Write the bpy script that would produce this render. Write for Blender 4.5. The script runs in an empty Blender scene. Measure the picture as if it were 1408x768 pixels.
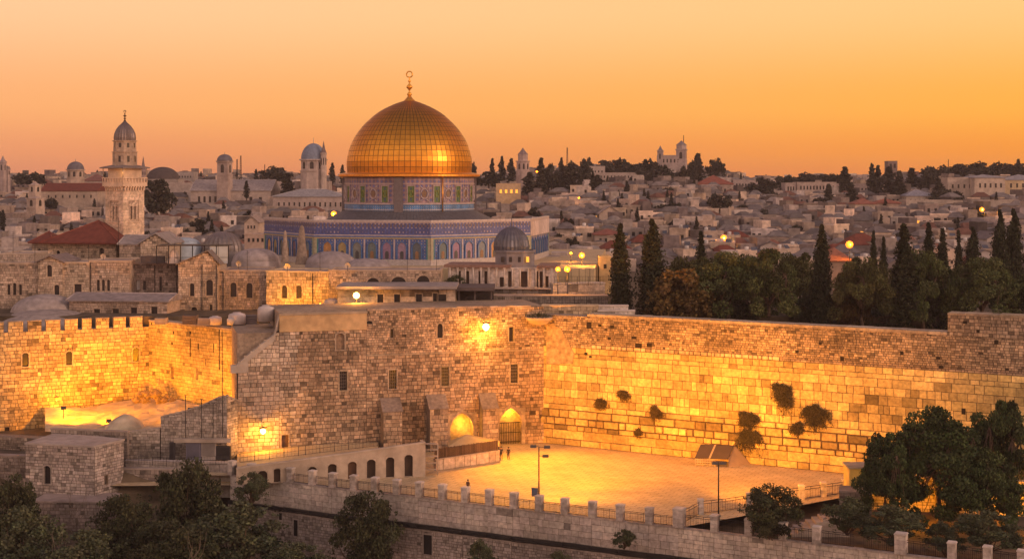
import bpy, math, random
from mathutils import Vector, Matrix, noise
R = math.radians
rnd = random.Random(7)
C = bpy.context.scene.collection
SC = bpy.context.scene
# ------------------------------------------------------------------ camera
F = 1900.0; HOR = 250.0; CX = 704.0; CAMZ = 40.0      # the photograph's own pixel scale (1408 wide)
cam_d = bpy.data.cameras.new('camera'); cam = bpy.data.objects.new('camera', cam_d); C.objects.link(cam)
cam.location = (0, 0, CAMZ); cam.rotation_euler = (R(90), 0, 0)
cam_d.lens = F/1408*36; cam_d.sensor_width = 36; cam_d.shift_y = -(384-HOR)/1408
cam_d.clip_start = 1; cam_d.clip_end = 20000
SC.camera = cam
SC.view_settings.view_transform = 'Standard'; SC.view_settings.look = 'None'
SC.view_settings.exposure = 0.0; SC.view_settings.gamma = 1; SC.view_settings.use_curve_mapping = False
# ------------------------------------------------------------------ world
SUN_EL, SUN_AZ = R(4), R(115)      # azimuth clockwise from +Y
w = bpy.data.worlds.new('World'); SC.world = w; w.use_nodes = True
nt = w.node_tree; nt.nodes.clear(); N = nt.nodes.new; L = nt.links.new
out = N('ShaderNodeOutputWorld')
sky = N('ShaderNodeTexSky'); sky.sky_type = 'NISHITA'; sky.sun_disc = False
sky.sun_elevation = SUN_EL; sky.sun_rotation = SUN_AZ; sky.dust_density = 3; sky.altitude = 700
b1 = N('ShaderNodeBackground'); b1.inputs[1].default_value = 0.05; L(sky.outputs[0], b1.inputs[0])
tc = N('ShaderNodeTexCoord'); sep = N('ShaderNodeSeparateXYZ'); L(tc.outputs['Generated'], sep.inputs[0])
def ramp(pts, src):
    r = N('ShaderNodeValToRGB'); r.color_ramp.interpolation = 'EASE'
    e = r.color_ramp.elements
    while len(e) < len(pts): e.new(0.5)
    for i, (p, c) in enumerate(pts): e[i].position = p; e[i].color = (*c, 1)
    L(src, r.inputs[0]); return r
def s2l(r, g, b):
    return tuple(((c/255+0.055)/1.055)**2.4 if c > 10 else c/255/12.92 for c in (r, g, b))
# elevation 0..1 (sin), the dusk glow low over the hills and the dim zenith
rl = ramp([(0.0, s2l(222,138,106)), (0.02, s2l(236,148,104)), (0.055, s2l(246,162,104)), (0.13, s2l(250,188,134)), (0.4, s2l(150,104,100)), (1.0, s2l(84,74,96))], sep.outputs['Z'])
rr = ramp([(0.0, s2l(240,136,58)), (0.02, s2l(252,150,42)), (0.055, s2l(255,170,48)), (0.13, s2l(254,194,110)), (0.4, s2l(160,112,96)), (1.0, s2l(84,74,96))], sep.outputs['Z'])
mr = N('ShaderNodeMapRange'); mr.inputs[1].default_value = -0.38; mr.inputs[2].default_value = 0.42; L(sep.outputs['X'], mr.inputs[0])
mx = N('ShaderNodeMixRGB'); L(mr.outputs[0], mx.inputs[0]); L(rl.outputs[0], mx.inputs[1]); L(rr.outputs[0], mx.inputs[2])
# the half of the sky behind the camera: paler, mauve, with a pink belt
rb = ramp([(0.0, s2l(220,140,110)), (0.1, s2l(230,172,138)), (0.3, s2l(190,162,146)), (1.0, s2l(102,92,100))], sep.outputs['Z'])
mb_ = N('ShaderNodeMapRange'); mb_.inputs[1].default_value = 0.35; mb_.inputs[2].default_value = -0.45; L(sep.outputs['Y'], mb_.inputs[0])
mx2 = N('ShaderNodeMixRGB'); L(mb_.outputs[0], mx2.inputs[0]); L(mx.outputs[0], mx2.inputs[1]); L(rb.outputs[0], mx2.inputs[2])
b2 = N('ShaderNodeBackground'); L(mx2.outputs[0], b2.inputs[0])
gz_ = N('ShaderNodeMapRange'); gz_.inputs[1].default_value = 0.15; gz_.inputs[2].default_value = 0.5; gz_.inputs[4].default_value = 0.5; L(sep.outputs['Z'], gz_.inputs[0])
gb_ = N('ShaderNodeMath'); gb_.operation = 'MULTIPLY_ADD'; gb_.inputs[1].default_value = 0.85; gb_.inputs[2].default_value = 1.0; L(mb_.outputs[0], gb_.inputs[0])
ga_ = N('ShaderNodeMath'); ga_.operation = 'ADD'; L(gz_.outputs[0], ga_.inputs[0]); L(gb_.outputs[0], ga_.inputs[1]); L(ga_.outputs[0], b2.inputs[1])
add = N('ShaderNodeAddShader'); L(b1.outputs[0], add.inputs[0]); L(b2.outputs[0], add.inputs[1]); L(add.outputs[0], out.inputs[0])
# ------------------------------------------------------------------ sun
sd = bpy.data.lights.new('sun', 'SUN'); so = bpy.data.objects.new('sun', sd); C.objects.link(so)
sd.energy = 1.15; sd.angle = R(6); sd.color = (1.0, 0.62, 0.46)
sdir = Vector((math.sin(SUN_AZ)*math.cos(SUN_EL+R(12)), math.cos(SUN_AZ)*math.cos(SUN_EL+R(12)), math.sin(SUN_EL+R(12))))
so.rotation_euler = sdir.to_track_quat('Z', 'Y').to_euler()
# ------------------------------------------------------------------ materials
MATS = {}
def mat(name, col=None, rough=0.85, metal=0.0, mott=0.25, mscale=1.2, bump=0.0, bscale=6.0, objvar=0.0, stain=0.0, spec=0.3, alpha=None):
    """col None: the colour comes from the mesh's own 'col' attribute"""
    if name in MATS: return MATS[name]
    m = bpy.data.materials.new(name); m.use_nodes = True; t = m.node_tree; n = t.nodes; l = t.links
    p = n['Principled BSDF']; p.inputs['Roughness'].default_value = rough; p.inputs['Metallic'].default_value = metal
    p.inputs['Specular IOR Level'].default_value = spec
    if col is None:
        a = n.new('ShaderNodeAttribute'); a.attribute_name = 'col'; src = a.outputs['Color']
    else:
        a = n.new('ShaderNodeRGB'); a.outputs[0].default_value = (*col, 1); src = a.outputs[0]
    g = n.new('ShaderNodeNewGeometry')
    def mul(src, fac_out, lo, hi, f0=0.3, f1=0.7):
        r = n.new('ShaderNodeMapRange'); r.inputs[1].default_value = f0; r.inputs[2].default_value = f1
        r.inputs[3].default_value = lo; r.inputs[4].default_value = hi; l.new(fac_out, r.inputs[0])
        v = n.new('ShaderNodeVectorMath'); v.operation = 'SCALE'; l.new(src, v.inputs[0]); l.new(r.outputs[0], v.inputs['Scale'])
        return v.outputs[0]
    if mott:
        t1 = n.new('ShaderNodeTexNoise'); t1.inputs['Scale'].default_value = mscale; t1.inputs['Detail'].default_value = 5
        l.new(g.outputs['Position'], t1.inputs['Vector']); src = mul(src, t1.outputs['Fac'], 1-mott, 1+mott)
    if stain:
        t2 = n.new('ShaderNodeTexNoise'); t2.inputs['Scale'].default_value = 0.16; t2.inputs['Detail'].default_value = 6; t2.inputs['Roughness'].default_value = 0.65
        l.new(g.outputs['Position'], t2.inputs['Vector']); src = mul(src, t2.outputs['Fac'], 1-stain, 1.1, 0.38, 0.56)
    if objvar:
        oi = n.new('ShaderNodeObjectInfo'); src = mul(src, oi.outputs['Random'], 1-objvar, 1+objvar, 0, 1)
    l.new(src, p.inputs['Base Color'])
    if bump:
        t3 = n.new('ShaderNodeTexNoise'); t3.inputs['Scale'].default_value = bscale; t3.inputs['Detail'].default_value = 4
        l.new(g.outputs['Position'], t3.inputs['Vector'])
        bn = n.new('ShaderNodeBump'); bn.inputs['Strength'].default_value = bump; bn.inputs['Distance'].default_value = 0.1
        l.new(t3.outputs['Fac'], bn.inputs['Height']); l.new(bn.outputs[0], p.inputs['Normal'])
    MATS[name] = m; return m
def emis(name, col, s):
    m = bpy.data.materials.new(name); m.use_nodes = True; p = m.node_tree.nodes['Principled BSDF']
    p.inputs['Base Color'].default_value = (*col, 1); p.inputs['Emission Color'].default_value = (*col, 1); p.inputs['Emission Strength'].default_value = s
    MATS[name] = m; return m
stone = mat('stone', None, 0.92, mott=0.28, mscale=2.2, bump=0.6, bscale=4, stain=0.28)
plain = mat('plaster', None, 0.9, mott=0.16, mscale=0.9, bump=0.2, stain=0.2)
townm = mat('town_stone', None, 0.92, mott=0.3, mscale=0.7, objvar=0.45)
leadm = mat('lead_sheet', (0.13, 0.125, 0.14), 0.55, 0.25, mott=0.25, mscale=1.5, bump=0.2)
roofm = mat('roof_covering', None, 0.85, mott=0.25, mscale=1.0, bump=0.3, bscale=3)
goldm = mat('gilded_plate', (0.68, 0.295, 0.036), 0.38, 1.0, mott=0.12, mscale=0.9, bump=0.10, bscale=1.3)
goldd = mat('gilded_trim', (0.80, 0.38, 0.06), 0.38, 0.9, mott=0.2, mscale=2)
seamm = mat('seam_metal', (0.20, 0.09, 0.025), 0.5, 0.7, mott=0.1)
glassm = mat('dark_pane', (0.02, 0.018, 0.02), 0.25, mott=0.1, spec=0.5)
ironm = mat('dark_iron', (0.035, 0.03, 0.03), 0.55, 0.5, mott=0.15)
metalm = mat('grey_metal', None, 0.45, 0.5, mott=0.15)
leafm = mat('foliage', None, 0.75, mott=0.25, mscale=0.8, spec=0.2)
barkm = mat('bark', (0.10, 0.065, 0.045), 0.95, mott=0.35, mscale=3, bump=0.5)
clothm = mat('cloth', None, 0.9, mott=0.1)
tilem = mat('glazed_tile', None, 0.42, mott=0.22, mscale=2.6, spec=0.5)
lampm = emis('lamp_glow', (1.0, 0.27, 0.02), 2.1)
lampd = emis('lamp_glow_small', (1.0, 0.50, 0.10), 7)
lampb = emis('lantern_glow', (1.0, 0.55, 0.12), 16)
litw = emis('lit_window', (1.0, 0.42, 0.05), 1.1)
# glazed patterned frieze: small two-colour lattice
def tilepat(name, c1, c2, c3, sc):
    m = bpy.data.materials.new(name); m.use_nodes = True; t = m.node_tree; n = t.nodes; l = t.links
    p = n['Principled BSDF']; p.inputs['Roughness'].default_value = 0.4
    u = n.new('ShaderNodeUVMap'); mp = n.new('ShaderNodeMapping'); mp.inputs['Scale'].default_value = (sc, sc, 1); l.new(u.outputs[0], mp.inputs[0])
    v = n.new('ShaderNodeTexVoronoi'); v.inputs['Randomness'].default_value = 0.15; v.inputs['Scale'].default_value = 1.0; v.feature = 'F1'; l.new(mp.outputs[0], v.inputs['Vector'])
    r = n.new('ShaderNodeValToRGB'); e = r.color_ramp.elements; e.new(0.5); e[0].position = 0.18; e[1].position = 0.34; e[2].position = 0.55
    for i, c in enumerate((c3, c1, c2)): e[i].color = (*c, 1)
    l.new(v.outputs['Distance'], r.inputs[0])
    ns = n.new('ShaderNodeTexNoise'); ns.inputs['Scale'].default_value = 0.8; ns.inputs['Detail'].default_value = 4
    g = n.new('ShaderNodeNewGeometry'); l.new(g.outputs['Position'], ns.inputs['Vector'])
    rr = n.new('ShaderNodeMapRange'); rr.inputs[1].default_value = 0.35; rr.inputs[2].default_value = 0.65; rr.inputs[3].default_value = 0.7; rr.inputs[4].default_value = 1.25; l.new(ns.outputs['Fac'], rr.inputs[0])
    vm = n.new('ShaderNodeVectorMath'); vm.operation = 'SCALE'; l.new(r.outputs[0], vm.inputs[0]); l.new(rr.outputs[0], vm.inputs['Scale'])
    l.new(vm.outputs[0], p.inputs['Base Color']); MATS[name] = m; return m
tp_frieze = tilepat('frieze_tile', (0.02, 0.05, 0.26), (0.08, 0.11, 0.30), (0.36, 0.30, 0.31), 1.25)
tp_wall = tilepat('wall_tile', (0.008, 0.05, 0.28), (0.06, 0.12, 0.28), (0.25, 0.24, 0.20), 1.7)
tp_drum = tilepat('drum_tile', (0.22, 0.13, 0.18), (0.34, 0.24, 0.25), (0.10, 0.13, 0.32), 1.1)
tp_blue = tilepat('blue_band_tile', (0.03, 0.12, 0.34), (0.05, 0.20, 0.42), (0.30, 0.34, 0.40), 2.2)
def paving(name, c1, c2, cm, sx, rough=0.75):
    m = bpy.data.materials.new(name); m.use_nodes = True; t = m.node_tree; n = t.nodes; l = t.links
    p = n['Principled BSDF']; p.inputs['Roughness'].default_value = rough
    g = n.new('ShaderNodeNewGeometry'); mp = n.new('ShaderNodeMapping'); mp.inputs['Rotation'].default_value = (0, 0, R(28)); l.new(g.outputs['Position'], mp.inputs[0])
    b = n.new('ShaderNodeTexBrick'); b.inputs['Scale'].default_value = sx; b.inputs['Mortar Size'].default_value = 0.02; b.inputs['Brick Width'].default_value = 0.9; b.inputs['Row Height'].default_value = 0.55
    b.inputs['Color1'].default_value = (*c1, 1); b.inputs['Color2'].default_value = (*c2, 1); b.inputs['Mortar'].default_value = (*cm, 1); l.new(mp.outputs[0], b.inputs['Vector'])
    ns = n.new('ShaderNodeTexNoise'); ns.inputs['Scale'].default_value = 0.35; ns.inputs['Detail'].default_value = 6; l.new(g.outputs['Position'], ns.inputs['Vector'])
    rr = n.new('ShaderNodeMapRange'); rr.inputs[1].default_value = 0.35; rr.inputs[2].default_value = 0.65; rr.inputs[3].default_value = 0.88; rr.inputs[4].default_value = 1.08; l.new(ns.outputs['Fac'], rr.inputs[0])
    vm = n.new('ShaderNodeVectorMath'); vm.operation = 'SCALE'; l.new(b.outputs[0], vm.inputs[0]); l.new(rr.outputs[0], vm.inputs['Scale']); l.new(vm.outputs[0], p.inputs['Base Color'])
    MATS[name] = m; return m
pavem = paving('plaza_paving', (0.54, 0.41, 0.24), (0.46, 0.345, 0.20), (0.19, 0.13, 0.075), 0.6)
groundm = mat('dry_ground', (0.10, 0.075, 0.05), 0.95, mott=0.5, mscale=0.4, bump=0.6)
# ------------------------------------------------------------------ mesh builder
class MB:
    def __init__(s, T=None): s.v = []; s.f = []; s.m = []; s.c = []; s.uv = {}; s.mi = 0; s.col = (0.35, 0.28, 0.21); s.T = T; s.sm = set()
    def P(s, p): s.v.append(s.T(*p) if s.T else tuple(p)); return len(s.v)-1
    def face(s, idx, uv=None):
        s.f.append(tuple(idx)); s.m.append(s.mi); s.c.append(s.col)
        if uv: s.uv[len(s.f)-1] = uv
    def poly(s, pts, uv=None): s.face([s.P(p) for p in pts], uv)
    def box(s, a0, a1, b0, b1, c0, c1, skip=''):
        i = [s.P((a, b, c)) for a in (a0, a1) for b in (b0, b1) for c in (c0, c1)]
        for k, q in (('a-', (0,1,3,2)), ('a+', (4,6,7,5)), ('b-', (0,4,5,1)), ('b+', (2,3,7,6)), ('c-', (0,2,6,4)), ('c+', (1,5,7,3))):
            if k not in skip: s.face([i[j] for j in q])
    def prism(s, poly, c0, c1, cap=True):        # poly in a,b ; extruded in c
        n = len(poly); lo = [s.P((a, b, c0)) for a, b in poly]; hi = [s.P((a, b, c1)) for a, b in poly]
        for k in range(n): j = (k+1) % n; s.face((lo[k], lo[j], hi[j], hi[k]))
        if cap: s.face(hi); s.face(lo[::-1])
    def slab(s, poly, d0, d1):                   # poly in (a,c); extruded along b
        n = len(poly); lo = [s.P((a, d0, c)) for a, c in poly]; hi = [s.P((a, d1, c)) for a, c in poly]
        for k in range(n): j = (k+1) % n; s.face((lo[k], lo[j], hi[j], hi[k]))
        s.face(hi); s.face(lo[::-1])
    def lathe(s, prof, n=24, c=(0, 0, 0), smooth=True, rib=0.0, a0=0, a1=2*math.pi, ribn=None):
        full = abs(a1-a0-2*math.pi) < 1e-6; st = len(s.f); rows = []
        for r, z in prof:
            row = []
            for k in range(n if full else n+1):
                a = a0+(a1-a0)*k/n; rr = r*(1-(rib if k % 2 else 0))
                row.append(s.P((c[0]+rr*math.cos(a), c[1]+rr*math.sin(a), c[2]+z)))
            rows.append(row)
        for i in range(len(rows)-1):
            m = len(rows[i])
            for k in range(m if full else m-1):
                j = (k+1) % m; s.face((rows[i][k], rows[i][j], rows[i+1][j], rows[i+1][k]))
        if smooth: s.sm.update(range(st, len(s.f)))
    def tube(s, pts, r0, r1=None, n=6):
        r1 = r0 if r1 is None else r1; pts = [Vector(p) for p in pts]; rows = []
        for i, p in enumerate(pts):
            d = (pts[min(i+1, len(pts)-1)]-pts[max(i-1, 0)]).normalized(); q = d.to_track_quat('Z', 'Y')
            r = r0+(r1-r0)*i/max(1, len(pts)-1)
            rows.append([s.P(tuple(p+q @ Vector((r*math.cos(2*math.pi*k/n), r*math.sin(2*math.pi*k/n), 0)))) for k in range(n)])
        st = len(s.f)
        for i in range(len(rows)-1):
            for k in range(n): j = (k+1) % n; s.face((rows[i][k], rows[i][j], rows[i+1][j], rows[i+1][k]))
        s.sm.update(range(st, len(s.f)))
        s.face(rows[0][::-1]); s.face(rows[-1])
    def build(s, name, mats, parent=None, base=None):
        if not isinstance(mats, (list, tuple)): mats = [mats]
        if parent is not None: off = Vector(parent['_w']) if '_w' in parent.keys() else Vector((0, 0, 0))
        elif base is not None: off = Vector(base)
        else:
            xs = [p[0] for p in s.v]; ys = [p[1] for p in s.v]; zs = [p[2] for p in s.v]
            off = Vector(((min(xs)+max(xs))/2, (min(ys)+max(ys))/2, min(zs)))
        me = bpy.data.meshes.new(name)
        me.from_pydata([(p[0]-off.x, p[1]-off.y, p[2]-off.z) for p in s.v], [], s.f)
        for m in mats: me.materials.append(m)
        me.polygons.foreach_set('material_index', s.m)
        if s.sm: me.polygons.foreach_set('use_smooth', [i in s.sm for i in range(len(s.f))])
        at = me.attributes.new('col', 'FLOAT_COLOR', 'CORNER'); buf = []
        for fc, cc in zip(s.f, s.c): buf.extend((cc[0], cc[1], cc[2], 1.0)*len(fc))
        at.data.foreach_set('color', buf)
        if s.uv:
            ul = me.uv_layers.new(name='UVMap'); k = 0; ub = []
            for i, fc in enumerate(s.f):
                q = s.uv.get(i)
                for j in range(len(fc)): ub.extend(q[j] if q else (0, 0))
            ul.data.foreach_set('uv', ub)
        o = bpy.data.objects.new(name, me); C.objects.link(o)
        o['_w'] = tuple(off)
        if parent is not None: o.parent = parent
        else: o.location = off
        return o
def tag(o, label=None, cat=None, group=None, kind=None):
    if label: o['label'] = label
    if cat: o['category'] = cat
    if group: o['group'] = group
    if kind: o['kind'] = kind
    return o
def thing(name, label, cat, loc=(0, 0, 0), group=None):
    o = bpy.data.objects.new(name, None); C.objects.link(o); o.location = loc; o['_w'] = tuple(loc); o.empty_display_size = 0.5
    return tag(o, label, cat, group)
def copy_thing(root, loc, rz=0.0, sc=(1, 1, 1), label=None, group=None):
    def rec(o, par):
        c = o.copy(); C.objects.link(c); c.parent = par
        for ch in kids.get(o, []): rec(ch, c)
        return c
    c = rec(root, None); c.location = loc; c.rotation_euler = (0, 0, rz); c.scale = sc
    if label: c['label'] = label
    if group: c['group'] = group
    return c
kids = {}
def freeze(root):
    for ch in root.children: kids.setdefault(root, []).append(ch); freeze(ch)
def drop(root):
    for ch in list(kids.get(root, [])): drop(ch)
    bpy.data.objects.remove(root)
# pixel -> world
def PX(px, py, Y): return Vector(((px-CX)/F*Y, Y, CAMZ-(py-HOR)/F*Y))
def PG(px, py, z=0.0): Y = (CAMZ-z)*F/(py-HOR); return Vector(((px-CX)/F*Y, Y, z))
class Fr:      # a vertical wall plane seen from the front: u along, d towards the viewer, z up
    def __init__(s, px0, Y0, px1, Y1):
        s.p0 = Vector(((px0-CX)/F*Y0, Y0)); s.p1 = Vector(((px1-CX)/F*Y1, Y1)); s.L = (s.p1-s.p0).length
        s.U = (s.p1-s.p0)/s.L; s.n = Vector((s.U.y, -s.U.x))
    def T(s, u, d, z): q = s.p0+s.U*u+s.n*d; return (q.x, q.y, z)
    def u(s, px, d=0): k = (px-CX)/F; q = s.p0+s.n*d; return (k*q.y-q.x)/(s.U.x-k*s.U.y)
    def at(s, px, py, d=0):
        u = s.u(px, d); Y = s.T(u, d, 0)[1]; return u, CAMZ-(py-HOR)/F*Y
    def base(s, z, u=None): return s.T(s.L/2 if u is None else u, 0, z)
def sub(rects, h):
    o = []
    for a0, a1, c0, c1 in rects:
        x0, x1, y0, y1 = max(a0, h[0]), min(a1, h[1]), max(c0, h[2]), min(c1, h[3])
        if x0 >= x1-1e-4 or y0 >= y1-1e-4: o.append((a0, a1, c0, c1)); continue
        if a0 < x0: o.append((a0, x0, c0, c1))
        if x1 < a1: o.append((x1, a1, c0, c1))
        if c0 < y0: o.append((x0, x1, c0, y0))
        if y1 < c1: o.append((x0, x1, y1, c1))
    return o
def jit(c, v, r=rnd, hue=0.022):
    k = max(0.25, 1+r.gauss(0, v)); return (c[0]*k*(1+r.uniform(-hue, hue)), c[1]*k, c[2]*k*(1+r.uniform(-hue*1.5, hue*1.5)))
MORT = (0.09, 0.062, 0.043)
def masonry(mb, u0, u1, z0, z1, holes=(), ch=0.5, bw=0.7, col=(0.38, 0.29, 0.21), var=0.18, joint=0.03, prot=0.05, top=None, d=0.0, back=True, dark=0.08, mort=None, rng=rnd, colfn=None):
    mb.col = mort or MORT
    if back and top is None:
        rs = [(u0, u1, z0, z1)]
        for h in holes: rs = sub(rs, h)
        for a0, a1, c0, c1 in rs: mb.poly([(a0, d, c0), (a1, d, c0), (a1, d, c1), (a0, d, c1)])
    z = z0
    while z < z1-0.05:
        h = ch*rng.uniform(0.82, 1.2); zz = min(z1, z+h)
        if z1-zz < ch*0.35: zz = z1
        u = u0-rng.uniform(0, bw*0.5)
        while u < u1-0.02:
            un = u+bw*rng.uniform(0.6, 1.55)
            if u1-un < bw*0.3: un = u1
            a0, a1, c0, c1 = max(u, u0), un, z, zz
            if top is not None: c1 = min(c1, top((a0+a1)/2))
            u = un
            if c1-c0 < 0.08: continue
            rs = [(a0, a1, c0, c1)]
            for hh in holes: rs = sub(rs, hh)
            cc = jit(col if colfn is None else colfn((a0+a1)/2, (c0+c1)/2), var, rng); wn = 1+.30*noise.noise(Vector((a0*.13, c0*.3, u0+z0)))+.22*noise.noise(Vector((a0*.5, c0*.7, 3+u0))); cc = tuple(x*wn for x in cc)
            if rng.random() < dark: kk = rng.uniform(0.4, 0.7); cc = tuple(x*kk for x in cc)
            pd = d+prot*rng.uniform(0.4, 1.3)
            for a, b, e, g in rs:
                if b-a < 2.6*joint or g-e < 2.6*joint: continue
                mb.col = cc; j = joint*rng.uniform(0.7, 1.3); k = j*1.7
                o = [mb.P(q) for q in ((a+j, d, e+j), (b-j, d, e+j), (b-j, d, g-j), (a+j, d, g-j))]
                i = [mb.P(q) for q in ((a+k, pd, e+k), (b-k, pd+rng.uniform(-.01, .01), e+k), (b-k, pd, g-k), (a+k, pd+rng.uniform(-.01, .01), g-k))]
                mb.face(i)
                for q in range(4): mb.face((o[q], o[(q+1) % 4], i[(q+1) % 4], i[q]))
        z = zz
def archpts(uc, w, zs, rise, n=8, pointed=False):
    """arch curve from left springing to right springing"""
    pts = []
    for k in range(n+1):
        t = k/n
        if pointed:
            x = -w/2+w*t; q = abs(x)/(w/2); pts.append((uc+x, zs+rise*math.sqrt(max(0, 1-q**1.35))*(1-0.12*q)))
        else:
            a = math.pi*(1-t); pts.append((uc+w/2*math.cos(a), zs+rise*math.sin(a)))
    return pts
def window(parent, fr, uc, z0, w, h, arch=None, grille=False, depth=0.35, scol=(0.34, 0.26, 0.19), pane=None, fw=0.16, d=0.0, name='window', bars=(3, 4), surround=True, panecol=None):
    """reveal + stone surround + pane, set in a hole; returns the hole rectangle"""
    hole = (uc-w/2, uc+w/2, z0, z0+h); mb = MB(fr.T); mb.col = scol; top = z0+h
    a, b = uc-w/2, uc+w/2
    mb.box(a-0.002, a+0.05, d-depth, d+0.01, z0, top); mb.box(b-0.05, b+0.002, d-depth, d+0.01, z0, top); mb.box(a, b, d-depth, d+0.01, top-0.05, top+0.002)
    if surround:
        mb.col = jit(scol, 0.08)
        mb.box(a-fw, a, d, d+0.09, z0, top); mb.box(b, b+fw, d, d+0.09, z0, top); mb.box(a-fw*1.3, b+fw*1.3, d, d+0.14, z0-fw, z0)
        if not arch: mb.box(a-fw*1.2, b+fw*1.2, d, d+0.10, top, top+fw)
    else: mb.box(a, b, d-depth, d+0.04, z0-0.03, z0+0.02)
    if arch:
        rise = w/2 if arch == 'r' else w*0.62; rise = min(rise, h*0.8); zs = top-rise
        pts = archpts(uc, w, zs, rise*0.98, 10, arch == 'p')
        half = len(pts)//2
        mb.slab([(a, zs), (a, top)]+[pts[i] for i in range(half, 0, -1)], d-depth*0.9, d+0.05)
        mb.slab([(b, zs), (b, top)]+[pts[i] for i in range(half, len(pts)-1)], d-depth*0.9, d+0.05)
        if surround:
            o = [(uc+(x-uc)*(1+2*fw/w), zs+(z-zs)*(1+fw*1.1/rise)) for x, z in pts]
            for i in range(len(pts)-1): mb.col = jit(scol, 0.1); mb.slab([pts[i], pts[i+1], o[i+1], o[i]], d+0.051, d+0.11)
    wo = mb.build(name, stone, parent)
    mp = MB(fr.T); mp.col = panecol or (0.05, 0.04, 0.04); mp.box(a, b, d-depth-0.04, d-depth+0.02, z0, top)
    mp.build('pane', pane or glassm, wo)
    if grille:
        mg = MB(fr.T); dd = d-depth*0.35
        for k in range(bars[0]): u = a+w*(k+1)/(bars[0]+1); mg.box(u-0.02, u+0.02, dd-0.02, dd+0.02, z0, top)
        for k in range(bars[1]): z = z0+h*(k+1)/(bars[1]+1); mg.box(a, b, dd-0.015, dd+0.025, z-0.02, z+0.02)
        mg.build('grille', mat('grille_metal', (0.20, 0.16, 0.13), 0.6, 0.2), wo)
    return hole
def winpx(parent, fr, px, py, wpx, hpx, **k):
    """window given by centre and size in photograph pixels"""
    u, zc = fr.at(px, py); Y = fr.T(u, 0, 0)[1]; w = wpx*Y/F; h = hpx*Y/F
    return window(parent, fr, u, zc-h/2, w, h, **k)
def light(name, loc, energy, col=(1, 0.56, 0.12), kind='POINT', radius=0.3, target=None, ang=90, blend=0.6, parent=None):
    ld = bpy.data.lights.new(name, kind); o = bpy.data.objects.new(name, ld); C.objects.link(o); ld.energy = energy; ld.color = col; ld.shadow_soft_size = radius
    if kind == 'SPOT': ld.spot_size = R(ang); ld.spot_blend = blend
    o.location = loc
    if target is not None: o.rotation_euler = (Vector(loc)-Vector(target)).to_track_quat('Z', 'Y').to_euler()
    if parent is not None:
        o.parent = parent; o.location = Vector(loc)-Vector(parent['_w'])
    return o
#@@SETTING
# ------------------------------------------------------------------ terrain
RIDGE = [(-400,250),(0,255),(100,252),(200,248),(300,252),(400,253),(470,254),(600,254),(700,249),(800,243),(880,240),(930,238),(1000,250),(1050,258),(1150,256),(1250,252),(1330,246),(1408,246),(1800,248)]
def interp(t, x):
    if x <= t[0][0]: return t[0][1]
    for (a, b), (c, d) in zip(t, t[1:]):
        if x <= c: return b+(d-b)*(x-a)/(c-a)
    return t[-1][1]
def hill(x, y):
    px = CX+F*x/y; zr = CAMZ-(interp(RIDGE, px)-HOR)*760/F
    if y < 760: t = (y-340)/420; return 15+(zr-15)*max(0, t)**0.92 if t > 0 else 15
    return zr-(y-760)*0.03-max(0, y-1500)*0.0
def gz(x, y):
    # city plateau behind the walls, the low ground in front of the terrace
    line = 187-(x+38)*0.5+14 if x > -40 else 190
    if y < line: 
        v = -11-(line-y)*0.05 if x > -40 else -4.4-(188-y)*0.22
        return max(v, -16) if y > 90 else -18
    if y < 226: return -3.0 if x > -45 else 1.0
    if y < 345: return 18.0
    return hill(x, y)
mb = MB(); xs = [-4000,-2000,-1200,-800,-600]+[-500+i*12 for i in range(84)]+[600,800,1200,2000,4000]
ys = [-300,-50,20,60,90,110,130,140,150,160,165,170,175,180,185,188,190,195,200,206,212,219,225.8,226.4,240,260,300,340]+[345+i*12 for i in range(40)]+[850,950,1100,1400,2000,3500,6000]
idx = [[mb.P((x, y, max(gz(x, y), -25) if 300 > abs(x) or y < 345 else max(hill(x, y), -40))) for x in xs] for y in ys]
for i in range(len(ys)-1):
    for j in range(len(xs)-1): mb.face((idx[i][j], idx[i][j+1], idx[i+1][j+1], idx[i+1][j]))
tag(mb.build('ground', groundm, base=(0, 0, 0)), kind='structure')
# plaza sheet: between the arcade, the great wall and the balustrade
BAL = [(319,653),(346,657),(374,660),(400,663),(430,667),(458,670.5),(487,674),(516,677),(546,680),(577,683.5),(608.5,687),(640,691),(673,694.5),(707,699),(741.5,703),(777,707),(815,711.5),(853,716),(893,720.5),(934,725),(983,731),(1030,736.5),(1077,742),(1123,747.5),(1181,754.5),(1239,761.5),(1309,770),(1358,776),(1405,782),(1460,789)]
BALW = [PG(a, b, 0) for a, b in BAL]
WW = Fr(748, 212, 1440, 177.3)      # great wall
mb = MB(); front = [BALW[0], BALW[6], BALW[12], BALW[16], BALW[19]]
poly = [(p.x, p.y) for p in front]+[PG(1165, 682, 0).xy[:], WW.T(WW.u(1260), -0.6, 0)[:2], WW.T(-1, -0.6, 0)[:2], (-44, 201), (-44, 188.8)]
mb.face([mb.P((x, y, 0)) for x, y in poly])
tag(mb.build('plaza', pavem), kind='structure')
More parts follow.
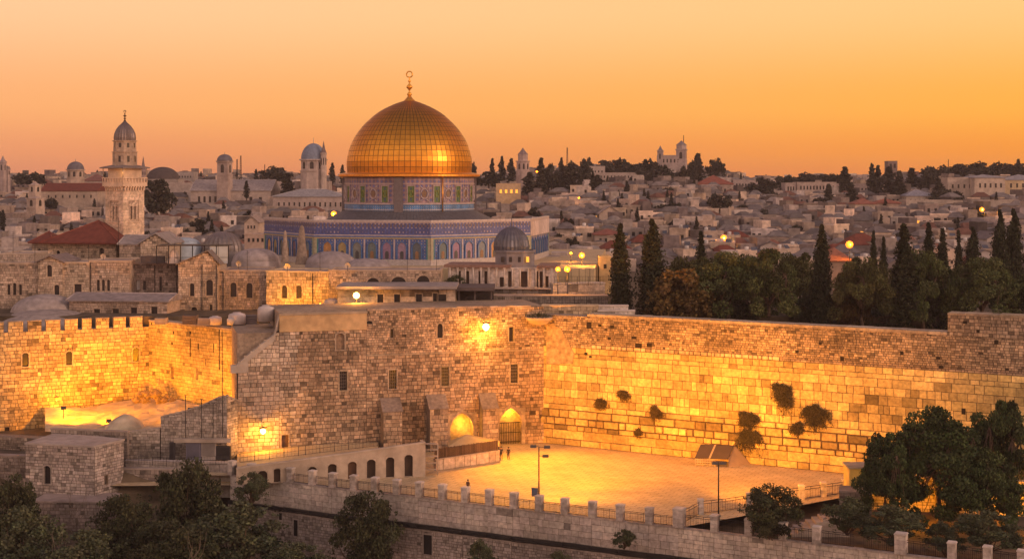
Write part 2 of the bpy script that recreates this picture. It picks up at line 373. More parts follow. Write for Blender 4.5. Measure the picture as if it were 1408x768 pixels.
#@@GREATWALL
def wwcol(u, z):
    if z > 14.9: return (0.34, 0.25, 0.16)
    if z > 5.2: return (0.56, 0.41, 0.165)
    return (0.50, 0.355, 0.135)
t = thing('great_ashlar_wall', 'tall wall of huge pale ashlar blocks closing the far side of the floodlit plaza', 'wall', WW.base(0))
mb = MB(WW.T); UL = WW.L; uR = WW.u(1303)
z = 0.0; r_ = random.Random(3)
for ch, bw, var, jn, pr, dk in [(1.0,2.2,.16,.05,.18,.06),(1.3,3.6,.08,.03,.05,.0),(0.8,1.7,.16,.07,.22,.06),(1.1,1.6,.18,.08,.30,.08),(1.2,2.1,.16,.07,.26,.09),(0.8,3.0,.15,.05,.18,.05),(1.1,1.5,.16,.03,.08,.06),(1.25,1.1,.18,.028,.06,.07),(1.2,1.15,.18,.028,.06,.08),(1.3,1.3,.18,.028,.06,.06),(1.1,1.05,.19,.028,.06,.05),(1.2,2.0,.15,.028,.06,.03),(0.65,1.4,.15,.028,.06,.03),(.9,1.2,.15,.028,.06,.03)]:
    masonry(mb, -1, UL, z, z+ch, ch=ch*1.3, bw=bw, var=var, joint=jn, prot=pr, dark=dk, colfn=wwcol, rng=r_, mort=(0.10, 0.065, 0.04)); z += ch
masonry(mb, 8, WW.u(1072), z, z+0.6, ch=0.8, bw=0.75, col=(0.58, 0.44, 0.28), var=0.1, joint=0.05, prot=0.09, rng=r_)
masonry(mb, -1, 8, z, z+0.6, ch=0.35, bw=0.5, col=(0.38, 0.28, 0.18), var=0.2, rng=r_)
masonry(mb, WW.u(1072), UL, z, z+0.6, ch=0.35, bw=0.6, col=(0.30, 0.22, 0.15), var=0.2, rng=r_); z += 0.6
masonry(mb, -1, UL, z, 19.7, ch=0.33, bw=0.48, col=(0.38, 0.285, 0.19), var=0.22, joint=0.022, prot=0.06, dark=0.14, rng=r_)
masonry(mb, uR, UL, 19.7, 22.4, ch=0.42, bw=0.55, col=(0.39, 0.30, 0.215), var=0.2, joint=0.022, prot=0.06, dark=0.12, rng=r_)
mb.col = (0.3, 0.23, 0.17)
mb.box(-1, UL, -2.6, -0.01, -1, 19.69); mb.box(uR, UL, -2.6, -0.01, 19.7, 22.39)
mb.build('wall', stone, t)
mb = MB(WW.T); mb.col = (0.42, 0.33, 0.24)
u = WW.u(808)
while u < uR:
    un = min(uR-0.01, u+r_.uniform(1.1, 1.9)); mb.col = jit((0.42, 0.33, 0.24), 0.1); mb.box(u, un-0.02, -2.7, 0.12, 19.7+0.01, 20.1+r_.uniform(-.02, .02)); u = un+0.01
u = uR
while u < UL:
    un = u+r_.uniform(0.9, 1.7); mb.col = jit((0.36, 0.28, 0.2), 0.14); mb.box(u, un-0.02, -2.7, 0.1, 22.4, 22.68+r_.uniform(-.03, .05)); u = un+0.01
mb.build('coping', stone, t)
mb = MB(WW.T)       # put-log holes and missing stones: their shade painted as dark raised plates
for px, py, wv, hv in [(872,464,8,4),(878,475,10,7),(893,474,8,6),(806,486,5,4),(812,490,4,3),(842,449,6,4),(825,447,5,4),(810,447,8,10),(838,465,5,4),(1158,493,5,6),(1240,485,4,5),(1294,504,5,4),(1290,492,5,3),(1096,483,5,4),(1327,443,5,4),(1345,455,4,4),(1370,470,5,5),(1128,472,4,3),(1390,560,6,8),(1325,565,5,8),(1078,643,6,7),(1172,650,7,7),(1020,618,3,3)]:
    u, zc = WW.at(px, py); mb.box(u-wv*.052, u+wv*.052, 0.02, 0.085, zc-hv*.05, zc+hv*.05)
mb.build('painted_recess', mat('recess_shade', (0.03, 0.022, 0.016), 1.0, mott=0.3, mscale=4), t)
# eroded rendered patch near the corner
mb = MB(WW.T); mb.col = (0.42, 0.30, 0.18)
pts = [WW.at(*q) for q in [(752,500),(788,500),(790,486),(782,470),(772,452),(760,444),(752,446)]]
mb.slab(pts, 0.05, 0.16); mb.build('render_patch', mat('rough_render', None, 0.95, mott=0.45, mscale=1.4, bump=0.9, bscale=2), t)
#@@HALL
MH = Fr(326, 199.8, 748, 212)
t = thing('courthouse_building', 'big rough stone building with grated windows and buttresses at the back left of the plaza', 'building', MH.base(0))
holes = []
for px, py in [(472,523),(540,521),(612,517),(707,513)]:
    holes.append(winpx(t, MH, px, py, 11, 26, grille=True, bars=(3, 5), scol=(0.36, 0.28, 0.20)))
holes.append(winpx(t, MH, 468, 469, 12, 23, arch='r', pane=stone, panecol=(0.26, 0.18, 0.12), depth=0.3))
holes.append(winpx(t, MH, 605, 454, 8, 20, arch='p', pane=ironm))
holes.append(winpx(t, MH, 703, 459, 7, 20))
holes.append(winpx(t, MH, 539, 458, 5, 13, surround=False))
holes.append(winpx(t, MH, 508, 443, 9, 5, arch='r', surround=False))
holes.append(winpx(t, MH, 392, 608, 10, 22, name='door', pane=mat('old_wood', (0.11, 0.06, 0.035), 0.8), scol=(0.34, 0.26, 0.19)))
ua, za = MH.at(635, 590); holes.append(window(t, MH, ua, 0.5, 3.6, 4.7, arch='p', depth=1.5, pane=stone, panecol=(0.45, 0.34, 0.22), fw=0.5, name='niche_arch'))
ub, zb = MH.at(702, 590); holes.append(window(t, MH, ub, 0.0, 3.6, 5.6, arch='p', depth=1.8, pane=stone, panecol=(0.45, 0.34, 0.22), fw=0.5, name='gate_arch'))
uP = MH.u(384); uQ = MH.u(504)
def slope(u):
    if u < 0.2: return 13.5
    if u < uP: return 13.5+(18.3-13.5)*(u/uP)**0.9
    return 21
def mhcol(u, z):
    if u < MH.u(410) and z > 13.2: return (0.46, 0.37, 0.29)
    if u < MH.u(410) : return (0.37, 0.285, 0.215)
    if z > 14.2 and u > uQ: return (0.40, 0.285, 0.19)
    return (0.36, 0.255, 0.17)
mb = MB(MH.T)
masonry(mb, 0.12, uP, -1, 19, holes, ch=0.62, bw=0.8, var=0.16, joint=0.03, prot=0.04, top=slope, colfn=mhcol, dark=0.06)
mb.col = MORT
poly = [(0.1, -1), (uP, -1), (uP, 18.3)]+[(uP*k/8, slope(uP*k/8)) for k in range(7, -1, -1)]
hd = [h for h in holes if h[1] < uP]
mb.slab(poly, -0.9, -0.5)
rs = [(0.1, uP, -1, 13.4)]
for h in holes: rs = sub(rs, h)
for a0, a1, c0, c1 in rs: mb.poly([(a0, 0, c0), (a1, 0, c0), (a1, 0, c1), (a0, 0, c1)])
mb.slab([(0.1, 13.4), (uP, 13.4), (uP, 18.3)]+[(uP*k/8, slope(uP*k/8)) for k in range(7, -1, -1)], -0.5, 0)
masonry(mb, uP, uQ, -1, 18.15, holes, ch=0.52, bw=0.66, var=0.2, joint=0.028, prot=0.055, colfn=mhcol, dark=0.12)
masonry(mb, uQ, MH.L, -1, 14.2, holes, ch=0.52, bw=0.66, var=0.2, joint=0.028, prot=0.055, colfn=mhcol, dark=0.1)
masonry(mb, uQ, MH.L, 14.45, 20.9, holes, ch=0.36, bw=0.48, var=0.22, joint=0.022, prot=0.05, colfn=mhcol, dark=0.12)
mb.col = (0.36, 0.28, 0.2); mb.box(uQ, MH.L, -0.3, 0.12, 14.2, 14.45)
mb.col = (0.3, 0.23, 0.17); mb.box(0.1, uP, -14, -0.9, -1, 18.0); mb.box(uP+.01, MH.L+0.4, -14, -2.2, -1, 20.88)
mb.box(uP, ua-2.2, -2.2, -0.6, -1, 20.8); mb.box(MH.L-0.6, MH.L-.02, -2.2, -0.02, -1, 20.8)
# right return beside the great wall
mb.build('wall', stone, t)
mb = MB(MH.T); mb.col = (0.50, 0.34, 0.18)  # the orange lamplight on this parapet is put into its colour
mb.box(uP, uQ, -1.2, 0.22, 18.15, 20.55); mb.col = (0.36, 0.28, 0.2); mb.box(uP-0.1, uQ+0.1, -1.3, 0.32, 20.55, 20.85)
mb.build('parapet', plain, t)
mb = MB(MH.T)
u = uQ+0.1
while u < MH.u(724):
    un = u+rnd.uniform(0.8, 1.5); mb.col = jit((0.36, 0.27, 0.2), 0.15); mb.box(u, un-0.03, -0.8, 0.12, 20.9, 21.15+rnd.uniform(-.06, .1)); u = un
mb.build('coping', stone, t)
mb = MB(MH.T); mb.col = (0.40, 0.34, 0.29)      # smooth sloped cap of the battered left end
pp = [(uP*k/8, slope(uP*k/8)) for k in range(9)]
mb.slab([(-0.9, 12.4), (1.6, 12.4), (1.6, 13.4)]+[(x, z-0.9) for x, z in pp[2:]]+[(x, z+0.05) for x, z in pp[::-1]]+[(-0.9, 13.5)], -0.9, 0.14)
mb.build('sloped_cap', plain, t)
# buttresses
for (px0, px1, ptop, ps) in [(519, 554, 548, 566), (583, 617, 543, 562), (656, 686, 541, 562)]:
    u0, zt = MH.at(px0+8, ptop); u1, zl = MH.at(px1, ps); dep = 2.4; zl += 0.45; u1 = MH.u(px1, dep)-0.1; u0 = MH.u(px0+8, dep)
    mb = MB(MH.T)
    f2 = Fr(0, 1, 1, 1); f2.p0 = Vector(MH.T(u0, dep, 0)[:2]); f2.U = MH.U; f2.n = MH.n
    m2 = MB(f2.T); masonry(m2, 0, u1-u0, -0.2, zl, ch=0.6, bw=0.8, col=(0.33, 0.24, 0.165), var=0.16, joint=0.025, prot=0.04)
    m2.T = MH.T; m2.col = (0.22, 0.16, 0.115)  # side faces darker than the front: shade put into the stone colour
    for sgn, uu in ((0, u0), (1, u1)):
        m2.box(uu-(0.0 if sgn else -0.02), uu+(0.0 if not sgn else -0.02), 0.02, dep-0.01, -0.2, zl)
    pl = [(0.02, -0.2), (dep-0.01, -0.2), (dep-0.01, zl-0.02), (0.02, zt)]
    for uu in (u0+0.005, u1-0.005): m2.poly([(uu, d, z) for d, z in pl])
    b = m2.build('buttress', stone, t)
    m3 = MB(MH.T); m3.col = (0.22, 0.175, 0.15)
    for a, bb in (((0.05, zt+0.02), (dep+0.15, zl+0.02)),):
        q = [(u0-0.12, a[0], a[1]), (u1+0.12, a[0], a[1]), (u1+0.12, bb[0], bb[1]), (u0-0.12, bb[0], bb[1])]
        m3.poly([(x, y, z+0.12) for x, y, z in q]); m3.poly(q)
        for k in range(4): A = q[k]; B = q[(k+1) % 4]; m3.poly([A, B, (B[0], B[1], B[2]+.12), (A[0], A[1], A[2]+.12)])
    m3.build('sloped_cap', stone, b)
# gate bars in the right arch
mb = MB(MH.T)
for k in range(12): u = ub-1.5+3.0*k/11; mb.box(u-0.04, u+0.04, -0.75, -0.67, 0, 3.3)
for z in (0.3, 1.7, 3.2): mb.box(ub-1.75, ub+1.75, -0.78, -0.64, z, z+0.1)
mb.build('gate', ironm, t)
#@@LEFTWALL
LW1 = Fr(-70, 213, 205, 226); LW2 = Fr(205, 226, 392, 204.5)
t = thing('crenellated_wall', 'floodlit stone wall with tall merlons and arched slits at the far left', 'wall', LW1.base(1))
holes = []
for px, py in [(35,494),(95,492),(187,487)]: holes.append(winpx(t, LW1, px, py, 9, 19, arch='r', scol=(0.42, 0.33, 0.22)))
holes.append(winpx(t, LW1, 10, 594, 7, 15, surround=False)); holes.append(winpx(t, LW1, 36, 502, 0.1, 0.1, surround=False)) if False else None
mb = MB(LW1.T)
masonry(mb, 0, LW1.L, 0, 16.4, holes, ch=0.55, bw=0.75, col=(0.45, 0.335, 0.165), var=0.18, dark=0.08, rng=random.Random(5))
gaps = [-44,-18,8,35,60,86,110,129,153,176,199]
edges = []
for a, b in zip(gaps, gaps[1:]):
    u0 = LW1.u(a+3); u1 = LW1.u(b-3)
    masonry(mb, u0, u1, 16.4, 18.0, ch=0.5, bw=0.8, col=(0.45, 0.335, 0.165), var=0.16, dark=0.06)
    mb.col = (0.34, 0.27, 0.2); mb.box(u0+.01, u1-.01, -0.8, -0.01, 16.4, 17.98); mb.box(u0-.03, u1+.03, -0.85, 0.07, 18.0, 18.12)
mb.col = (0.33, 0.26, 0.19); mb.box(0, LW1.L+.5, -2.4, -0.5, 0, 16.38); mb.box(0, LW1.L, -0.5, -0.01, 15.8, 16.38)
mb.build('wall', stone, t)
t = thing('cracked_tower_wall', 'brightly floodlit yellow wall with vertical cracks between the merlons and the sloped stone end', 'wall', LW2.base(1))
holes = []
for px, py, a, b in [(237,512,7,17),(271,514,5,16),(283,497,3,9)]: holes.append(winpx(t, LW2, px, py, a, b, arch='r' if a > 5 else None, pane=mat('ochre_board', (0.2, 0.12, 0.05), 0.9), surround=False))
mb = MB(LW2.T)
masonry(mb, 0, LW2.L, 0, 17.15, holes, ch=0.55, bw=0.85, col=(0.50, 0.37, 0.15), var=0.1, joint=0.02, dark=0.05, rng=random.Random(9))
mb.col = (0.33, 0.26, 0.19); mb.box(0, LW2.L, -2, -0.5, 0, 17.1); mb.col = (0.4, 0.31, 0.22); mb.box(0, LW2.L, -2, 0.12, 17.16, 17.45)
mb.build('wall', stone, t)
mb = MB(LW2.T)
for px, y0, y1, wv in [(262,465,490,2),(302,450,508,1.6),(306,452,500,1),(273,472,480,2.4),(294,472,484,1.5),(237,470,474,3),(239,455,459,3),(262,455,459,3),(209,440,446,2)]:
    u, z0 = LW2.at(px, y1); _, z1 = LW2.at(px, y0); mb.box(u-wv*.05, u+wv*.05, 0.03, 0.09, z0, z1)
mb.build('crack', mat('recess_shade'), t)  # raised dark strips; the shade inside the cracks is painted on
#@@COURTYARD
# curved ramp wall and courtyard below the tower wall
cy = [PX(70, 585, 204), PX(150, 592, 197)]
t = thing('courtyard_roof', 'floodlit lumpy roof terrace with a small dome below the yellow tower wall', 'roof', (-52, 205, 2))
mb = MB(); mb.col = (0.50, 0.40, 0.26); r_ = random.Random(2)
nx, ny = 26, 14; g = []
for j in range(ny+1):
    row = []
    for i in range(nx+1):
        px = 62+265*i/nx; tY = j/ny
        Y0 = interp([(62,203),(160,199),(220,200),(325,199.5)], px); Y1 = interp([(62,216),(205,225),(325,209)], px)
        Y = Y0+(Y1-Y0)*tY
        pyf = interp([(62,592),(110,596),(150,597),(225,592),(240,580),(270,570),(300,552),(325,548)], px)
        pyb = interp([(62,560),(120,560),(205,545),(250,550),(290,560),(325,545)], px)
        zf = CAMZ-(pyf-HOR)/F*Y0-0.15; zb = CAMZ-(pyb-HOR)/F*Y1; z = zf+(zb-zf)*tY+r_.uniform(-.12, .12)
        row.append(mb.P(((px-CX)/F*Y, Y, z)))
    g.append(row)
for j in range(ny):
    for i in range(nx): mb.col = jit((0.50, 0.40, 0.26), 0.06); mb.face((g[j][i], g[j][i+1], g[j+1][i+1], g[j+1][i]))
mb.build('roof_deck', mat('roof_deck', None, 0.95, mott=0.25, mscale=0.5, bump=0.8, bscale=1.2), t)
c = PX(172, 590, 203.5); mb = MB(); mb.col = (0.52, 0.43, 0.30)
mb.lathe([(3.1, -1), (3.0, 0), (2.75, 0.55), (2.2, 1.15), (1.4, 1.75), (0.6, 2.15), (0, 2.3)], 28, c)
mb.build('dome', plain, t)
LATER = True
# rubble heaps at the foot of the wall
for px, py, s in [(192,545,1.6),(225,548,1.5),(210,540,1.2)]:
    tag_c = PX(px, py, 221 if px < 205 else 219); mb = MB(); mb.col = (0.2, 0.14, 0.09)
    for k in range(14):
        q = tag_c+Vector((r_.uniform(-s, s), r_.uniform(-.6, .6), r_.uniform(-.8, .3))); e = r_.uniform(.3, .7)
        vv = [mb.P(tuple(q+Vector(v)*e*r_.uniform(.7, 1.2))) for v in ((1,0,0),(-1,0,0),(0,1,0),(0,-1,0),(0,0,1),(0,0,-1))]
        for a, b in ((0,2),(2,1),(1,3),(3,0)): mb.face((vv[a], vv[b], vv[4])); mb.face((vv[b], vv[a], vv[5]))
    mb.build('rubble', stone, t)
# curved wall in front
RW = [(70,590,203,596),(150,592,198,612),(155,592,197.8,622),(225,590,198,622),(228,573,198,625),(250,569,197.5,628),(278,560,197,628),(300,549,196.7,628),(312,547,196.5,628),(323,548,197.5,628)]
RW = [(72,594,201,640),(158,597,197,640),(220,590,197,640),(221,574,197,640),(250,567,196.5,640),(275,559,196,640),(298,548,195.6,640),(312,545,195.4,640),(327,551,198,640)]
t = thing('curved_retaining_wall', 'grey stone retaining wall whose top curves up to the right under the floodlit roof terrace', 'wall', PX(240, 620, 196))
for (a, ta, Ya, ba), (b, tb, Yb, bb) in zip(RW, RW[1:]):
    if b-a < 3: continue
    fr = Fr(a, Ya, b, Yb); z0 = -2.0; zl = CAMZ-(ta-HOR)/F*Ya; zr = CAMZ-(tb-HOR)/F*Yb
    mb = MB(fr.T); tf = lambda u, zl=zl, zr=zr, Lw=fr.L: zl+(zr-zl)*u/Lw
    masonry(mb, 0, fr.L, z0, max(zl, zr), ch=0.42, bw=0.6, col=(0.35, 0.295, 0.25), var=0.18, joint=0.02, prot=0.03, top=tf)
    mb.col = MORT; mb.slab([(0, z0), (fr.L, z0), (fr.L, zr), (0, zl)], -0.7, 0)
    mb.col = (0.33, 0.275, 0.23); mb.slab([(0, zl), (fr.L, zr), (fr.L, zr+0.22), (0, zl+0.22)], -0.75, 0.08)
    mb.build('wall_section', stone, t)
f2 = Fr(240, 194.6, 324, 194.4)
for px0, px1, y0, y1, cc in [(256,276,607,628,(0.17,0.16,0.21)),(277,297,607,626,(0.30,0.26,0.24)),(233,240,608,630,(0.05,0.045,0.05)),(297,317,613,626,(0.04,0.035,0.035))]:
    a, z0 = f2.at(px0, y1); b, z1 = f2.at(px1, y0); mb = MB(f2.T); mb.col = cc; mb.box(a, b, -0.5, 0.1, z0-0.6, z1)
    mb.col = tuple(x*0.6 for x in cc); mb.box(a+.15, b-.15, 0.1, 0.14, z0, z1-.15); mb.build('metal_door', plain, t)
mb = MB(f2.T)
a, z1 = f2.at(240, 607); b, _ = f2.at(318, 607); mb.col = (0.34, 0.28, 0.23); mb.box(a, b, -0.5, 0.35, z1-.05, z1+0.45); mb.build('lintel', plain, t)
# slim poles along that wall
for px, y0, y1 in [(255,543,606),(277,548,603),(293,554,606),(306,500,600)]:
    p0 = PX(px, y1, 195.2); p1 = PX(px, y0, 195.2); mb = MB(); mb.tube([p0, p1], 0.05); mb.tube([p1-Vector((0.25,0,0)), p1+Vector((0.25,0,0))], 0.04)
    tag(mb.build('pole', ironm), {255:'thin iron pole with small crossbar before the curved wall, leftmost of four',277:'thin iron pole before the curved wall, second from the left',293:'short iron pole before the curved wall, third from the left',306:'tallest iron pole, by the sloped end of the stone building'}[px], 'pole', 'poles along the curved wall')
# terrace ground between the block house and the arcade
mb = MB(); mb.poly([PX(150,640,194)[:2]+(0,)]*0 or [(-56,187.5,-1.2),(-38.2,188,-1.2),(-36,199.5,-1.2),(-62,199.5,-1.2)]); 
tag(mb.build('lower_terrace', pavem), kind='structure')
# block house bottom left
B1 = Fr(35, 187.2, 130, 185); B2 = Fr(130, 185, 170, 190)
t = thing('block_house', 'squat grey stone block house with a small arched window above the dark trees', 'building', B1.base(-4))
zt = CAMZ-(615-HOR)/F*185
holes = [winpx(t, B1, 65, 652, 11, 25, arch='r', scol=(0.29, 0.24, 0.21))]
mb = MB(B1.T); masonry(mb, 0, B1.L, -7, zt, holes, ch=0.42, bw=0.6, col=(0.36, 0.30, 0.265), var=0.19, joint=0.025, prot=0.04, dark=0.14)
mb.col = (0.2, 0.16, 0.14); mb.box(0.05, B1.L-0.1, -4.0, -0.5, -7, zt-.02)
mb.T = B2.T; h2 = [winpx(t, B2, 146, 659, 8, 14, surround=False, pane=stone, panecol=(0.1, 0.08, 0.07))]
masonry(mb, 0.02, B2.L, -7, zt, h2, ch=0.42, bw=0.6, col=(0.38, 0.32, 0.285), var=0.19, joint=0.025, prot=0.04, dark=0.1)
mb.build('wall', stone, t)
mb = MB(); mb.col = (0.34, 0.29, 0.26)
q = [B1.T(-.1, .12, 0)[:2], B1.T(B1.L, .12, 0)[:2], B2.T(B2.L+.1, .12, 0)[:2], B2.T(B2.L+.1, -4, 0)[:2], B1.T(-.1, -7, 0)[:2]]
mb.prism(q, zt, zt+0.25); mb.build('roof_slab', plain, t)
# flat wall left of it, low wall behind it, rough stones at the far left
def simple_wall(name, label, px0, Y0, px1, Y1, ytop, ybot, col, ch=0.42, bw=0.6, thick=0.8, cop=0.2, wins=(), cat='wall', var=0.15, ytop1=None):
    fr = Fr(px0, Y0, px1, Y1); z1 = CAMZ-(ytop-HOR)/F*Y0; z0 = CAMZ-(ybot-HOR)/F*Y0
    t = thing(name, label, cat, fr.base(z0)); hs = [winpx(t, fr, *w_[:4], **(w_[4] if len(w_) > 4 else {})) for w_ in wins]
    mb = MB(fr.T); masonry(mb, 0, fr.L, z0, z1, hs, ch=ch, bw=bw, col=col, var=var, joint=0.022, prot=0.035)
    mb.col = tuple(x*.8 for x in col); mb.box(0.01, fr.L-.01, -thick, -0.45 if hs else -0.01, z0, z1-.01); mb.build('wall', stone, t)
    if cop: mb = MB(fr.T); mb.col = tuple(x*1.15 for x in col); mb.box(-.05, fr.L+.05, -thick-.05, 0.1, z1, z1+cop); mb.build('coping', plain, t)
    return t, fr, z1
simple_wall('low_parapet_wall', 'low grey parapet wall on the roof behind the block house', 70, 196, 175, 193.5, 590, 640, (0.27, 0.22, 0.19), thick=0.6)
simple_wall('garden_wall', 'rough stone wall left of the block house at the photo edge', -40, 190, 36, 189, 626, 690, (0.26, 0.21, 0.18), thick=1.0)
simple_wall('ruined_wall', 'dark ruined rubble wall behind the left end of the block house', -40, 203, 70, 200, 598, 650, (0.24, 0.19, 0.15), ch=0.3, bw=0.4, cop=0, thick=2, var=0.3)
simple_wall('ledge_wall', 'stone ledge at the foot of the block house above the dark bushes', 45, 182, 150, 181.5, 690, 760, (0.25, 0.20, 0.18), ch=0.45, thick=5)
simple_wall('stepped_wall', 'small stone wall between the block house and the balustrade', 168, 190.5, 240, 190, 645, 700, (0.27, 0.22, 0.19))
simple_wall('pale_terrace_wall', 'pale smooth terrace wall behind the big dark bush', 172, 192, 330, 190.2, 634, 680, (0.36, 0.31, 0.28), ch=2.5, bw=3)
#@@ARCADE
AR = Fr(325, 176.8+6, 585, 188); 
z0a = 0; t = thing('arcade_terrace', 'long ramped terrace building with a row of dark arched doorways at the plaza edge', 'building', AR.base(0))
hs = []
for px, py, wv, hv in [(361,686,15,24),(381,690,9,40),(429,682,13,40),(457,677,13,40),(484.5,660,13,40),(510,655,13,40),(536,651,13,40),(562.5,648,13,30)]: pass
for px, top, wv in [(361,646.5,14),(381,643,10),(429.5,641,13),(457,637,13),(484.5,634,13),(510.5,631,13),(536.5,628,12.5),(562,624.5,12.5)]:
    u, zt = AR.at(px, top); Y = AR.T(u, 0, 0)[1]; wm = wv*Y/F
    hs.append(window(t, AR, u, 0.02, wm, zt, arch='r', depth=0.5, surround=False, name='arched_doorway', pane=mat('doorway_dark', (0.05, 0.03, 0.02), 0.7) if px != 484.5 else mat('old_wood'), scol=(0.42, 0.33, 0.25)))
tops = [(325,644),(350,640),(420,631),(500,620),(560,611.5),(585,608)]
def tpz(u):
    q = AR.T(u, 0, 0); px = CX+F*q[0]/q[1]; return CAMZ-(interp(tops, px)-HOR)/F*q[1]
mb = MB(AR.T); N_ = 26; us = sorted(set([AR.L*k/N_ for k in range(N_+1)]+[h[0] for h in hs]+[h[1] for h in hs]))
mb.col = (0.42, 0.33, 0.25)
for a, b in zip(us, us[1:]):
    m_ = (a+b)/2; zb_ = 0
    for h in hs:
        if h[0] < m_ < h[1]: zb_ = h[3]
    mb.poly([(a, 0, zb_), (b, 0, zb_), (b, 0, tpz(b)), (a, 0, tpz(a))])
    mb.poly([(a, 0, tpz(a)), (b, 0, tpz(b)), (b, -0.4, tpz(b)), (a, -0.4, tpz(a))])
    mb.poly([(a, -0.4, tpz(a)), (b, -0.4, tpz(b)), (b, -0.4, tpz(b)-.9), (a, -0.4, tpz(a)-.9)])
    mb.poly([(a, -0.4, tpz(a)-.9), (b, -0.4, tpz(b)-.9), (b, -2.5, tpz(b)-.9), (a, -2.5, tpz(a)-.9)]); mb.poly([(a, -2.5, 0), (b, -2.5, 0), (b, -2.5, tpz(b)-.9), (a, -2.5, tpz(a)-.9)])
mb.box(AR.L-0.4, AR.L, -2.5, -0.001, 0, tpz(AR.L)-.05); mb.box(0, AR.L-.4, -2.45, -0.9, 0, 1.3)
mb.build('wall', plain, t)
mb = MB(AR.T); mb.col = (0.46, 0.37, 0.29)
for a, b in zip(us, us[1:]): mb.poly([(a, .08, tpz(a)+.1), (b, .08, tpz(b)+.1), (b, -.48, tpz(b)+.1), (a, -.48, tpz(a)+.1)]); mb.poly([(a, .08, tpz(a)-.08), (b, .08, tpz(b)-.08), (b, .08, tpz(b)+.1), (a, .08, tpz(a)+.1)])
mb.build('coping', plain, t)
# railing along the back of the ramp
def railing(name, label, pts, h=1.1, step=0.22, post=2.0, group=None, rails=(1.0, 0.55, 0.08), m=None, r=0.02):
    base = Vector(pts[0]); t = thing(name, label, 'railing', base, group); mb = MB(); mp = MB()
    for A, B in zip(pts, pts[1:]):
        A = Vector(A); B = Vector(B); Ln = (B-A).length
        for k in range(int(Ln/post)+1):
            p = A+(B-A)*min(1, k*post/Ln); mp = MB(); mp.tube([p, p+Vector((0, 0, h))], r*1.8, n=4); mp.build('post', m or ironm, t)
        if step:
            for k in range(int(Ln/step)): p = A+(B-A)*(k*step/Ln); mb.tube([p+Vector((0, 0, .08)), p+Vector((0, 0, h-.04))], r*.8, n=3)
        for z in rails: mb.tube([A+Vector((0, 0, h*z)), B+Vector((0, 0, h*z))], r*1.2, n=4)
    mb.build('bars', m or ironm, t); return t
railing('railing', 'long thin iron railing on the terrace in front of the rough stone building', [PX(330,636,190), PX(420,625,192), PX(520,613,194)], h=1.3, step=0.5)
railing('railing', 'iron railing beside the pale terrace wall left of the balustrade', [PX(172,637,191.5), PX(238,641,190.5), PX(316,638,190)], h=1.2, step=0.4)
# ramp walkway slab behind the railing
mb = MB(); mb.col = (0.42, 0.34, 0.26)
a = [PX(326,642,186), PX(415,632,188.5), PX(520,620,190)]; b = [PX(326,622,199.2), PX(415,612,202.2), PX(520,607,205.4)]
for k in range(2): mb.poly([tuple(a[k]), tuple(a[k+1]), tuple(b[k+1]), tuple(b[k])]); mb.poly([tuple(a[k]), tuple(a[k+1]), (a[k+1].x, a[k+1].y, 0), (a[k].x, a[k].y, 0)])
tag(mb.build('ramp', pavem), kind='structure')
# low wall + wicker screen + canopy before the arches
LWf = Fr(599, 191.5, 687, 198)
t = thing('low_garden_wall', 'low pale stone wall below the tent canopy beside the two glowing arches', 'wall', LWf.base(0))
mb = MB(LWf.T); masonry(mb, 0, LWf.L, 0, 1.5, ch=1.6, bw=1.6, col=(0.42, 0.33, 0.25), var=0.08, joint=0.03, prot=0.03); mb.col = (0.42, 0.33, 0.25); mb.box(0, LWf.L, -0.5, -0.01, 0, 1.49); mb.box(-.04, LWf.L+.04, -.55, .06, 1.5, 1.62); mb.build('wall', stone, t)
mb = MB(LWf.T); 
for k in range(int(LWf.L/0.16)): u = k*.16; mb.col = jit((0.10, 0.06, 0.035), 0.2); mb.box(u, u+.12, -.3, -.25, 1.62, 3.0+rnd.uniform(-.06, .06))
mb.build('reed_screen', plain, t)
t = thing('tent_canopy', 'pale yellow pyramid tent canopy in front of the left glowing arch', 'canopy', PX(650, 620, 200))
z_ = 3.6; c = PX(651, 606, 201.5); mb = MB(); mb.col = (0.36, 0.28, 0.17); ap = mb.P((c.x-1.0, c.y, c.z+1.0)); q = [mb.P((c.x+x, c.y+y, c.z-.35)) for x, y in ((-3.6,-2.4),(3.8,-2.4),(3.8,2.4),(-3.6,2.4))]
for k in range(4): mb.face((q[k], q[(k+1) % 4], ap))
mb.build('fabric', clothm, t)
for x, y in ((-3.5,-2.3),(3.7,-2.3),(3.7,2.3),(-3.5,2.3)): mb = MB(); mb.tube([(c.x+x, c.y+y, 0), (c.x+x, c.y+y, c.z-.3)], 0.06); mb.build('pole', ironm, t)
# scaffold ladder beside the arcade
c = PG(592, 655, 0); mb = MB(); mb.col = (0.36, 0.3, 0.25)
for x in (-.9, .9):
    for y in (0, .8): mb.tube([(c.x+x, c.y+y+1, 0), (c.x+x, c.y+y+1, 4.3)], 0.05)
for z in (0.7, 1.6, 2.5, 3.4, 4.2): mb.box(c.x-.9, c.x+.9, c.y+1, c.y+1.8, z, z+.07)
tag(mb.build('scaffold_rack', plain), 'narrow metal rack of shelves standing at the right end of the arcade', 'rack')
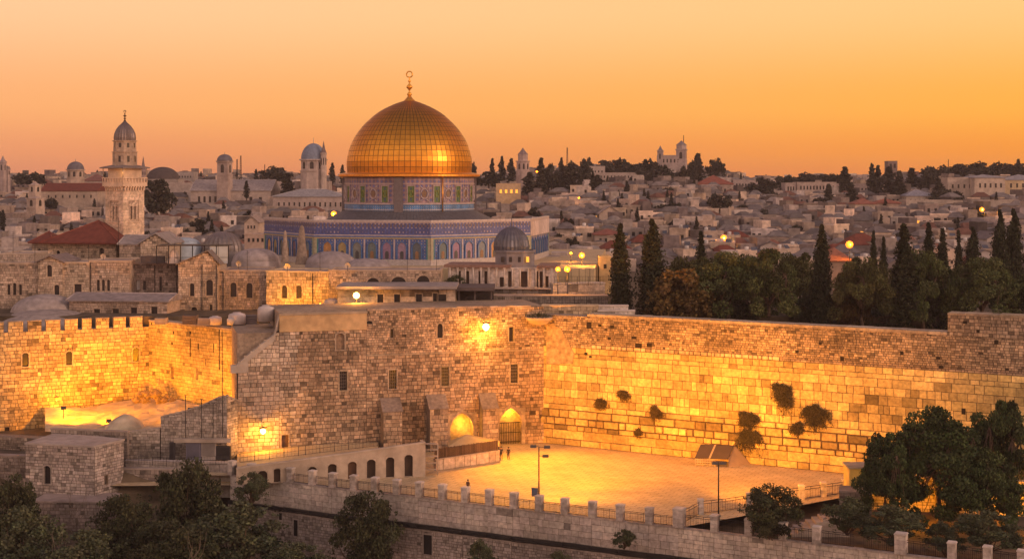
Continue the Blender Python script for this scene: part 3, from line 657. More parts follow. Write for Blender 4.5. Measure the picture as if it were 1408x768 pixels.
#@@BALUSTRADE
t = thing('terrace_wall', 'long pale retaining wall with a dark cable ledge below the row of pillars', 'wall', (BALW[12].x, BALW[12].y, -14))
mb = MB(); mc = MB(); ml = MB(); r_ = random.Random(4)
tot = 0
for A, B in zip(BALW, BALW[1:]):
    fr = Fr(0, 1, 1, 1); dv = (B-A).xy; fr.L = dv.length; fr.U = dv/fr.L; fr.n = Vector((fr.U.y, -fr.U.x)); fr.p0 = A.xy+fr.n*0.35; fr.p1 = B.xy+fr.n*.35
    mb.T = mc.T = ml.T = fr.T
    pxm = CX+F*A.x/A.y; lit = pxm > 930  # right sections count as lit; that light is put into a paler colour
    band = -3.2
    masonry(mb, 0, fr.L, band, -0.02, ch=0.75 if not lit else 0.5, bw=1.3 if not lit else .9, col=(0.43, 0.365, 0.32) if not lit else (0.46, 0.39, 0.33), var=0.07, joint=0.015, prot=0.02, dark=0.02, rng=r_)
    mb.col = (0.3, 0.25, 0.2); mb.box(0, fr.L, -0.8, -0.01, -14, -0.02, skip='c-')
    mb.col = (0.36, 0.30, 0.26); mb.box(0, fr.L, -0.75, 0.07, -0.02, 0.12)
    masonry(ml, 0, fr.L, -14, -4.0, ch=0.38, bw=0.5, col=(0.34, 0.285, 0.255), var=0.15, joint=0.022, prot=0.03, d=0.32, rng=r_)
    ml.col = (0.30, 0.25, 0.22); ml.box(0, fr.L, 0.0, 0.42, -4.0, -3.75)
    mc.mi = 0
    mc.col = (0.05, 0.045, 0.045); mc.box(0, fr.L, 0.02, 0.5, -3.55, -3.2-0.06)
    for k in range(7):
        y0 = r_.uniform(.45, .6); mc.col = (0.04, 0.035, 0.035); zz = -3.7+k*.09
        mc.tube([(0, y0, zz), (fr.L*.3, y0+.05, zz+r_.uniform(-.06, .06)), (fr.L*.7, y0, zz+r_.uniform(-.06, .06)), (fr.L, y0, zz)], r_.uniform(.03, .05), n=4)
mb.build('upper_face', stone, t); lf = ml.build('lower_face', stone, t); mc.build('cable', mat('black_cable', (0.03, 0.027, 0.027), 0.7), t)
def segframe(px, dd=0.35+0.32):
    for (a, A), (b, B) in zip(zip([q[0] for q in BAL], BALW), zip([q[0] for q in BAL[1:]], BALW[1:])):
        if a <= px <= b:
            fr = Fr(0, 1, 1, 1); dv = (B-A).xy; fr.L = dv.length; fr.U = dv/fr.L; fr.n = Vector((fr.U.y, -fr.U.x)); fr.p0 = A.xy+fr.n*dd; fr.p1 = B.xy+fr.n*dd; return fr
for px, py, wv, hv in [(407,725,7,22),(588.5,748,13,27),(386,705,5,18)]:
    fr = segframe(px); u, zc = fr.at(px, py); Y = fr.T(u, 0, 0)[1]; m_ = MB(fr.T)
    w2, h2 = wv*Y/F/2, hv*Y/F/2; m_.col = (0.30, 0.25, 0.22)
    m_.box(u-w2-.15, u-w2, 0, .1, zc-h2, zc+h2); m_.box(u+w2, u+w2+.15, 0, .1, zc-h2, zc+h2); m_.box(u-w2-.15, u+w2+.15, 0, .12, zc+h2, zc+h2+.2)
    wo = m_.build('window', stone, t); m_ = MB(fr.T); m_.box(u-w2, u+w2, -.1, .045, zc-h2, zc+h2); m_.build('pane', glassm, wo)
ORD = ['leftmost','second','third','fourth','fifth','sixth','seventh','eighth','ninth','tenth','eleventh','twelfth','thirteenth','fourteenth','fifteenth','sixteenth','seventeenth','eighteenth','nineteenth','twentieth','twenty-first','twenty-second','twenty-third','twenty-fourth','twenty-fifth','twenty-sixth','twenty-seventh','twenty-eighth','twenty-ninth','thirtieth']
def ordl(i): return ORD[i]+(' from the left' if i else '')
bigp = {934, 1239}
def pillar(P, hgt, w_, parent, ang=0):
    ca, sa = math.cos(ang), math.sin(ang)
    T = lambda a, b, c: (P.x+a*ca-b*sa, P.y+a*sa+b*ca, P.z+c)
    mb = MB(T); z = 0
    n = 4
    for k in range(n): mb.col = jit((0.47, 0.40, 0.35), 0.10); mb.box(-w_/2, w_/2, -w_/2, w_/2, z+.01, z+hgt/n-.01); z += hgt/n
    mb.col = (0.2, 0.16, 0.13); mb.box(-w_/2+.03, w_/2-.03, -w_/2+.03, w_/2-.03, 0, hgt)
    t = mb.build('pillar', stone, parent); mb = MB(T); mb.col = (0.54, 0.47, 0.42); mb.box(-w_/2-.06, w_/2+.06, -w_/2-.06, w_/2+.06, hgt, hgt+.09); mb.box(-w_/2-.01, w_/2+.01, -w_/2-.01, w_/2+.01, hgt+.09, hgt+.16); mb.build('cap', plain, t)
bal = thing('balustrade', 'long row of square stone pillars with iron railings along the near edge of the plaza', 'balustrade', BALW[0])
for i, (p, (px, py)) in enumerate(zip(BALW, BAL)):
    if px in (1181,) or px > 1420: continue
    big = px in bigp; A = BALW[max(0, i-1)]; B = BALW[i+1]; ang = math.atan2(B.y-A.y, B.x-A.x)
    pillar(p+Vector((0, 0, 0.12)), 1.75 if not big else 2.05, 0.85 if not big else 1.2, bal, ang)
for i in range(len(BALW)-1):
    A, B = BALW[i], BALW[i+1]; d = (B-A).normalized(); gi = 0.55
    A2 = A+d*gi+Vector((0, 0, .12)); B2 = B-d*gi+Vector((0, 0, .12)); mb = MB(); h = 1.15 if BAL[i][0] < 930 else 1.45
    for z in (0.1, h*.86, h): mb.tube([A2+Vector((0, 0, z)), B2+Vector((0, 0, z))], .03, n=4)
    nb = int((B2-A2).length/.19)
    for k in range(nb+1): p = A2+(B2-A2)*k/nb; mb.tube([p+Vector((0, 0, .1)), p+Vector((0, 0, h*.86 if k % 4 else h))], .016 if k % 4 else .03, n=3)
    mb.build('railing_panel', ironm, bal)
# side fence going back to the right
SF = [PG(934,722,0), PG(963,706,0), PG(998,702,0), PG(1030,697,0), PG(1062,691,0), PG(1102,686,0), PG(1132,682,0), PG(1162,678,0)]
sfn = thing('side_fence', 'pillar and iron rail fence running back from the balustrade to the yellow cabin', 'fence', SF[0])
for i, p in enumerate(SF[1:]):
    if i in (1, 3): continue
    pillar(p, 1.7, 0.7, sfn)
for i in range(len(SF)-1):
    A, B = SF[i], SF[i+1]; mb = MB()
    for z in (0.1, 1.2, 1.5): mb.tube([A+Vector((0, 0, z)), B+Vector((0, 0, z))], .035, n=4)
    nb = int((B-A).length/.25)
    for k in range(nb+1): p = A+(B-A)*k/max(nb, 1); mb.tube([p+Vector((0, 0, .1)), p+Vector((0, 0, 1.5 if k % 6 == 0 else 1.2))], .018 if k % 6 else .035, n=3)
    mb.build('railing_panel', ironm, sfn)
# stair flight and ground behind the right part of the balustrade
t = thing('stair_flight', 'stone stair flight climbing behind the dark tree to the side fence', 'stairs', PG(1110, 712, -1))
mb = MB(); a = PX(1085, 722, 160); 
for k in range(10): mb.col = jit((0.38, 0.31, 0.25), .06); x0 = a.x+k*0.75; mb.box(x0, x0+7.5-k*.75, a.y+2+k*.1, a.y+5.5, -2.5, -1.0+k*.32-.6)
mb.build('steps', plain, t)
mb = MB(); mb.poly([(p.x, p.y+.3, -1.6) for p in BALW[19:]]+[(62, 180, -1.6), (45, 188, -1.6), (24, 166, -1.6)]); tag(mb.build('side_yard', mat('yard_earth', (0.11, 0.075, 0.05), 0.95, mott=0.4, mscale=.8, bump=.5)), kind='structure')
# small stone kiosk and yellow cabin
simple_wall('stone_kiosk', 'small dark stone shelter with an open front left of the pine', 1154, 167, 1199, 166, 676, 705, (0.24, 0.19, 0.16), thick=3, wins=[(1177, 694, 28, 18, dict(surround=False, depth=0.45))], cat='shelter')
c = PX(1183, 676, 171); t = thing('yellow_cabin', 'small glowing yellow cabin at the wall foot left of the pine', 'cabin', c)
mb = MB(); mb.col = (0.62, 0.46, 0.16); mb.box(c.x-1.35, c.x+1.7, c.y, c.y+3, c.z-.5, c.z+2.9); mb.build('wall', plain, t)
mb = MB(); mb.col = (0.4, 0.34, 0.28); mb.box(c.x-1.5, c.x+1.9, c.y-.2, c.y+3.2, c.z+2.9, c.z+3.1); mb.build('roof', plain, t)
light('cabin_light', (c.x+2.0, c.y-2.6, c.z+1.5), 130, (1, .55, .06), parent=t)
t, fr, z1 = simple_wall('yard_wall', 'low stone wall glowing yellow behind the pine at the lower right', 1199, 173, 1430, 169, 655, 700, (0.45, 0.35, 0.24), thick=1.0)
for k, px in enumerate((1262, 1335, 1395)): q = PX(px, 690, 167.5); light('yard_light', tuple(q), 1300, (1, .34, .01), parent=t)
#@@TENT
c = PG(985, 641, 0); t = thing('prayer_tent', 'small dark canvas shelter with a pale lattice side standing at the great wall', 'tent', c)
mb = MB(); mb.col = (0.075, 0.055, 0.05)
def TT(a, b, z): ca, sa = math.cos(R(-10)), math.sin(R(-10)); a *= .84; z *= .84; return (c.x-.6+a*ca-b*sa, c.y+a*sa+b*ca, z)
mb.T = TT; mb.poly([(-2.9,0,1.35),(2.6,0,1.35),(3.6,2.6,3.1),(-2.0,2.6,3.1)]); mb.poly([(-2.9,0,1.3),(2.6,0,1.3),(3.6,2.6,3.05),(-2.0,2.6,3.05)])
mb.col = (0.40, 0.30, 0.2); mb.poly([(-.6,.0,1.37),(-.3,.0,1.37),(.6,2.6,3.12),(.3,2.6,3.12)])
mb.build('canvas_roof', clothm, t)
mb = MB(TT); mb.col = (0.28, 0.2, 0.14); mb.poly([(2.7,0.05,0),(2.7,0.05,1.3),(3.7,2.6,3.05),(6.4,2.6,0)]); mb.poly([(3.7,2.62,3.05),(6.4,2.62,0),(2.7,2.62,0)]); mb.build('side_flap', clothm, t)
mb = MB(TT); mb.col = (0.5, 0.4, 0.3)
for k in range(9): mb.box(-2.8+k*.4, -2.74+k*.4, -.02, .02, 0, 1.3)
for z in (.3, .7, 1.1): mb.box(-2.8, .5, -.04, .03, z, z+.07)
mb.col = (.08,.06,.05); mb.box(.7, 2.5, .1, .2, 0, .9); mb.build('lattice', plain, t)
#@@LAMPPOSTS
def flood_post(px, base, htop, label, heads, power):
    p = PG(px, base, 0); h = CAMZ-(htop-HOR)/F*p.y
    t = thing('lamp_post', label, 'lamp post', p, 'floodlight posts on the plaza'); mb = MB(); mb.tube([p, p+Vector((0, 0, h))], .10, .07, 8); mb.lathe([(.25, 0), (.25, .1), (.12, .3)], 8, p); mb.build('pole', ironm, t)
    for dx, dz in heads:
        q = p+Vector((dx, 0, h+dz)); mb = MB(); mb.col = (.12, .11, .11); mb.box(q.x-.38, q.x+.38, q.y-.2, q.y+.2, q.z-.16, q.z+.16); mb.tube([p+Vector((0, 0, h+dz)), q], .035); mb.build('lamp_head', metalm, t)
    return t, p, h
t1, p1, h1 = flood_post(741, 699, 614, 'tall lamp post with two floodlight heads standing centre of the plaza edge', [(1.0, 0), (-.7, .1), (.8, -1.1)], 0)
mb = MB(); mb.col = (.10, .12, .17); mb.box(p1.x-.9, p1.x-.12, p1.y-.3, p1.y+.2, 1.6, 2.6); mb.build('control_box', metalm, t1)
t2, p2, h2 = flood_post(988, 709, 636, 'slender lamp post before the prayer tent near the side fence', [(.5, 0), (-.4, 0)], 0)
light('flood', (p1.x+.8, p1.y+.6, h1+.3), 82000, (1, .32, .002), 'SPOT', .4, WW.T(15, 0, 10), 92, .9, t1)
light('flood', (p1.x+.9, p1.y+.6, h1-.9), 22000, (1, .34, .01), 'SPOT', .4, PG(880, 640, 0), 125, 1.0, t1)
light('flood', (p1.x-.5, p1.y+.6, h1+.3), 18000, (1, .33, .01), 'SPOT', .4, MH.T(MH.L-6, 0, 7), 75, 1.0, t1)
light('flood', (p2.x, p2.y+.6, h2+.3), 62000, (1, .33, .01), 'SPOT', .4, WW.T(40, 0, 8), 100, 1.0, t2)
# bright wall lantern high on the stone building
def wall_lamp(name, label, pos, r, energy, group=None, m=None, col=(1, .38, .03), arm=None):
    t = thing(name, label, 'lamp', pos, group); mb = MB(); mb.lathe([(0, -r), (r*.7, -r*.7), (r, 0), (r*.7, r*.7), (0, r)], 12, pos); mb.build('bulb', m or lampm, t)
    if arm is not None: mb = MB(); mb.tube([arm, pos+Vector((0, 0, r))], .05); mb.box(pos.x-r*1.1, pos.x+r*1.1, pos.y-r, pos.y+r*1.4, pos.z+r, pos.z+r+.12); mb.build('bracket', ironm, t)
    light('lamp_light', tuple(pos+Vector((0.05, -.15, -r-.2))), energy, col, 'POINT', .15, parent=t); return t
u, z = MH.at(663, 447); P = Vector(MH.T(u, 2.3, z)); tl = wall_lamp('wall_lantern', 'brightest lantern, mounted high on the rough stone building above the arches', P, .55, 2600, m=lampb, arm=Vector(MH.T(u, 0, z+1.2)))
light('spill', tuple(P+Vector((0.3, -.6, -.3))), 90000, (1, .34, .004), 'SPOT', .3, PG(800, 655, 0), 96, 1.0, tl)
u, z = MH.at(360, 589); P = Vector(MH.T(u, 2.0, z)); wall_lamp('wall_lantern', 'glowing lantern low on the pale left end of the stone building', P, .42, 1800, m=lampb, arm=Vector(MH.T(u, 0, z+.6)))
for uu, zz, en, d in ((ua, 2.2, 900, -.2), (ub, 3.8, 900, -.9)):
    P = Vector(MH.T(uu+.1, d, zz+1.2)); light('arch_light', tuple(P), en*.65, (1, .42, .03), parent=bpy.data.objects['courthouse_building'])
u, z = LW1.at(76, 546); P = Vector(LW1.T(u, 1.6, z)); tq = wall_lamp('wall_lantern', 'small dark lantern on the merlon wall above the roof terrace', P, .25, 500, arm=Vector(LW1.T(u, 0, z+.5)))
light('added_deck_light', tuple(P+Vector((.4, -.8, .2))), 8000, (1, .34, .004), 'SPOT', .3, PX(190, 580, 204), 100, 1.0, tq)  # added spot beside the lantern, put in to brighten the roof deck
# floods of the tower wall
def flood(label, pos, target, energy, ang=100, lr=.3):
    t = thing('floodlight', label, 'floodlight', pos, 'floodlights below the left walls'); mb = MB(); mb.col = (.1, .1, .1); mb.box(pos.x-.35, pos.x+.35, pos.y-.3, pos.y-.05, pos.z-.25, pos.z+.25); mb.build('housing', metalm, t)
    mb = MB(); mb.tube([pos+Vector((0, -.2, -1.6)), pos+Vector((0, -.2, -.2))], .05); mb.build('stand', ironm, t)
    light('flood', (pos.x, pos.y+.3, pos.z), energy*1.5, (1, .31, .001), 'SPOT', lr, target, ang, 1.0, t)
flood('box floodlight on a stand at the left end of the roof terrace', PX(88, 560, 205), LW1.T(LW1.u(120), 0, 7), 17000, 130)
flood('box floodlight behind the small dome, aimed at the merlon wall', PX(150, 578, 206), LW1.T(LW1.u(180), 0, 8), 17000, 130)
flood('box floodlight on the roof terrace, aimed at the cracked yellow wall', PX(262, 562, 200.5), LW2.T(LW2.u(262), 0, 9), 17000, 130)
#@@OLDTOWN
def FrP(A, B):
    f = Fr(0, 1, 1, 1); f.p0 = Vector(A[:2]); f.p1 = Vector(B[:2]); f.L = (f.p1-f.p0).length; f.U = (f.p1-f.p0)/f.L; f.n = Vector((f.U.y, -f.U.x)); return f
TAN = (0.40, 0.31, 0.235)
def bldg(name, label, cat, px0, px1, ytop, ybot, Y, Y1=None, depth=9, col=TAN, wins=(), roof='flat', rcol=(0.30, 0.25, 0.23), peak=None, ch=0.42, bw=0.6, fine=True, eave=0.4, rh=None, group=None, down=3, var=0.15, pipes=()):
    """a building seen from the front; wins: (px, py, w, h, arch, lit)"""
    fr = Fr(px0, Y, px1, Y1 or Y); z1 = CAMZ-(ytop-HOR)/F*Y; z0 = CAMZ-(ybot-HOR)/F*Y-down; s_ = F/Y
    t = thing(name, label, cat, fr.base(z0), group); hs = []
    for w_ in wins:
        px, py, ww, wh = w_[:4]; arch = w_[4] if len(w_) > 4 else None; lit = w_[5] if len(w_) > 5 else None
        if fine: hs.append(winpx(t, fr, px, py, ww, wh, arch=arch, scol=col, surround=ww > 5, fw=0.13, grille=False, pane=lit))
        else:
            u, zc = fr.at(px, py); a, b = ww/2/s_, wh/2/s_; m = MB(fr.T); m.col = tuple(x*.9 for x in col); m.box(u-a-.12, u+a+.12, 0, .12, zc-b-.18, zc-b); m.box(u-a-.12, u+a+.12, 0, .1, zc+b, zc+b+.12)
            wo = m.build('window', plain, t); m = MB(fr.T)
            if arch: m.slab([(u-a, zc-b), (u+a, zc-b)]+[(x, z) for x, z in archpts(u, 2*a, zc+b-a, a, 6)][::-1], -.1, .05)
            else: m.box(u-a, u+a, -.1, .05, zc-b, zc+b)
            m.build('pane', lit or glassm, wo)
    mb = MB(fr.T); Lw = fr.L
    pk = None
    if roof == 'gable' and peak: pu, pz = fr.at(*peak); pk = lambda u: z1+(pz-z1)*(1-abs(u-pu)/(pu if u < pu else Lw-pu))
    if fine:
        masonry(mb, 0, Lw, z0, z1, hs, ch=ch, bw=bw, col=col, var=var, joint=0.02, prot=0.03, dark=.07)
        if pk: masonry(mb, 0, Lw, z1, pz, hs, ch=ch, bw=bw*.8, col=col, var=var, joint=0.02, prot=0.03, top=pk); mb.col = MORT; mb.poly([(0, 0, z1), (Lw, 0, z1), (pu, 0, pz)])
    else:
        mb.col = col; mb.poly([(0, 0, z0), (Lw, 0, z0), (Lw, 0, z1), (0, 0, z1)])
        if pk: mb.poly([(0, 0, z1), (Lw, 0, z1), (pu, 0, pz)])
    mb.col = tuple(x*.97 for x in col)
    dd = -0.5 if fine and hs else -0.01
    mb.box(0, Lw, -depth, dd, z0, z1-.01, skip='c-')
    if dd < -.1: mb.poly([(0.0, 0, z0), (0.0, dd, z0), (0.0, dd, z1), (0.0, 0, z1)]); mb.poly([(Lw, 0, z0), (Lw, dd, z0), (Lw, dd, z1), (Lw, 0, z1)]); mb.poly([(0, 0, z1-.01), (Lw, 0, z1-.01), (Lw, dd, z1-.01), (0, dd, z1-.01)])
    if pk: mb.poly([(0, -depth, z1), (Lw, -depth, z1), (pu, -depth, pz)])
    mb.build('wall', stone if fine else plain, t)
    for pp_ in pipes:
        u = fr.u(pp_); m = MB(fr.T); m.tube([(u, .12, z0+1), (u, .12, z1-.1)], .06, n=5); m.build('drainpipe', ironm, t)
    mb = MB(fr.T); mb.col = rcol
    if roof == 'flat':
        mb.col = tuple(x*1.08 for x in col); e = .08
        mb.box(-e, Lw+e, -.35, .1, z1, z1+.28); mb.box(-e, Lw+e, -depth, -depth+.35, z1, z1+.28); mb.box(-e, .3, -depth+.36, -.36, z1, z1+.28); mb.box(Lw-.3, Lw+e, -depth+.36, -.36, z1, z1+.28)
        mb.build('parapet', plain, t); mb = MB(fr.T); mb.col = rcol; mb.poly([(.3, -.35, z1+.05), (Lw-.3, -.35, z1+.05), (Lw-.3, -depth+.35, z1+.05), (.3, -depth+.35, z1+.05)]); mb.build('roof', roofm, t)
    elif roof == 'gable':
        for a, za, b, zb in ((-eave, z1-.15, pu, pz+.1), (Lw+eave, z1-.15, pu, pz+.1)):
            P1 = [(a, .3, za), (b, .3, zb), (b, -depth-.3, zb), (a, -depth-.3, za)]
            mb.poly(P1); mb.poly([(x, y, z+.18) for x, y, z in P1])
            for k in range(4): A = P1[k]; B = P1[(k+1) % 4]; mb.poly([A, B, (B[0], B[1], B[2]+.18), (A[0], A[1], A[2]+.18)])
        mb.build('roof', roofm, t)
    elif roof in ('hip', 'ridge'):
        pu0, pz = fr.at(*peak) if peak else (Lw/2, z1+(rh or 2)); half = (depth+2*eave)/2; inset = min(half, (Lw+2*eave)/2) if roof == 'hip' else 0
        zr = CAMZ-(peak[1]-HOR)/F*(Y+depth/2) if peak else z1+(rh or 2)
        r0, r1 = (-eave+inset, Lw+eave-inset) if roof == 'hip' else (-eave, Lw+eave)
        if r0 > r1-.1: r0 = r1 = Lw/2; r0 -= .05; r1 += .05
        A, B, Cc, D = (-eave, eave, z1), (Lw+eave, eave, z1), (Lw+eave, -depth-eave, z1), (-eave, -depth-eave, z1); E, G = (r0, -depth/2, zr), (r1, -depth/2, zr)
        for q in ((A, B, G, E), (B, Cc, G), (Cc, D, E, G), (D, A, E)): mb.poly(q)
        mb.box(-eave, Lw+eave, -depth-eave, eave, z1-.2, z1-.01)
        mb.build('roof', roofm, t)
        if fine or Lw > 8:
            mb = MB(fr.T); mb.col = tuple(min(1, x*1.5) for x in rcol)
            for P_, Q_ in ((A, E), (B, G), (E, G)): mb.tube([P_, Q_], .12, n=5)
            mb.build('ridge_cap', roofm, t)
    return t, fr, z1
def dome(parent, c, r, h, col, n=32, rib=0.0, m=None, name='dome', seg=10, tip=0):
    mb = MB(); mb.col = col; pr = [(r*math.cos(math.pi/2*k/seg), h*math.sin(math.pi/2*k/seg)**.95) for k in range(seg)]+[(0.02, h)]
    if tip: pr[-1] = (0.12*r, h*1.0); pr.append((0.02, h*1.06))
    mb.lathe([(r*1.0, -.3)]+pr, n, c, rib=rib, smooth=not rib); return mb.build(name, m or roofm, parent)
RED = (0.15, 0.042, 0.028); GREY = (0.27, 0.235, 0.225)
# nearer rooftops and domes behind the walls
def lone_dome(label, px, py, rpx, hpx, Y, col, rib=0, m=None, drum=0):
    c = PX(px, py, Y); r = rpx*Y/F; h = hpx*Y/F
    t = thing('domed_roof', label, 'dome', c)
    mb = MB(); mb.col = tuple(x*1.1 for x in col); mb.lathe([(r*1.04, -3), (r*1.04, -.25), (r*1.0, 0)], 32, c); mb.build('drum', plain, t)
    dome(t, c, r, h, col, rib=rib, m=m, n=48); return t
lone_dome('low smooth grey dome behind the merlons at the far left', 64, 447, 66, 22, 231, (0.28, 0.24, 0.225))
lone_dome('grey dome with a soft peak, behind the lowest dome at left', 62, 432, 46, 28, 236, (0.30, 0.26, 0.25))
lone_dome('broad flat grey dome left of the four square windows', 90, 436, 40, 16, 238, (0.26, 0.225, 0.215))
lone_dome('ribbed dark metal dome right of the minaret', 306, 345, 28, 27, 262, (0.19, 0.165, 0.16), rib=.05, m=mat('ribbed_metal', None, .45, .5, mott=.2))
lone_dome('pale blue pyramid shaped metal roof beside the minaret foot', 254, 338, 22, 12, 262, (0.30, 0.36, 0.42))
lone_dome('pale shallow dome beside the ribbed dome', 352, 358, 32, 17, 256, (0.33, 0.28, 0.27))
lone_dome('purple grey shallow dome before the tiled hall', 455, 362, 34, 17, 250, (0.27, 0.235, 0.24))
lone_dome('flatter grey dome between the shallow dome and the dark columns', 505, 366, 32, 11, 249, (0.30, 0.26, 0.26))
bldg('red_roof_house', 'house with broad red hipped roof left of the minaret', 'house', 66, 160, 333, 362, 258, 256, depth=14, col=(0.38, 0.29, 0.22), roof='hip', rcol=RED, peak=(105, 303), eave=1.2, wins=[(80,350,6,12,'r'),(140,348,7,15,'r')])
bldg('red_roof_wing', 'low wing of the red roofed house at its left end', 'house', 44, 70, 333, 362, 261, depth=9, col=(0.33, 0.26, 0.2), roof='hip', rcol=RED, peak=(60, 318), eave=.6, wins=[(54,346,5,9,'r')])
bldg('gable_house', 'tan house with grey ridge roof at the foot of the minaret', 'house', 164, 193, 335, 360, 250, depth=10, col=(0.33, 0.26, 0.21), roof='ridge', rcol=GREY, peak=(180, 323), eave=.3)
bldg('gable_house', 'small tan gable end house touching the grey ridge roof', 'house', 193, 232, 335, 362, 249.5, depth=10, col=(0.42, 0.33, 0.25), roof='gable', rcol=GREY, peak=(214, 322), eave=.5)
# row of old stone buildings
Y_ = 240
bldg('stone_building', 'tan stone building with a triple arched window at the left photo edge', 'building', -40, 52, 363, 440, Y_, col=(0.40, 0.31, 0.24), wins=[(12,398,5,15,'r'),(20,397,5.5,17,'r'),(28,398,5,15,'r')], depth=8)
bldg('stone_building', 'stone building with a low gable and two single arched windows at left', 'building', 52, 86, 360, 440, Y_-.8, col=(0.40, 0.31, 0.235), wins=[(68,372,7.5,16,'r'),(78,398,8,14,'r')], roof='gable', peak=(68, 353), rcol=(0.2,.16,.15))
bldg('stone_building', 'stone building with one square barred window in the left row', 'building', 86, 122, 362, 440, Y_-.4, col=(0.42, 0.33, 0.25), wins=[(107,397,11,14)])
bldg('stone_building', 'stone building with three narrow windows under an arch moulding', 'building', 122, 178, 360, 440, Y_, col=(0.39, 0.30, 0.235), wins=[(135,392,5,16,'r'),(142,392,5,16,'r'),(149,392,5,16,'r')], pipes=(125,))
bldg('stone_building', 'shaded stone building with a pale narrow door in the left row', 'building', 178, 245, 363, 440, Y_+3, col=(0.26, 0.20, 0.17), wins=[(190,391,6,14,'r', mat('pale_door', (.42,.40,.40), .7)),(199,392,5,13),(221,390,4,20,'r')], var=.25, pipes=(181, 213, 243))  # recessed front: its shade is put into a darker stone colour
bldg('stone_building', 'tall stone building with a pointed gable right of the shaded one', 'building', 245, 300, 363, 445, Y_-3, col=(0.40, 0.31, 0.24), wins=[(264,398,7,18,'r'),(288,395,10,22,'r'),(267,426,9,9,'r'),(290,423,5,10)], pipes=(278,298), roof='gable', peak=(286, 346), rcol=(.18,.15,.14), depth=7)
bldg('stone_building', 'long stone building with two arched windows left of the lit facade', 'building', 300, 366, 373, 450, Y_-2, col=(0.35, 0.265, 0.21), wins=[(321,398,9,20,'r'),(343,399,9,21,'r')], pipes=(307,))
bldg('grey_roof_building', 'low building with grey sloping roof and four square windows behind the merlons', 'building', 95, 230, 412, 446, 233, 231, depth=7, col=(0.38, 0.29, 0.23), wins=[(133,430,10,12),(159,430,10,12),(184,428,10,12),(212,427,10,12)], roof='ridge', rcol=(0.25,.215,.215), peak=(160, 402), eave=.4)
bldg('stone_building', 'low plain stone block with a ragged top above the merlons', 'building', 0, 44, 350, 372, 246, col=(0.40, 0.32, 0.26))
tl, frl, zl = bldg('lit_facade_building', 'stone facade glowing yellow with two arched windows behind the wall', 'building', 366, 452, 374, 440, 234, 232, col=(0.46, 0.36, 0.25), wins=[(391,401,9,18,'r',stone),(411,401,9,18,'r',stone),(394,424,5,10),(424,412,0.1,0.1)][:3], depth=8, ch=.5, pipes=(430,))
bldg('arcade_building', 'stone building with three dark arches behind the long overhanging roof', 'building', 452, 606, 373, 430, 231, col=(0.38, 0.29, 0.22), wins=[(513,389,18,15,'r'),(548,388,22,16,'r'),(582,386,18,15,'r')], depth=8)
bldg('flat_roof_pavilion', 'low cream building with a long dark overhanging roof slab and small windows', 'building', 464, 626, 398, 424, 222, depth=6, col=(0.50, 0.41, 0.33), wins=[(523,411,9,14),(546,411,9,14),(576,410.5,9,14),(598,410,6,15),(608,410,12,12)], ch=2.2, bw=5, var=.03)
mb = MB(); a = PX(462, 397, 220.5); b = PX(628, 394, 220.5); mb.col = (0.30, 0.26, 0.25); mb.box(a.x, b.x, 220, 230, a.z, a.z+.42); mb.col=(.10,.08,.08); mb.box(a.x+.1, b.x-.1, 220.1, 229, a.z-.12, a.z-.01)
tag(mb.build('roof_slab', plain, base=(a.x, 225, a.z)), 'long thin dark roof slab overhanging the low cream building', 'roof')
a = PX(626, 403, 223); b = PX(680, 399, 223); mb = MB(); mb.col = (.10, .08, .08); mb.box(a.x+.02, b.x, 222, 231, b.z, b.z+.5)
for x in (a.x+.6, (a.x+b.x)/2, b.x-.5): mb.box(x-.12, x+.12, 223, 223.25, b.z-2.6, b.z-.01)
tag(mb.build('carport', plain), 'dark flat canopy on thin posts right of the low cream building', 'canopy')
a = PX(628, 422, 226); mb = MB(); mb.col = (.05, .04, .04); mb.box(a.x, a.x+6, 228, 229, a.z-1, a.z+2.4); tag(mb.build('dark_doorway_block', plain), 'dark recessed block beneath the flat canopy', 'building')
# rooftop clutter over the tower wall : tanks, crates, dish, curtains
def tank(label, px, py, rpx, hpx, Y, col=(0.55, 0.50, 0.47)):
    c = PX(px, py, Y); r = rpx*Y/F; h = hpx*Y/F; t = thing('water_tank', label, 'water tank', c, 'roof tanks above the tower wall')
    mb = MB(); mb.col = col; mb.lathe([(0, 0), (r, 0), (r, h*.75), (r*.9, h*.85), (r*.5, h*.93)], 18, c, rib=.03); mb.build('tank_body', plain, t)
    mb = MB(); mb.col = tuple(x*.8 for x in col); mb.lathe([(r*.5, h*.92), (r*.45, h), (0, h)], 14, c); mb.build('lid', plain, t)
tank('big pale ribbed water tank beside the parapet of the stone building', 366, 441, 12, 22, 209, (.5, .45, .44))
tank('squat white water tank left of the ribbed tank', 326, 445, 12, 16, 213, (.55, .47, .45))
tank('white tank with rounded lid on the roof edge left of the squat tank', 296, 446, 9, 12, 215, (.5, .43, .42))
tank('small white tank under the lit facade lantern', 457, 424, 12, 14, 224, (.52, .45, .42))
tank('small white tank at the left end of the roof clutter', 318, 446, 6, 10, 212, (.55, .5, .48))
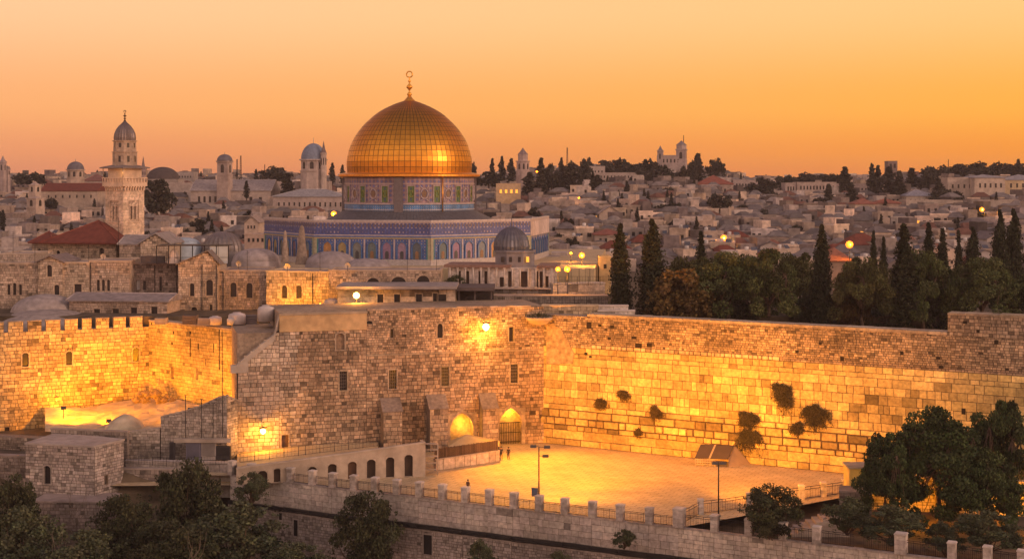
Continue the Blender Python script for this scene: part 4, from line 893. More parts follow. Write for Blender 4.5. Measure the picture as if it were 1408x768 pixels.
for px, py, wp, hp, lb, cc in [(262,445,18,12,'dark wooden crate stack above the yellow tower wall',(.09,.07,.065)),(285,446,22,9,'low grey slatted crate near the white tanks',(.2,.17,.17)),(345,446,18,14,'stack of grey boards beside the ribbed tank',(.17,.14,.14)),(222,445,14,8,'pale stone block on the merlon wall end',(.3,.24,.2))]:
    c = PX(px, py, 215); t = thing('roof_crate', lb, 'crate', c); w2 = wp*215/F/2; hh = hp*215/F; mb = MB()
    for k in range(5): mb.col = jit(cc, .15); mb.box(c.x-w2, c.x+w2, c.y-.8, c.y+.8, c.z+hh*k/5, c.z+hh*(k+.8)/5)
    for x in (-w2-.06, w2): mb.box(c.x+x, c.x+x+.06, c.y-.84, c.y+.84, c.z, c.z+hh*1.04)
    mb.build('slats', plain, t)
for px, py, hp, Y, lb in [(48,362,30,236,'thin roof antenna at the left row end beside the triple arched window'),(163,345,46,244,'tall roof antenna by the minaret foot'),(122,360,24,236,'roof antenna above the square barred window'),(300,362,34,234,'roof antenna right of the pointed gable'),(240,360,26,239,'roof antenna on the shaded building'),(340,372,28,234,'roof antenna over the two arched windows'),(440,372,26,228,'roof antenna over the yellow lit facade'),(560,372,22,229,'roof antenna above the three dark arches'),(600,372,26,229,'roof antenna at the right end of the arch building'),(18,348,30,243,'roof antenna on the plain stone block at left')]:
    P = PX(px, py, Y); h = hp*Y/F; mb = MB(); mb.tube([P, P+Vector((0, 0, h))], .035, n=4)
    for q in range(4): zq = h*(.7+.09*q); mb.tube([P+Vector((-.5+.08*q, 0, zq)), P+Vector((.5-.08*q, 0, zq))], .02, n=3)
    tag(mb.build('roof_antenna', ironm), lb, 'antenna', 'roof antennas of the near houses')
for px, py, Y, lb in [(196,360,242,'small pale satellite dish left on the shaded building roof'),(328,368,236,'round brown satellite dish by the glass roof shelter'),(70,352,240,'pale satellite dish on the low gable at left'),(395,372,231,'pale satellite dish over the yellow lit facade'),(478,371,228,'small satellite dish above the bright lantern'),(142,358,240,'satellite dish above the three narrow windows')]:
    P = PX(px, py, Y); t = thing('satellite_dish', lb, 'satellite dish', P, 'satellite dishes on the near roofs'); mb = MB(lambda a, b, c, P=P: (P.x+a, P.y-b*.4-c*.9, P.z+.7+b)); mb.col = (.5,.44,.4); mb.lathe([(.02, -.12), (.3, -.06), (.5, .05)], 14, (0, 0, 0)); mb.build('reflector', plain, t); mb = MB(); mb.tube([P-Vector((0, 0, .2)), P+Vector((0, 0, .7))], .04, n=4); mb.build('mast', ironm, t)
# glazed roof terrace with curtains
c = PX(262, 360, 240); t = thing('roof_terrace_shelter', 'glass and canvas roof shelter on thin dark posts above the left row', 'shelter', c); mb = MB(); x0 = PX(215, 360, 240).x; x1 = PX(314, 360, 240).x; z0 = CAMZ-(362-HOR)/F*240; z1 = CAMZ-(338-HOR)/F*240
for k in range(7): x = x0+(x1-x0)*k/6; mb.box(x-.07, x+.07, 240, 240.14, z0, z1)
mb.box(x0, x1, 239.9, 244, z1, z1+.15); mb.box(x0, x1, 240.02, 240.1, z0+1, z0+1.08); mb.build('frame', ironm, t)
mb = MB(); mb.col = (.42, .46, .5); mb.box(x1-3.2, x1-.1, 240.03, 240.06, z0, z1-.02); mb.build('glass_panel', clothm, t)
mb = MB(); mb.col = (.5, .4, .34); mb.lathe([(1.2, 0), (1.0, 1.3), (.5, 2.2), (0, 2.4)], 10, (x0+2.8, 241, z0)); mb.build('furled_parasol', clothm, t)
mb = MB(); mb.col = (.07, .06, .065); mb.box(x0-3, x0+1, 241, 242, z0, z0+1.2); mb.build('dark_counter', plain, t)
# stone fins before the tiled hall
for px, pt, pb, wv, lb in [(415,309,356,12,'tall curved stone fin standing before the tiled hall'),(392,316,352,7,'shorter brown stone spike left of the tall fin')]:
    c = PX(px, pb, 252); h = (pb-pt)*252/F; ww = wv*252/F; mb = MB(); mb.col = (0.30, 0.235, 0.19)
    mb.lathe([(ww*.75, -1), (ww*.6, h*.15), (ww*.45, h*.45), (ww*.36, h*.75), (ww*.25, h*.93), (0.02, h)], 10, c); tag(mb.build('stone_fin', stone), lb, 'spire', None)
#@@MINARET
c0 = PX(170, 330, 262); Ym = 262; sM = Ym/F
t = thing('minaret', 'square stone minaret with arcaded balcony, dark ribbed cap and crescent finial', 'minaret', (c0.x, c0.y, 22))
def zz(py, Y=Ym): return CAMZ-(py-HOR)/F*Y
ang = R(-34); half = 24.5*sM*.88
ca, sa = math.cos(ang), math.sin(ang); cm = Vector((c0.x-0.75, c0.y+3.5, 0))
def corner(hh, i): a, b = [(-hh,-hh),(hh,-hh),(hh,hh),(-hh,hh)][i % 4]; return (cm.x+a*ca-b*sa, cm.y+a*sa+b*ca)
def mfaces(hh): return [FrP(corner(hh, i), corner(hh, i+1)) for i in range(4)]
half = 2.55
MC = (0.66, 0.49, 0.36); zb = 22; zc = zz(262)
for i, fr in enumerate(mfaces(half)):
    hs = []
    if True:
        for du in (-.45, .45): hs.append(window(t, fr, fr.L/2+du, zz(302), .55, 2.6, arch='r', surround=False, d=-.12, scol=MC, depth=.3))
    mb = MB(fr.T); big = (fr.L/2-1.25, fr.L/2+1.25, zz(305), zz(276))
    masonry(mb, 0, fr.L, zb, zc, [big], ch=.5, bw=.8, col=MC, var=.05, joint=.012, prot=.015, dark=0, mort=(.36,.27,.21))
    masonry(mb, big[0], big[1], big[2], big[3], hs, ch=.5, bw=.8, col=MC, var=.04, joint=.012, prot=.0, dark=0, d=-.15, mort=(.36,.27,.21))
    mb.col = MC; mb.box(big[0], big[0]+.01, -.15, .02, big[2], big[3]); mb.box(big[1]-.01, big[1], -.15, .02, big[2], big[3]); mb.box(big[0], big[1], -.15, .02, big[3]-.01, big[3]); mb.box(big[0]-.2, big[1]+.2, 0, .18, big[2]-.2, big[2])
    mb.box(0, fr.L, 0, .1, zz(312), zz(311)); 
    # corbels
    for k in range(8): u = (k+.5)*fr.L/8; mb.box(u-.15, u+.15, 0, .26, zz(262), zz(258)); mb.box(u-.17, u+.17, 0, .42, zz(258), zz(256))
    mb.build('wall', stone, t)
hb = half+.42
mb = MB(); q = [corner(hb, i) for i in range(4)]; mb.col = MC; mb.prism(q, zz(256), zz(254)); mb.build('balcony_floor', plain, t)
for fr in mfaces(hb):
    mb = MB(fr.T); mb.col = MC; z0, z1 = zz(254), zz(245); mb.box(0, fr.L, -.18, 0, z0, z0+.3); mb.box(0, fr.L, -.2, .03, z1, z1+.18)
    for k in range(9): u = fr.L*k/8; mb.box(max(0, u-.16), min(fr.L, u+.16), -.16, -.01, z0+.3, z1)
    mb.box(0, fr.L, -.12, -.1, z0+.3, z0+.55); mb.build('balcony_rail', plain, t)
    mb = MB(fr.T); mb.col = (.38, .29, .23)
    for k in range(2): u = (.15, fr.L-.15)[k]; mb.tube([(u, -.1, z1), (u, -.1, zz(231))], .08)
    mb.build('balcony_post', plain, t)
mb = MB(); mb.col = MC; q = [corner(half-.35, i) for i in range(4)]; mb.prism(q, zz(256), zz(231)); mb.build('lantern_room', plain, t)
mb = MB(); mb.col = (.20, .16, .15); q = [corner(hb+.35, i) for i in range(4)]; q2 = [corner(1.4, i) for i in range(4)]
mb.prism(q, zz(231.5), zz(229.8)); 
for i in range(4): j = (i+1) % 4; mb.poly([(*q[i], zz(229.8)), (*q[j], zz(229.8)), (*q2[j], zz(226)), (*q2[i], zz(226))])
mb.build('canopy_roof', roofm, t)
mb = MB(); mb.col = (.42, .32, .25); cc = (cm.x, cm.y, 0); mb.lathe([(2.3, zz(229)), (2.3, zz(209)), (2.45, zz(209)), (2.45, zz(208)), (2.15, zz(208)), (2.1, zz(194)), (2.35, zz(193.5)), (2.35, zz(192.5))], 8, cc, smooth=False, a0=ang, a1=ang+2*math.pi); mb.build('upper_shaft', stone, t)
for zy, rr_ in ((218, 2.2), (200, 2.03)):
    for k in range(8):
        a = ang+R(22.5)+k*R(45); d = Vector((math.cos(a), math.sin(a))); n_ = Vector((-d.y, d.x)); P = Vector((cm.x, cm.y))+d*rr_*.94; mb = MB(lambda u, dd, z, P=P, d=d, n_=n_: (P.x+n_.x*u+d.x*dd, P.y+n_.y*u+d.y*dd, z))
        mb.box(-.24, .24, -.1, .06, zz(zy+4.5), zz(zy-4)); mb.build('window', glassm, t)
mb = MB(); mb.col = (.17, .14, .14); h0 = zz(192.5)
mb.lathe([(2.05, h0), (2.08, h0+.6), (1.98, h0+1.3), (1.65, h0+2.1), (1.15, h0+2.8), (.5, h0+3.4), (.12, h0+3.85)], 48, cc, rib=.07, smooth=False); mb.build('cap', mat('ribbed_metal'), t)
def finial(parent, c, h, r, m, crescent=True, ring=True):
    mb = MB(); mb.lathe([(r*.9, 0), (r*.35, h*.08), (r*.3, h*.12), (r*.8, h*.2), (r*.8, h*.24), (r*.25, h*.3), (r*.25, h*.36), (r, h*.44), (r, h*.49), (r*.25, h*.57), (r*.2, h*.62), (r*.55, h*.66), (r*.2, h*.71), (r*.18, h*.8)], 12, c)
    pts = [Vector(c)+Vector((h*.10*math.sin(a), 0, h*.89-h*.10*math.cos(a))) for a in [2*math.pi*k/20 for k in range(21)]]
    if not ring: pts = pts[:18]
    mb.tube(pts, r*.22, n=6); return mb.build('finial', m, parent)
finial(t, (cm.x, cm.y, h0+3.8), 2.0, .32, mat('dark_bronze', (.12,.08,.05), .45, .7), ring=False)
#@@ROCKDOME
DC = PX(563, 300, 290); DC.z = 0; RO = 30.0; los = math.atan2(DC.x, DC.y)
t = thing('domed_shrine', 'great gilded dome on a tiled drum over a blue tiled octagonal hall', 'shrine', (DC.x, DC.y, 24))
def ov(deg, r=RO): a = R(deg)+los*0-math.pi/2; return (DC.x+r*math.cos(a), DC.y+r*math.sin(a))      # 0 faces the camera
angs = [11.9+45*k for k in range(8)]
WC = [(.40,.20,.07),(.30,.22,.10),(.16,.17,.16),(.10,.14,.16),(.20,.12,.20),(.26,.18,.26),(.12,.16,.20)]
def rect(mb, u0, u1, d, z0, z1): mb.poly([(u0, d, z0), (u1, d, z0), (u1, d, z1), (u0, d, z1)], uv=[(u0, z0), (u1, z0), (u1, z1), (u0, z1)])
z0 = 24.2
for k in range(8):
    A = ov(angs[k]-45); B = ov(angs[k]); fr = FrP(A, B); Lf = fr.L
    face = MB(fr.T)
    if k in (3, 4, 5, 6):      # rear faces carry a lower parapet
        face.mi = 0; rect(face, 0, Lf, 0, 29.2, 30.8); face.mi = 1; rect(face, 0, Lf, 0, 25.3, 29.2); face.mi = 2; face.col = (.4, .36, .36); face.box(0, Lf, -.5, .05, z0-3, 25.3); face.box(-.05, Lf+.05, -.5, .16, 30.8, 31.05); face.build('tiled_face', [tp_frieze, tp_wall, tilem], t)
        for q in range(7):
            uc = 1.2+(Lf-2.4)*(q+.5)/7; mb = MB(fr.T); mb.col = (.05, .13, .32); mb.slab([(uc+.9, 25.4), (uc-.9, 25.4)]+archpts(uc, 1.8, 27.75, .9, 8, True), -.1, .12); mb.build('arched_window', tilem, t)
        continue
    face.mi = 0; rect(face, 0, Lf, 0, 29.95, 32.45); face.mi = 1; rect(face, 0, Lf, 0.02, 25.3, 29.2)
    face.mi = 2; face.col = (.40, .36, .36); face.box(0, Lf, -.5, .05, z0-3, 25.3)
    face.col = (.46, .40, .40); face.box(-.05, Lf+.05, -.5, .16, 32.45, 32.75)
    face.col = (.34, .27, .12); face.box(0, Lf, 0, .10, 29.2, 29.45); face.col = (.06, .12, .34); face.box(0, Lf, 0, .07, 29.45, 29.75); face.col = (.42, .36, .36); face.box(0, Lf, 0, .12, 29.75, 29.95)
    face.col = (.05,.08,.24); face.box(.0, Lf, 0.0, .05, 31.15, 31.25); face.col = (.42,.34,.34); face.box(.0, Lf, 0.0, .06, 32.2, 32.44)
    fo = face.build('tiled_face', [tp_frieze, tp_wall, tilem], t)
    if k == 2:
        mb = MB(fr.T); mb.col = (.52,.42,.39); mb.box(.1, Lf-.1, 0, .16, 29.25, 32.2); mb.build('marble_panel', plain, t)
    # parapet merlon row of little niches
    for r_i, (za, zb_) in enumerate(((30.15, 30.95), (31.4, 32.05))):
        mb = MB(fr.T); n_ = 34
        for q in range(n_): u = Lf*(q+.5)/n_; mb.col = (.07, .08, .22) if r_i == 0 else (.12,.09,.12); mb.box(u-.2, u+.2, .0, .03, za, zb_)
        mb.build('niche_row', tilem, t)
    for u0, u1, cc in ((0, .55, (.30,.28,.20)), (Lf-.55, Lf, (.30,.28,.20)), (.55, .8, (.04,.18,.20)), (Lf-.8, Lf-.55, (.04,.18,.20))): mb = MB(fr.T); mb.col = cc; mb.box(u0, u1, 0, .11, 25.3, 29.2); mb.build('corner_pilaster', tilem, t)
    nb = 7
    for q in range(nb):
        uc = 1.2+(Lf-2.4)*(q+.5)/nb; wv = 1.62; mb = MB(fr.T); pts = archpts(uc, wv, 27.75, wv*.52, 10, True)
        poly = [(uc+wv/2, 25.4), (uc-wv/2, 25.4)]+pts
        o = [(uc+(x-uc)*1.26, 27.75+(z-27.75)*1.22+.02) for x, z in pts]
        mb.col = (.05, .13, .32)
        for i in range(len(pts)-1): mb.slab([pts[i], pts[i+1], o[i+1], o[i]], .02, .22)
        mb.box(uc-wv/2*1.26, uc-wv/2, .02, .22, 25.4, 27.75); mb.box(uc+wv/2, uc+wv/2*1.26, .02, .22, 25.4, 27.75)
        fo_ = mb.build('arched_window', tilem, t)
        mb = MB(fr.T); cc = WC[(q+k*3) % 7]; mb.col = jit(cc, .2); mb.slab([(uc+wv/2, 25.4), (uc-wv/2, 25.4)]+pts, -.1, .04)
        mb.build('window_panel', tilem, fo_)
        mb = MB(fr.T); w2 = wv*.42; p2 = archpts(uc, w2, 26.6, w2*.5, 8, True); mb.col = (.05, .05, .06) if q % 3 else (.22,.12,.06); mb.slab([(uc+w2/2, 25.45), (uc-w2/2, 25.45)]+p2, .03, .09); mb.build('inner_window', tilem, fo_)
        mb = MB(fr.T); ub_ = uc+(Lf-2.4)/nb/2
        if q < nb-1: mb.col = (.40, .34, .36); mb.box(ub_-.16, ub_+.16, .02, .1, 25.4, 29.1); mb.build('pilaster', tilem, t)
mb = MB(); mb.prism([ov(a, RO-.5) for a in angs], 29, 30.9); 
for k in range(8):
    A = ov(angs[k]-45, RO-.6); B = ov(angs[k], RO-.6); n_ = 18
    for q in range(n_):
        a = (A[0]+(B[0]-A[0])*q/n_, A[1]+(B[1]-A[1])*q/n_); b = (A[0]+(B[0]-A[0])*(q+.86)/n_, A[1]+(B[1]-A[1])*(q+.86)/n_)
        def to(p, rr): v = Vector((p[0]-DC.x, p[1]-DC.y)); v = v.normalized()*rr; return (DC.x+v.x, DC.y+v.y)
        c1, c2 = to(a, 13.6), to(b, 13.6); m1, m2_ = to(a, 17.2), to(b, 17.2); mb.poly([(*m1, 32.4), (*m2_, 32.4), (*c2, 34.15), (*c1, 34.15)]); mb.poly([(*a, 31.0), (*b, 31.0), (*m2_, 31.5), (*m1, 31.5)])
mb.lathe([(17.1, 31.0), (17.1, 32.4), (13.6, 34.1)], 64, (DC.x, DC.y, -.06)); mb.build('lead_roof', leadm, t)
def ring(parent, name, r0, r1, z0_, z1_, m, n=96, col=(.4,.3,.3)):
    mb = MB(); mb.col = col; mb.lathe([(r0, z0_), (r1, z0_), (r1, z1_), (r0, z1_)], n, (DC.x, DC.y, 0), smooth=False); return mb.build(name, m, parent)
RD = 13.55; zd0 = 33.7; zd1 = 40.9
mb = MB(); n_ = 96; 
for k in range(n_):
    a = 2*math.pi*k/n_; b = 2*math.pi*(k+1)/n_; u0, u1 = a*RD, b*RD
    for za, zb_, mi in ((zd0, 35.5, 1), (35.5, 40.9, 0)):
        mb.mi = mi; mb.poly([(DC.x+RD*math.cos(a), DC.y+RD*math.sin(a), za), (DC.x+RD*math.cos(b), DC.y+RD*math.sin(b), za), (DC.x+RD*math.cos(b), DC.y+RD*math.sin(b), zb_), (DC.x+RD*math.cos(a), DC.y+RD*math.sin(a), zb_)], uv=[(u0, za), (u1, za), (u1, zb_), (u0, zb_)])
dr = mb.build('drum', [tp_drum, tp_blue], t)
ring(dr, 'moulding', RD-.1, RD+.12, 35.45, 35.75, tilem, col=(.40,.33,.33)); ring(dr, 'moulding', RD-.1, RD+.12, 39.55, 39.75, tilem, col=(.42,.33,.33)); ring(dr, 'moulding', RD-.1, RD+.14, 34.3, 34.45, tilem, col=(.40,.38,.40))
def drumframe(a, r): d = Vector((math.cos(a), math.sin(a))); n_ = Vector((-d.y, d.x)); return lambda u, dd, z: (DC.x+d.x*(r+dd)+n_.x*u, DC.y+d.y*(r+dd)+n_.y*u, z)
NU = 32
for k in range(NU):
    a = 2*math.pi*(k+.5)/NU; T = drumframe(a, RD-.02); mb = MB(T)
    if k % 2 == 0:
        mb.col = (.34,.27,.27); mb.box(-.85, -.65, 0, .2, 35.9, 39.4); mb.box(.65, .85, 0, .2, 35.9, 39.4); mb.box(-.65, .65, 0, .2, 39.15, 39.4); fo_ = mb.build('drum_window', tilem, t)
        mb = MB(T); mb.col = (.10, .16, .04); mb.box(-.65, .65, 0, .06, 35.9, 39.15); mb.col = (.25,.24,.05); mb.tube([(.0+.35*math.sin(x*.5), .1, 37.6+.7*math.cos(x*.5)) for x in range(13)], .09, n=4); mb.col = (.05,.10,.12); mb.box(-.2, .2, .06, .09, 36.1, 37.0); mb.box(-.2, .2, .06, .09, 38.4, 38.9)
        mb.build('pane', tilem, fo_)
    else:
        mb.col = (.44, .36, .36); pts = [(.75*math.sin(x*math.pi/10)*1.0, .09, 37.6+1.0*math.cos(x*math.pi/10)) for x in range(21)]; mb.tube(pts, .12, n=5)
        for sx in (-1, 1):
            for sz in (-1, 1): mb.tube([(sx*.95, .06, 37.6+sz*1.6), (sx*.35, .06, 37.6+sz*1.05)], .11, n=4)
        mb.box(-1.0, -.9, 0, .1, 35.9, 39.4); mb.box(.9, 1.0, 0, .1, 35.9, 39.4)
        fo_ = mb.build('medallion', tilem, t); mb = MB(T); mb.col = (.20, .12, .07); mb.slab([(.5*math.sin(x*math.pi/8), 37.6+.72*math.cos(x*math.pi/8)) for x in range(16)], .01, .07); mb.build('medallion_centre', tilem, fo_)
for dg in (4.5, 94.5-9, 184.5, 265):      # piers of the drum
    T = drumframe(R(dg-0), RD); mb = MB(T); mb.col = (.13, .11, .12) ; mb.box(-.9, .9, -.3, .5, zd0, 40.85); mb.build('drum_pier', tilem, t)
T = drumframe(-math.pi/2+R(33), RD); mb = MB(T); mb.tube([(0, .35, 34.0), (0, .35, 40.9)], .14); mb.build('downpipe', goldd, t)
mb = MB(); mb.lathe([(13.3, 40.9), (14.2, 40.9), (14.75, 41.15), (14.75, 41.5), (14.3, 41.75), (13.2, 41.95), (13.0, 41.95)], 96, (DC.x, DC.y, 0), smooth=False); co = mb.build('gilded_cornice', goldd, t)
mb = MB()
for k in range(120): T = drumframe(2*math.pi*k/120, 14.72); mb.T = T; mb.box(-.13, .13, 0, .12, 41.2, 41.45)
mb.build('dentil_row', goldd, co)['kind'] = 'stuff'
pr = [(275,0),(277,50),(268,98),(252,140),(232,175),(205,210),(180,235),(152,260),(122,280),(88,298),(55,312),(28,321),(8,327)]
def domer(h):
    for (r0, h0_), (r1, h1_) in zip(pr, pr[1:]):
        if h <= h1_: return r0+(r1-r0)*(h-h0_)/(h1_-h0_)
    return 8
# smooth the profile with a Catmull pass along arc length
P_ = [Vector((r, h)) for r, h in pr]; fine = []
for i in range(len(P_)-1):
    p0 = P_[max(0, i-1)]; p1 = P_[i]; p2 = P_[i+1]; p3 = P_[min(len(P_)-1, i+2)]
    for q in range(12):
        s_ = q/12; fine.append(.5*((2*p1)+(p2-p0)*s_+(2*p0-5*p1+4*p2-p3)*s_*s_+(3*p1-p0-3*p2+p3)*s_**3))
fine.append(P_[-1]); cum = [0]
for a, b in zip(fine, fine[1:]): cum.append(cum[-1]+(b-a).length)
rows = 19; prof = []
for k in range(rows+1):
    s_ = cum[-1]*k/rows; i = max(j for j in range(len(cum)) if cum[j] <= s_+1e-6); i = min(i, len(fine)-2); f_ = (s_-cum[i])/max(1e-6, cum[i+1]-cum[i]); p = fine[i]+(fine[i+1]-fine[i])*f_; prof.append((p.x*13.1/277, 41.9+p.y*15.3/327))
mb = MB(); nseg = 72; r_ = random.Random(11); st = .06
# dark seam shell just inside, gilded plates proud of it
mb.mi = 1; mb.lathe([(max(.01, r-.05), z-.02) for r, z in prof]+[(0.01, prof[-1][1]-.02)], nseg, (DC.x, DC.y, 0)); mb.mi = 0
for i in range(rows):
    (ra, za), (rb_, zb_) = prof[i], prof[i+1]
    for k in range(nseg):
        a = 2*math.pi*(k+.5)/nseg; da = math.pi/nseg; dt = r_.gauss(0, .012); g1 = .055; pts = []
        for sx, (rr_, z_) in ((-1, (ra, za)), (1, (ra, za)), (1, (rb_, zb_)), (-1, (rb_, zb_))):
            gg = min(.35*da, g1/max(rr_, .3)); aa = a+sx*(da-gg); rz = rr_+dt*sx+r_.gauss(0, .004); t_ = .045 if z_ == za else -.045
            rv = rr_+(rb_-ra)*(t_/max(.2, math.hypot(rb_-ra, zb_-za))); zv = z_+(zb_-za)*(t_/max(.2, math.hypot(rb_-ra, zb_-za)))
            pts.append((DC.x+(rv+dt*sx)*math.cos(aa), DC.y+(rv+dt*sx)*math.sin(aa), zv))
        # each plate is slightly cushioned: centre point raised
        cx = sum(p[0] for p in pts)/4; cy_ = sum(p[1] for p in pts)/4; cz = sum(p[2] for p in pts)/4
        mb.poly(pts)
mb.build('gilded_dome', [goldm, seamm], t)
finial(t, (DC.x, DC.y, 57.0), 6.2, .62, goldd)
mb = MB(); mb.lathe([(1.3, 56.7), (1.1, 57.1), (.7, 57.5), (.3, 58)], 24, (DC.x, DC.y, 0)); mb.build('finial_base', goldd, t)
# raised stone platform of the shrine
mb = MB(); mb.poly([(-62, 252, 24.2), (15, 252, 24.2), (22, 325, 24.2), (-62, 325, 24.2)]); mb.poly([(-62, 252, 24.2), (15, 252, 24.2), (15, 252, 17), (-62, 252, 17)]); mb.poly([(15, 252, 24.2), (22, 325, 24.2), (22, 325, 14), (15, 252, 17)])
tag(mb.build('platform_ground', pavem), kind='structure')
#@@PAVILION
fr = Fr(616, 240, 762, 238)
t = thing('columned_pavilion', 'pale stone pavilion with dark doorways and small ribbed dome before the tiled hall', 'pavilion', fr.base(19))
z1 = zz(367, 240); zb_ = zz(394, 240); hs = []
for px, ww, top in [(642,7,372),(660,5,372),(668,5,372),(702,8,372),(720,12,372),(738,5,372),(744,5,372),(752,5,378),(690,7,380),(632,4,372)]:
    u = fr.u(px); a = ww*240/F/2; hs.append(window(t, fr, u, zb_, 2*a, zz(top, 240)-zb_, depth=.6, surround=False, scol=(.5,.43,.38), pane=mat('shaded_interior', (.10,.065,.05), .9)))
mb = MB(fr.T); masonry(mb, 0, fr.L, zb_, z1, hs, ch=2.5, bw=4, col=(.50,.43,.39), var=.05, joint=.01, prot=.02, dark=0); mb.col = (.42,.36,.32); mb.box(0, fr.L, -8, -.7, 18, z1-.02); mb.poly([(0,-.7,z1-.02),(fr.L,-.7,z1-.02),(fr.L,0,z1-.02),(0,0,z1-.02)])
masonry(mb, 0, fr.L, 18, zb_-.02, ch=.7, bw=1.3, col=(.42,.36,.33), var=.12, joint=.02, prot=.02); mb.build('wall', stone, t)
mb = MB(fr.T); mb.col = (.25,.15,.12); mb.box(-.6, fr.L*.59, -8, .7, z1, z1+.45); mb.box(fr.L*.84, fr.L+.5, -8, .6, z1, z1+.4); mb.build('roof_slab', roofm, t)
for k in range(14):
    u = .4+k*(fr.L-.8)/13; mb = MB(fr.T); mb.col = (.55,.48,.43); mb.tube([(u, .45, zb_), (u, .45, z1-.05)], .13, n=10); mb.box(u-.2, u+.2, .25, .65, z1-.22, z1-.02); mb.box(u-.2, u+.2, .25, .65, zb_-.02, zb_+.16); mb.build('column', plain, t)
mb = MB(fr.T); mb.col = (.45,.38,.35); mb.box(-.3, fr.L+.3, 0.05, .95, zb_-.25, zb_-.03); mb.build('ledge', plain, t)
c = PX(708, 364, 243.5); rr_ = 29*243.5/F; mb = MB(); mb.col = (.20,.18,.19); mb.lathe([(rr_, -.5), (rr_, 2.3), (rr_+.2, 2.3), (rr_+.2, 2.6), (rr_-.3, 2.7)], 8, (c.x, c.y, c.z), smooth=False, a0=R(22.5), a1=R(382.5)); dm = mb.build('drum', plain, t)
mb = MB(); mb.col = (.115,.115,.14); r1 = 24.5*243.5/F; mb.lathe([(r1, 2.6), (r1*1.02, 3.3), (r1*.96, 4.4), (r1*.82, 5.3), (r1*.58, 6.1), (r1*.3, 6.6), (.05, 6.85)], 56, (c.x-.6, c.y, c.z), rib=.05, smooth=False); mb.tube([(c.x-.6, c.y, c.z+6.8), (c.x-.6, c.y, c.z+8.2)], .06); mb.build('ribbed_dome', mat('ribbed_metal'), t)
for k in (-2, -.7, .7, 2):
    mb = MB(); mb.box(c.x+k*1.1-.25, c.x+k*1.1+.25, c.y-rr_*.93-.04-.02*abs(k), c.y-rr_*.9+.4, c.z+.7, c.z+1.6); mb.build('drum_window', litw if k in (2,) else glassm, dm)
# low terraces, fence and steps right of it
simple_wall('terrace_parapet', 'pale parapet wall with a narrow dark gate right of the columned pavilion', 760, 236, 832, 238, 391, 412, (.45,.39,.35), ch=1.2, bw=2, thick=2)
simple_wall('terrace_parapet', 'low terrace wall with railing at the foot of the pavilion', 640, 229, 836, 229, 408, 424, (.33,.27,.23), ch=.5, bw=.9, thick=3)
railing('railing', 'thin iron railing above the courthouse roof, below the pavilion', [PX(640,420,224), PX(740,421,224), PX(846,420,226)], h=1.6, step=.35)
railing('railing', 'iron railing along the pale parapet between the pavilion and the cypresses', [PX(762,392,235.5), PX(834,392,237)], h=1.5, step=.45)
t, f_, z_ = simple_wall('white_stair_parapet', 'white stone stair parapet where the great wall begins', 822, 213, 873, 212.5, 428, 446, (.55,.47,.40), ch=1.2, bw=2.2, thick=1.5)
t, f_, z_ = simple_wall('stair_parapet', 'upper white parapet step behind the stair parapet', 822, 216, 864, 216, 421, 430, (.50,.43,.38), ch=1.2, bw=2.2, thick=1)
simple_wall('corner_wall_top', 'glowing upper wall strip between the planter ledge and the white stair parapet', 745, 214, 823, 213.6, 421, 446, (.45,.34,.22), ch=.5, bw=.7, thick=2)
P = PX(741, 437, 210.5); t = thing('planter_ledge', 'stone ledge with dark plants jutting from the corner above the plaza', 'planter', P); mb = MB(); mb.col = (.42,.33,.25); mb.lathe([(0,-1.1),(1.2,-.9),(2.0,-.2),(2.1,.15),(0,.15)], 18, P, smooth=False); mb.build('ledge', plain, t)
rub = random.Random(8)
mb = MB(); 
for k in range(900):
    a = rub.uniform(0, 6.28); q = rub.uniform(0, 1.9); x, y, z = P.x+q*math.cos(a), P.y+q*math.sin(a), P.z+.15+rub.uniform(0, .75)*(1-q/2.6); s_ = .12; v = [Vector((rub.uniform(-s_, s_), rub.uniform(-s_, s_), rub.uniform(-s_, s_)))+Vector((x, y, z)) for _ in range(3)]; mb.col = jit((.05,.05,.025), .3); mb.poly([tuple(p) for p in v])
mb.build('plants', leafm, t)
for px, py, s_ in ((655, 437, .5), (652, 434, .4)): pass
#@@TREES
LS = 1.0
def leaf(mb, p, s, r):
    d = Vector((r.gauss(0, 1), r.gauss(0, 1), r.gauss(0, 1))).normalized(); e = d.cross(Vector((r.gauss(0, 1), r.gauss(0, 1), r.gauss(0, 1)))).normalized()*s*.42; d = d*s*.6
    mb.poly([tuple(p-d), tuple(p+e), tuple(p+d*1.1), tuple(p-e)])
def clump(mb, c, rad, n, s, r, col, var=.3, flat=.75, shell=.55):
    cc = jit(col, var*.7, r, .08)
    for _ in range(n):
        v = Vector((r.gauss(0, 1), r.gauss(0, 1), r.gauss(0, 1))).normalized()*rad*(shell+(1-shell)*r.random())**.8; v.z *= flat
        mb.col = jit(cc, .22, r, .1); leaf(mb, Vector(c)+v, s*r.uniform(.7, 1.3), r)
def branch(mb, a, b, r0, r1, r, k=4, wob=.12):
    a = Vector(a); b = Vector(b); Ln = (b-a).length; pts = [a+(b-a)*i/k+Vector((r.gauss(0, wob), r.gauss(0, wob), r.gauss(0, wob*.5)))*Ln*.25*(1 if 0 < i < k else 0) for i in range(k+1)]
    mb.tube(pts, r0, r1, 7)
protos = []
def proto(name, label, cat):
    t = thing(name, label, cat); protos.append(t); return t
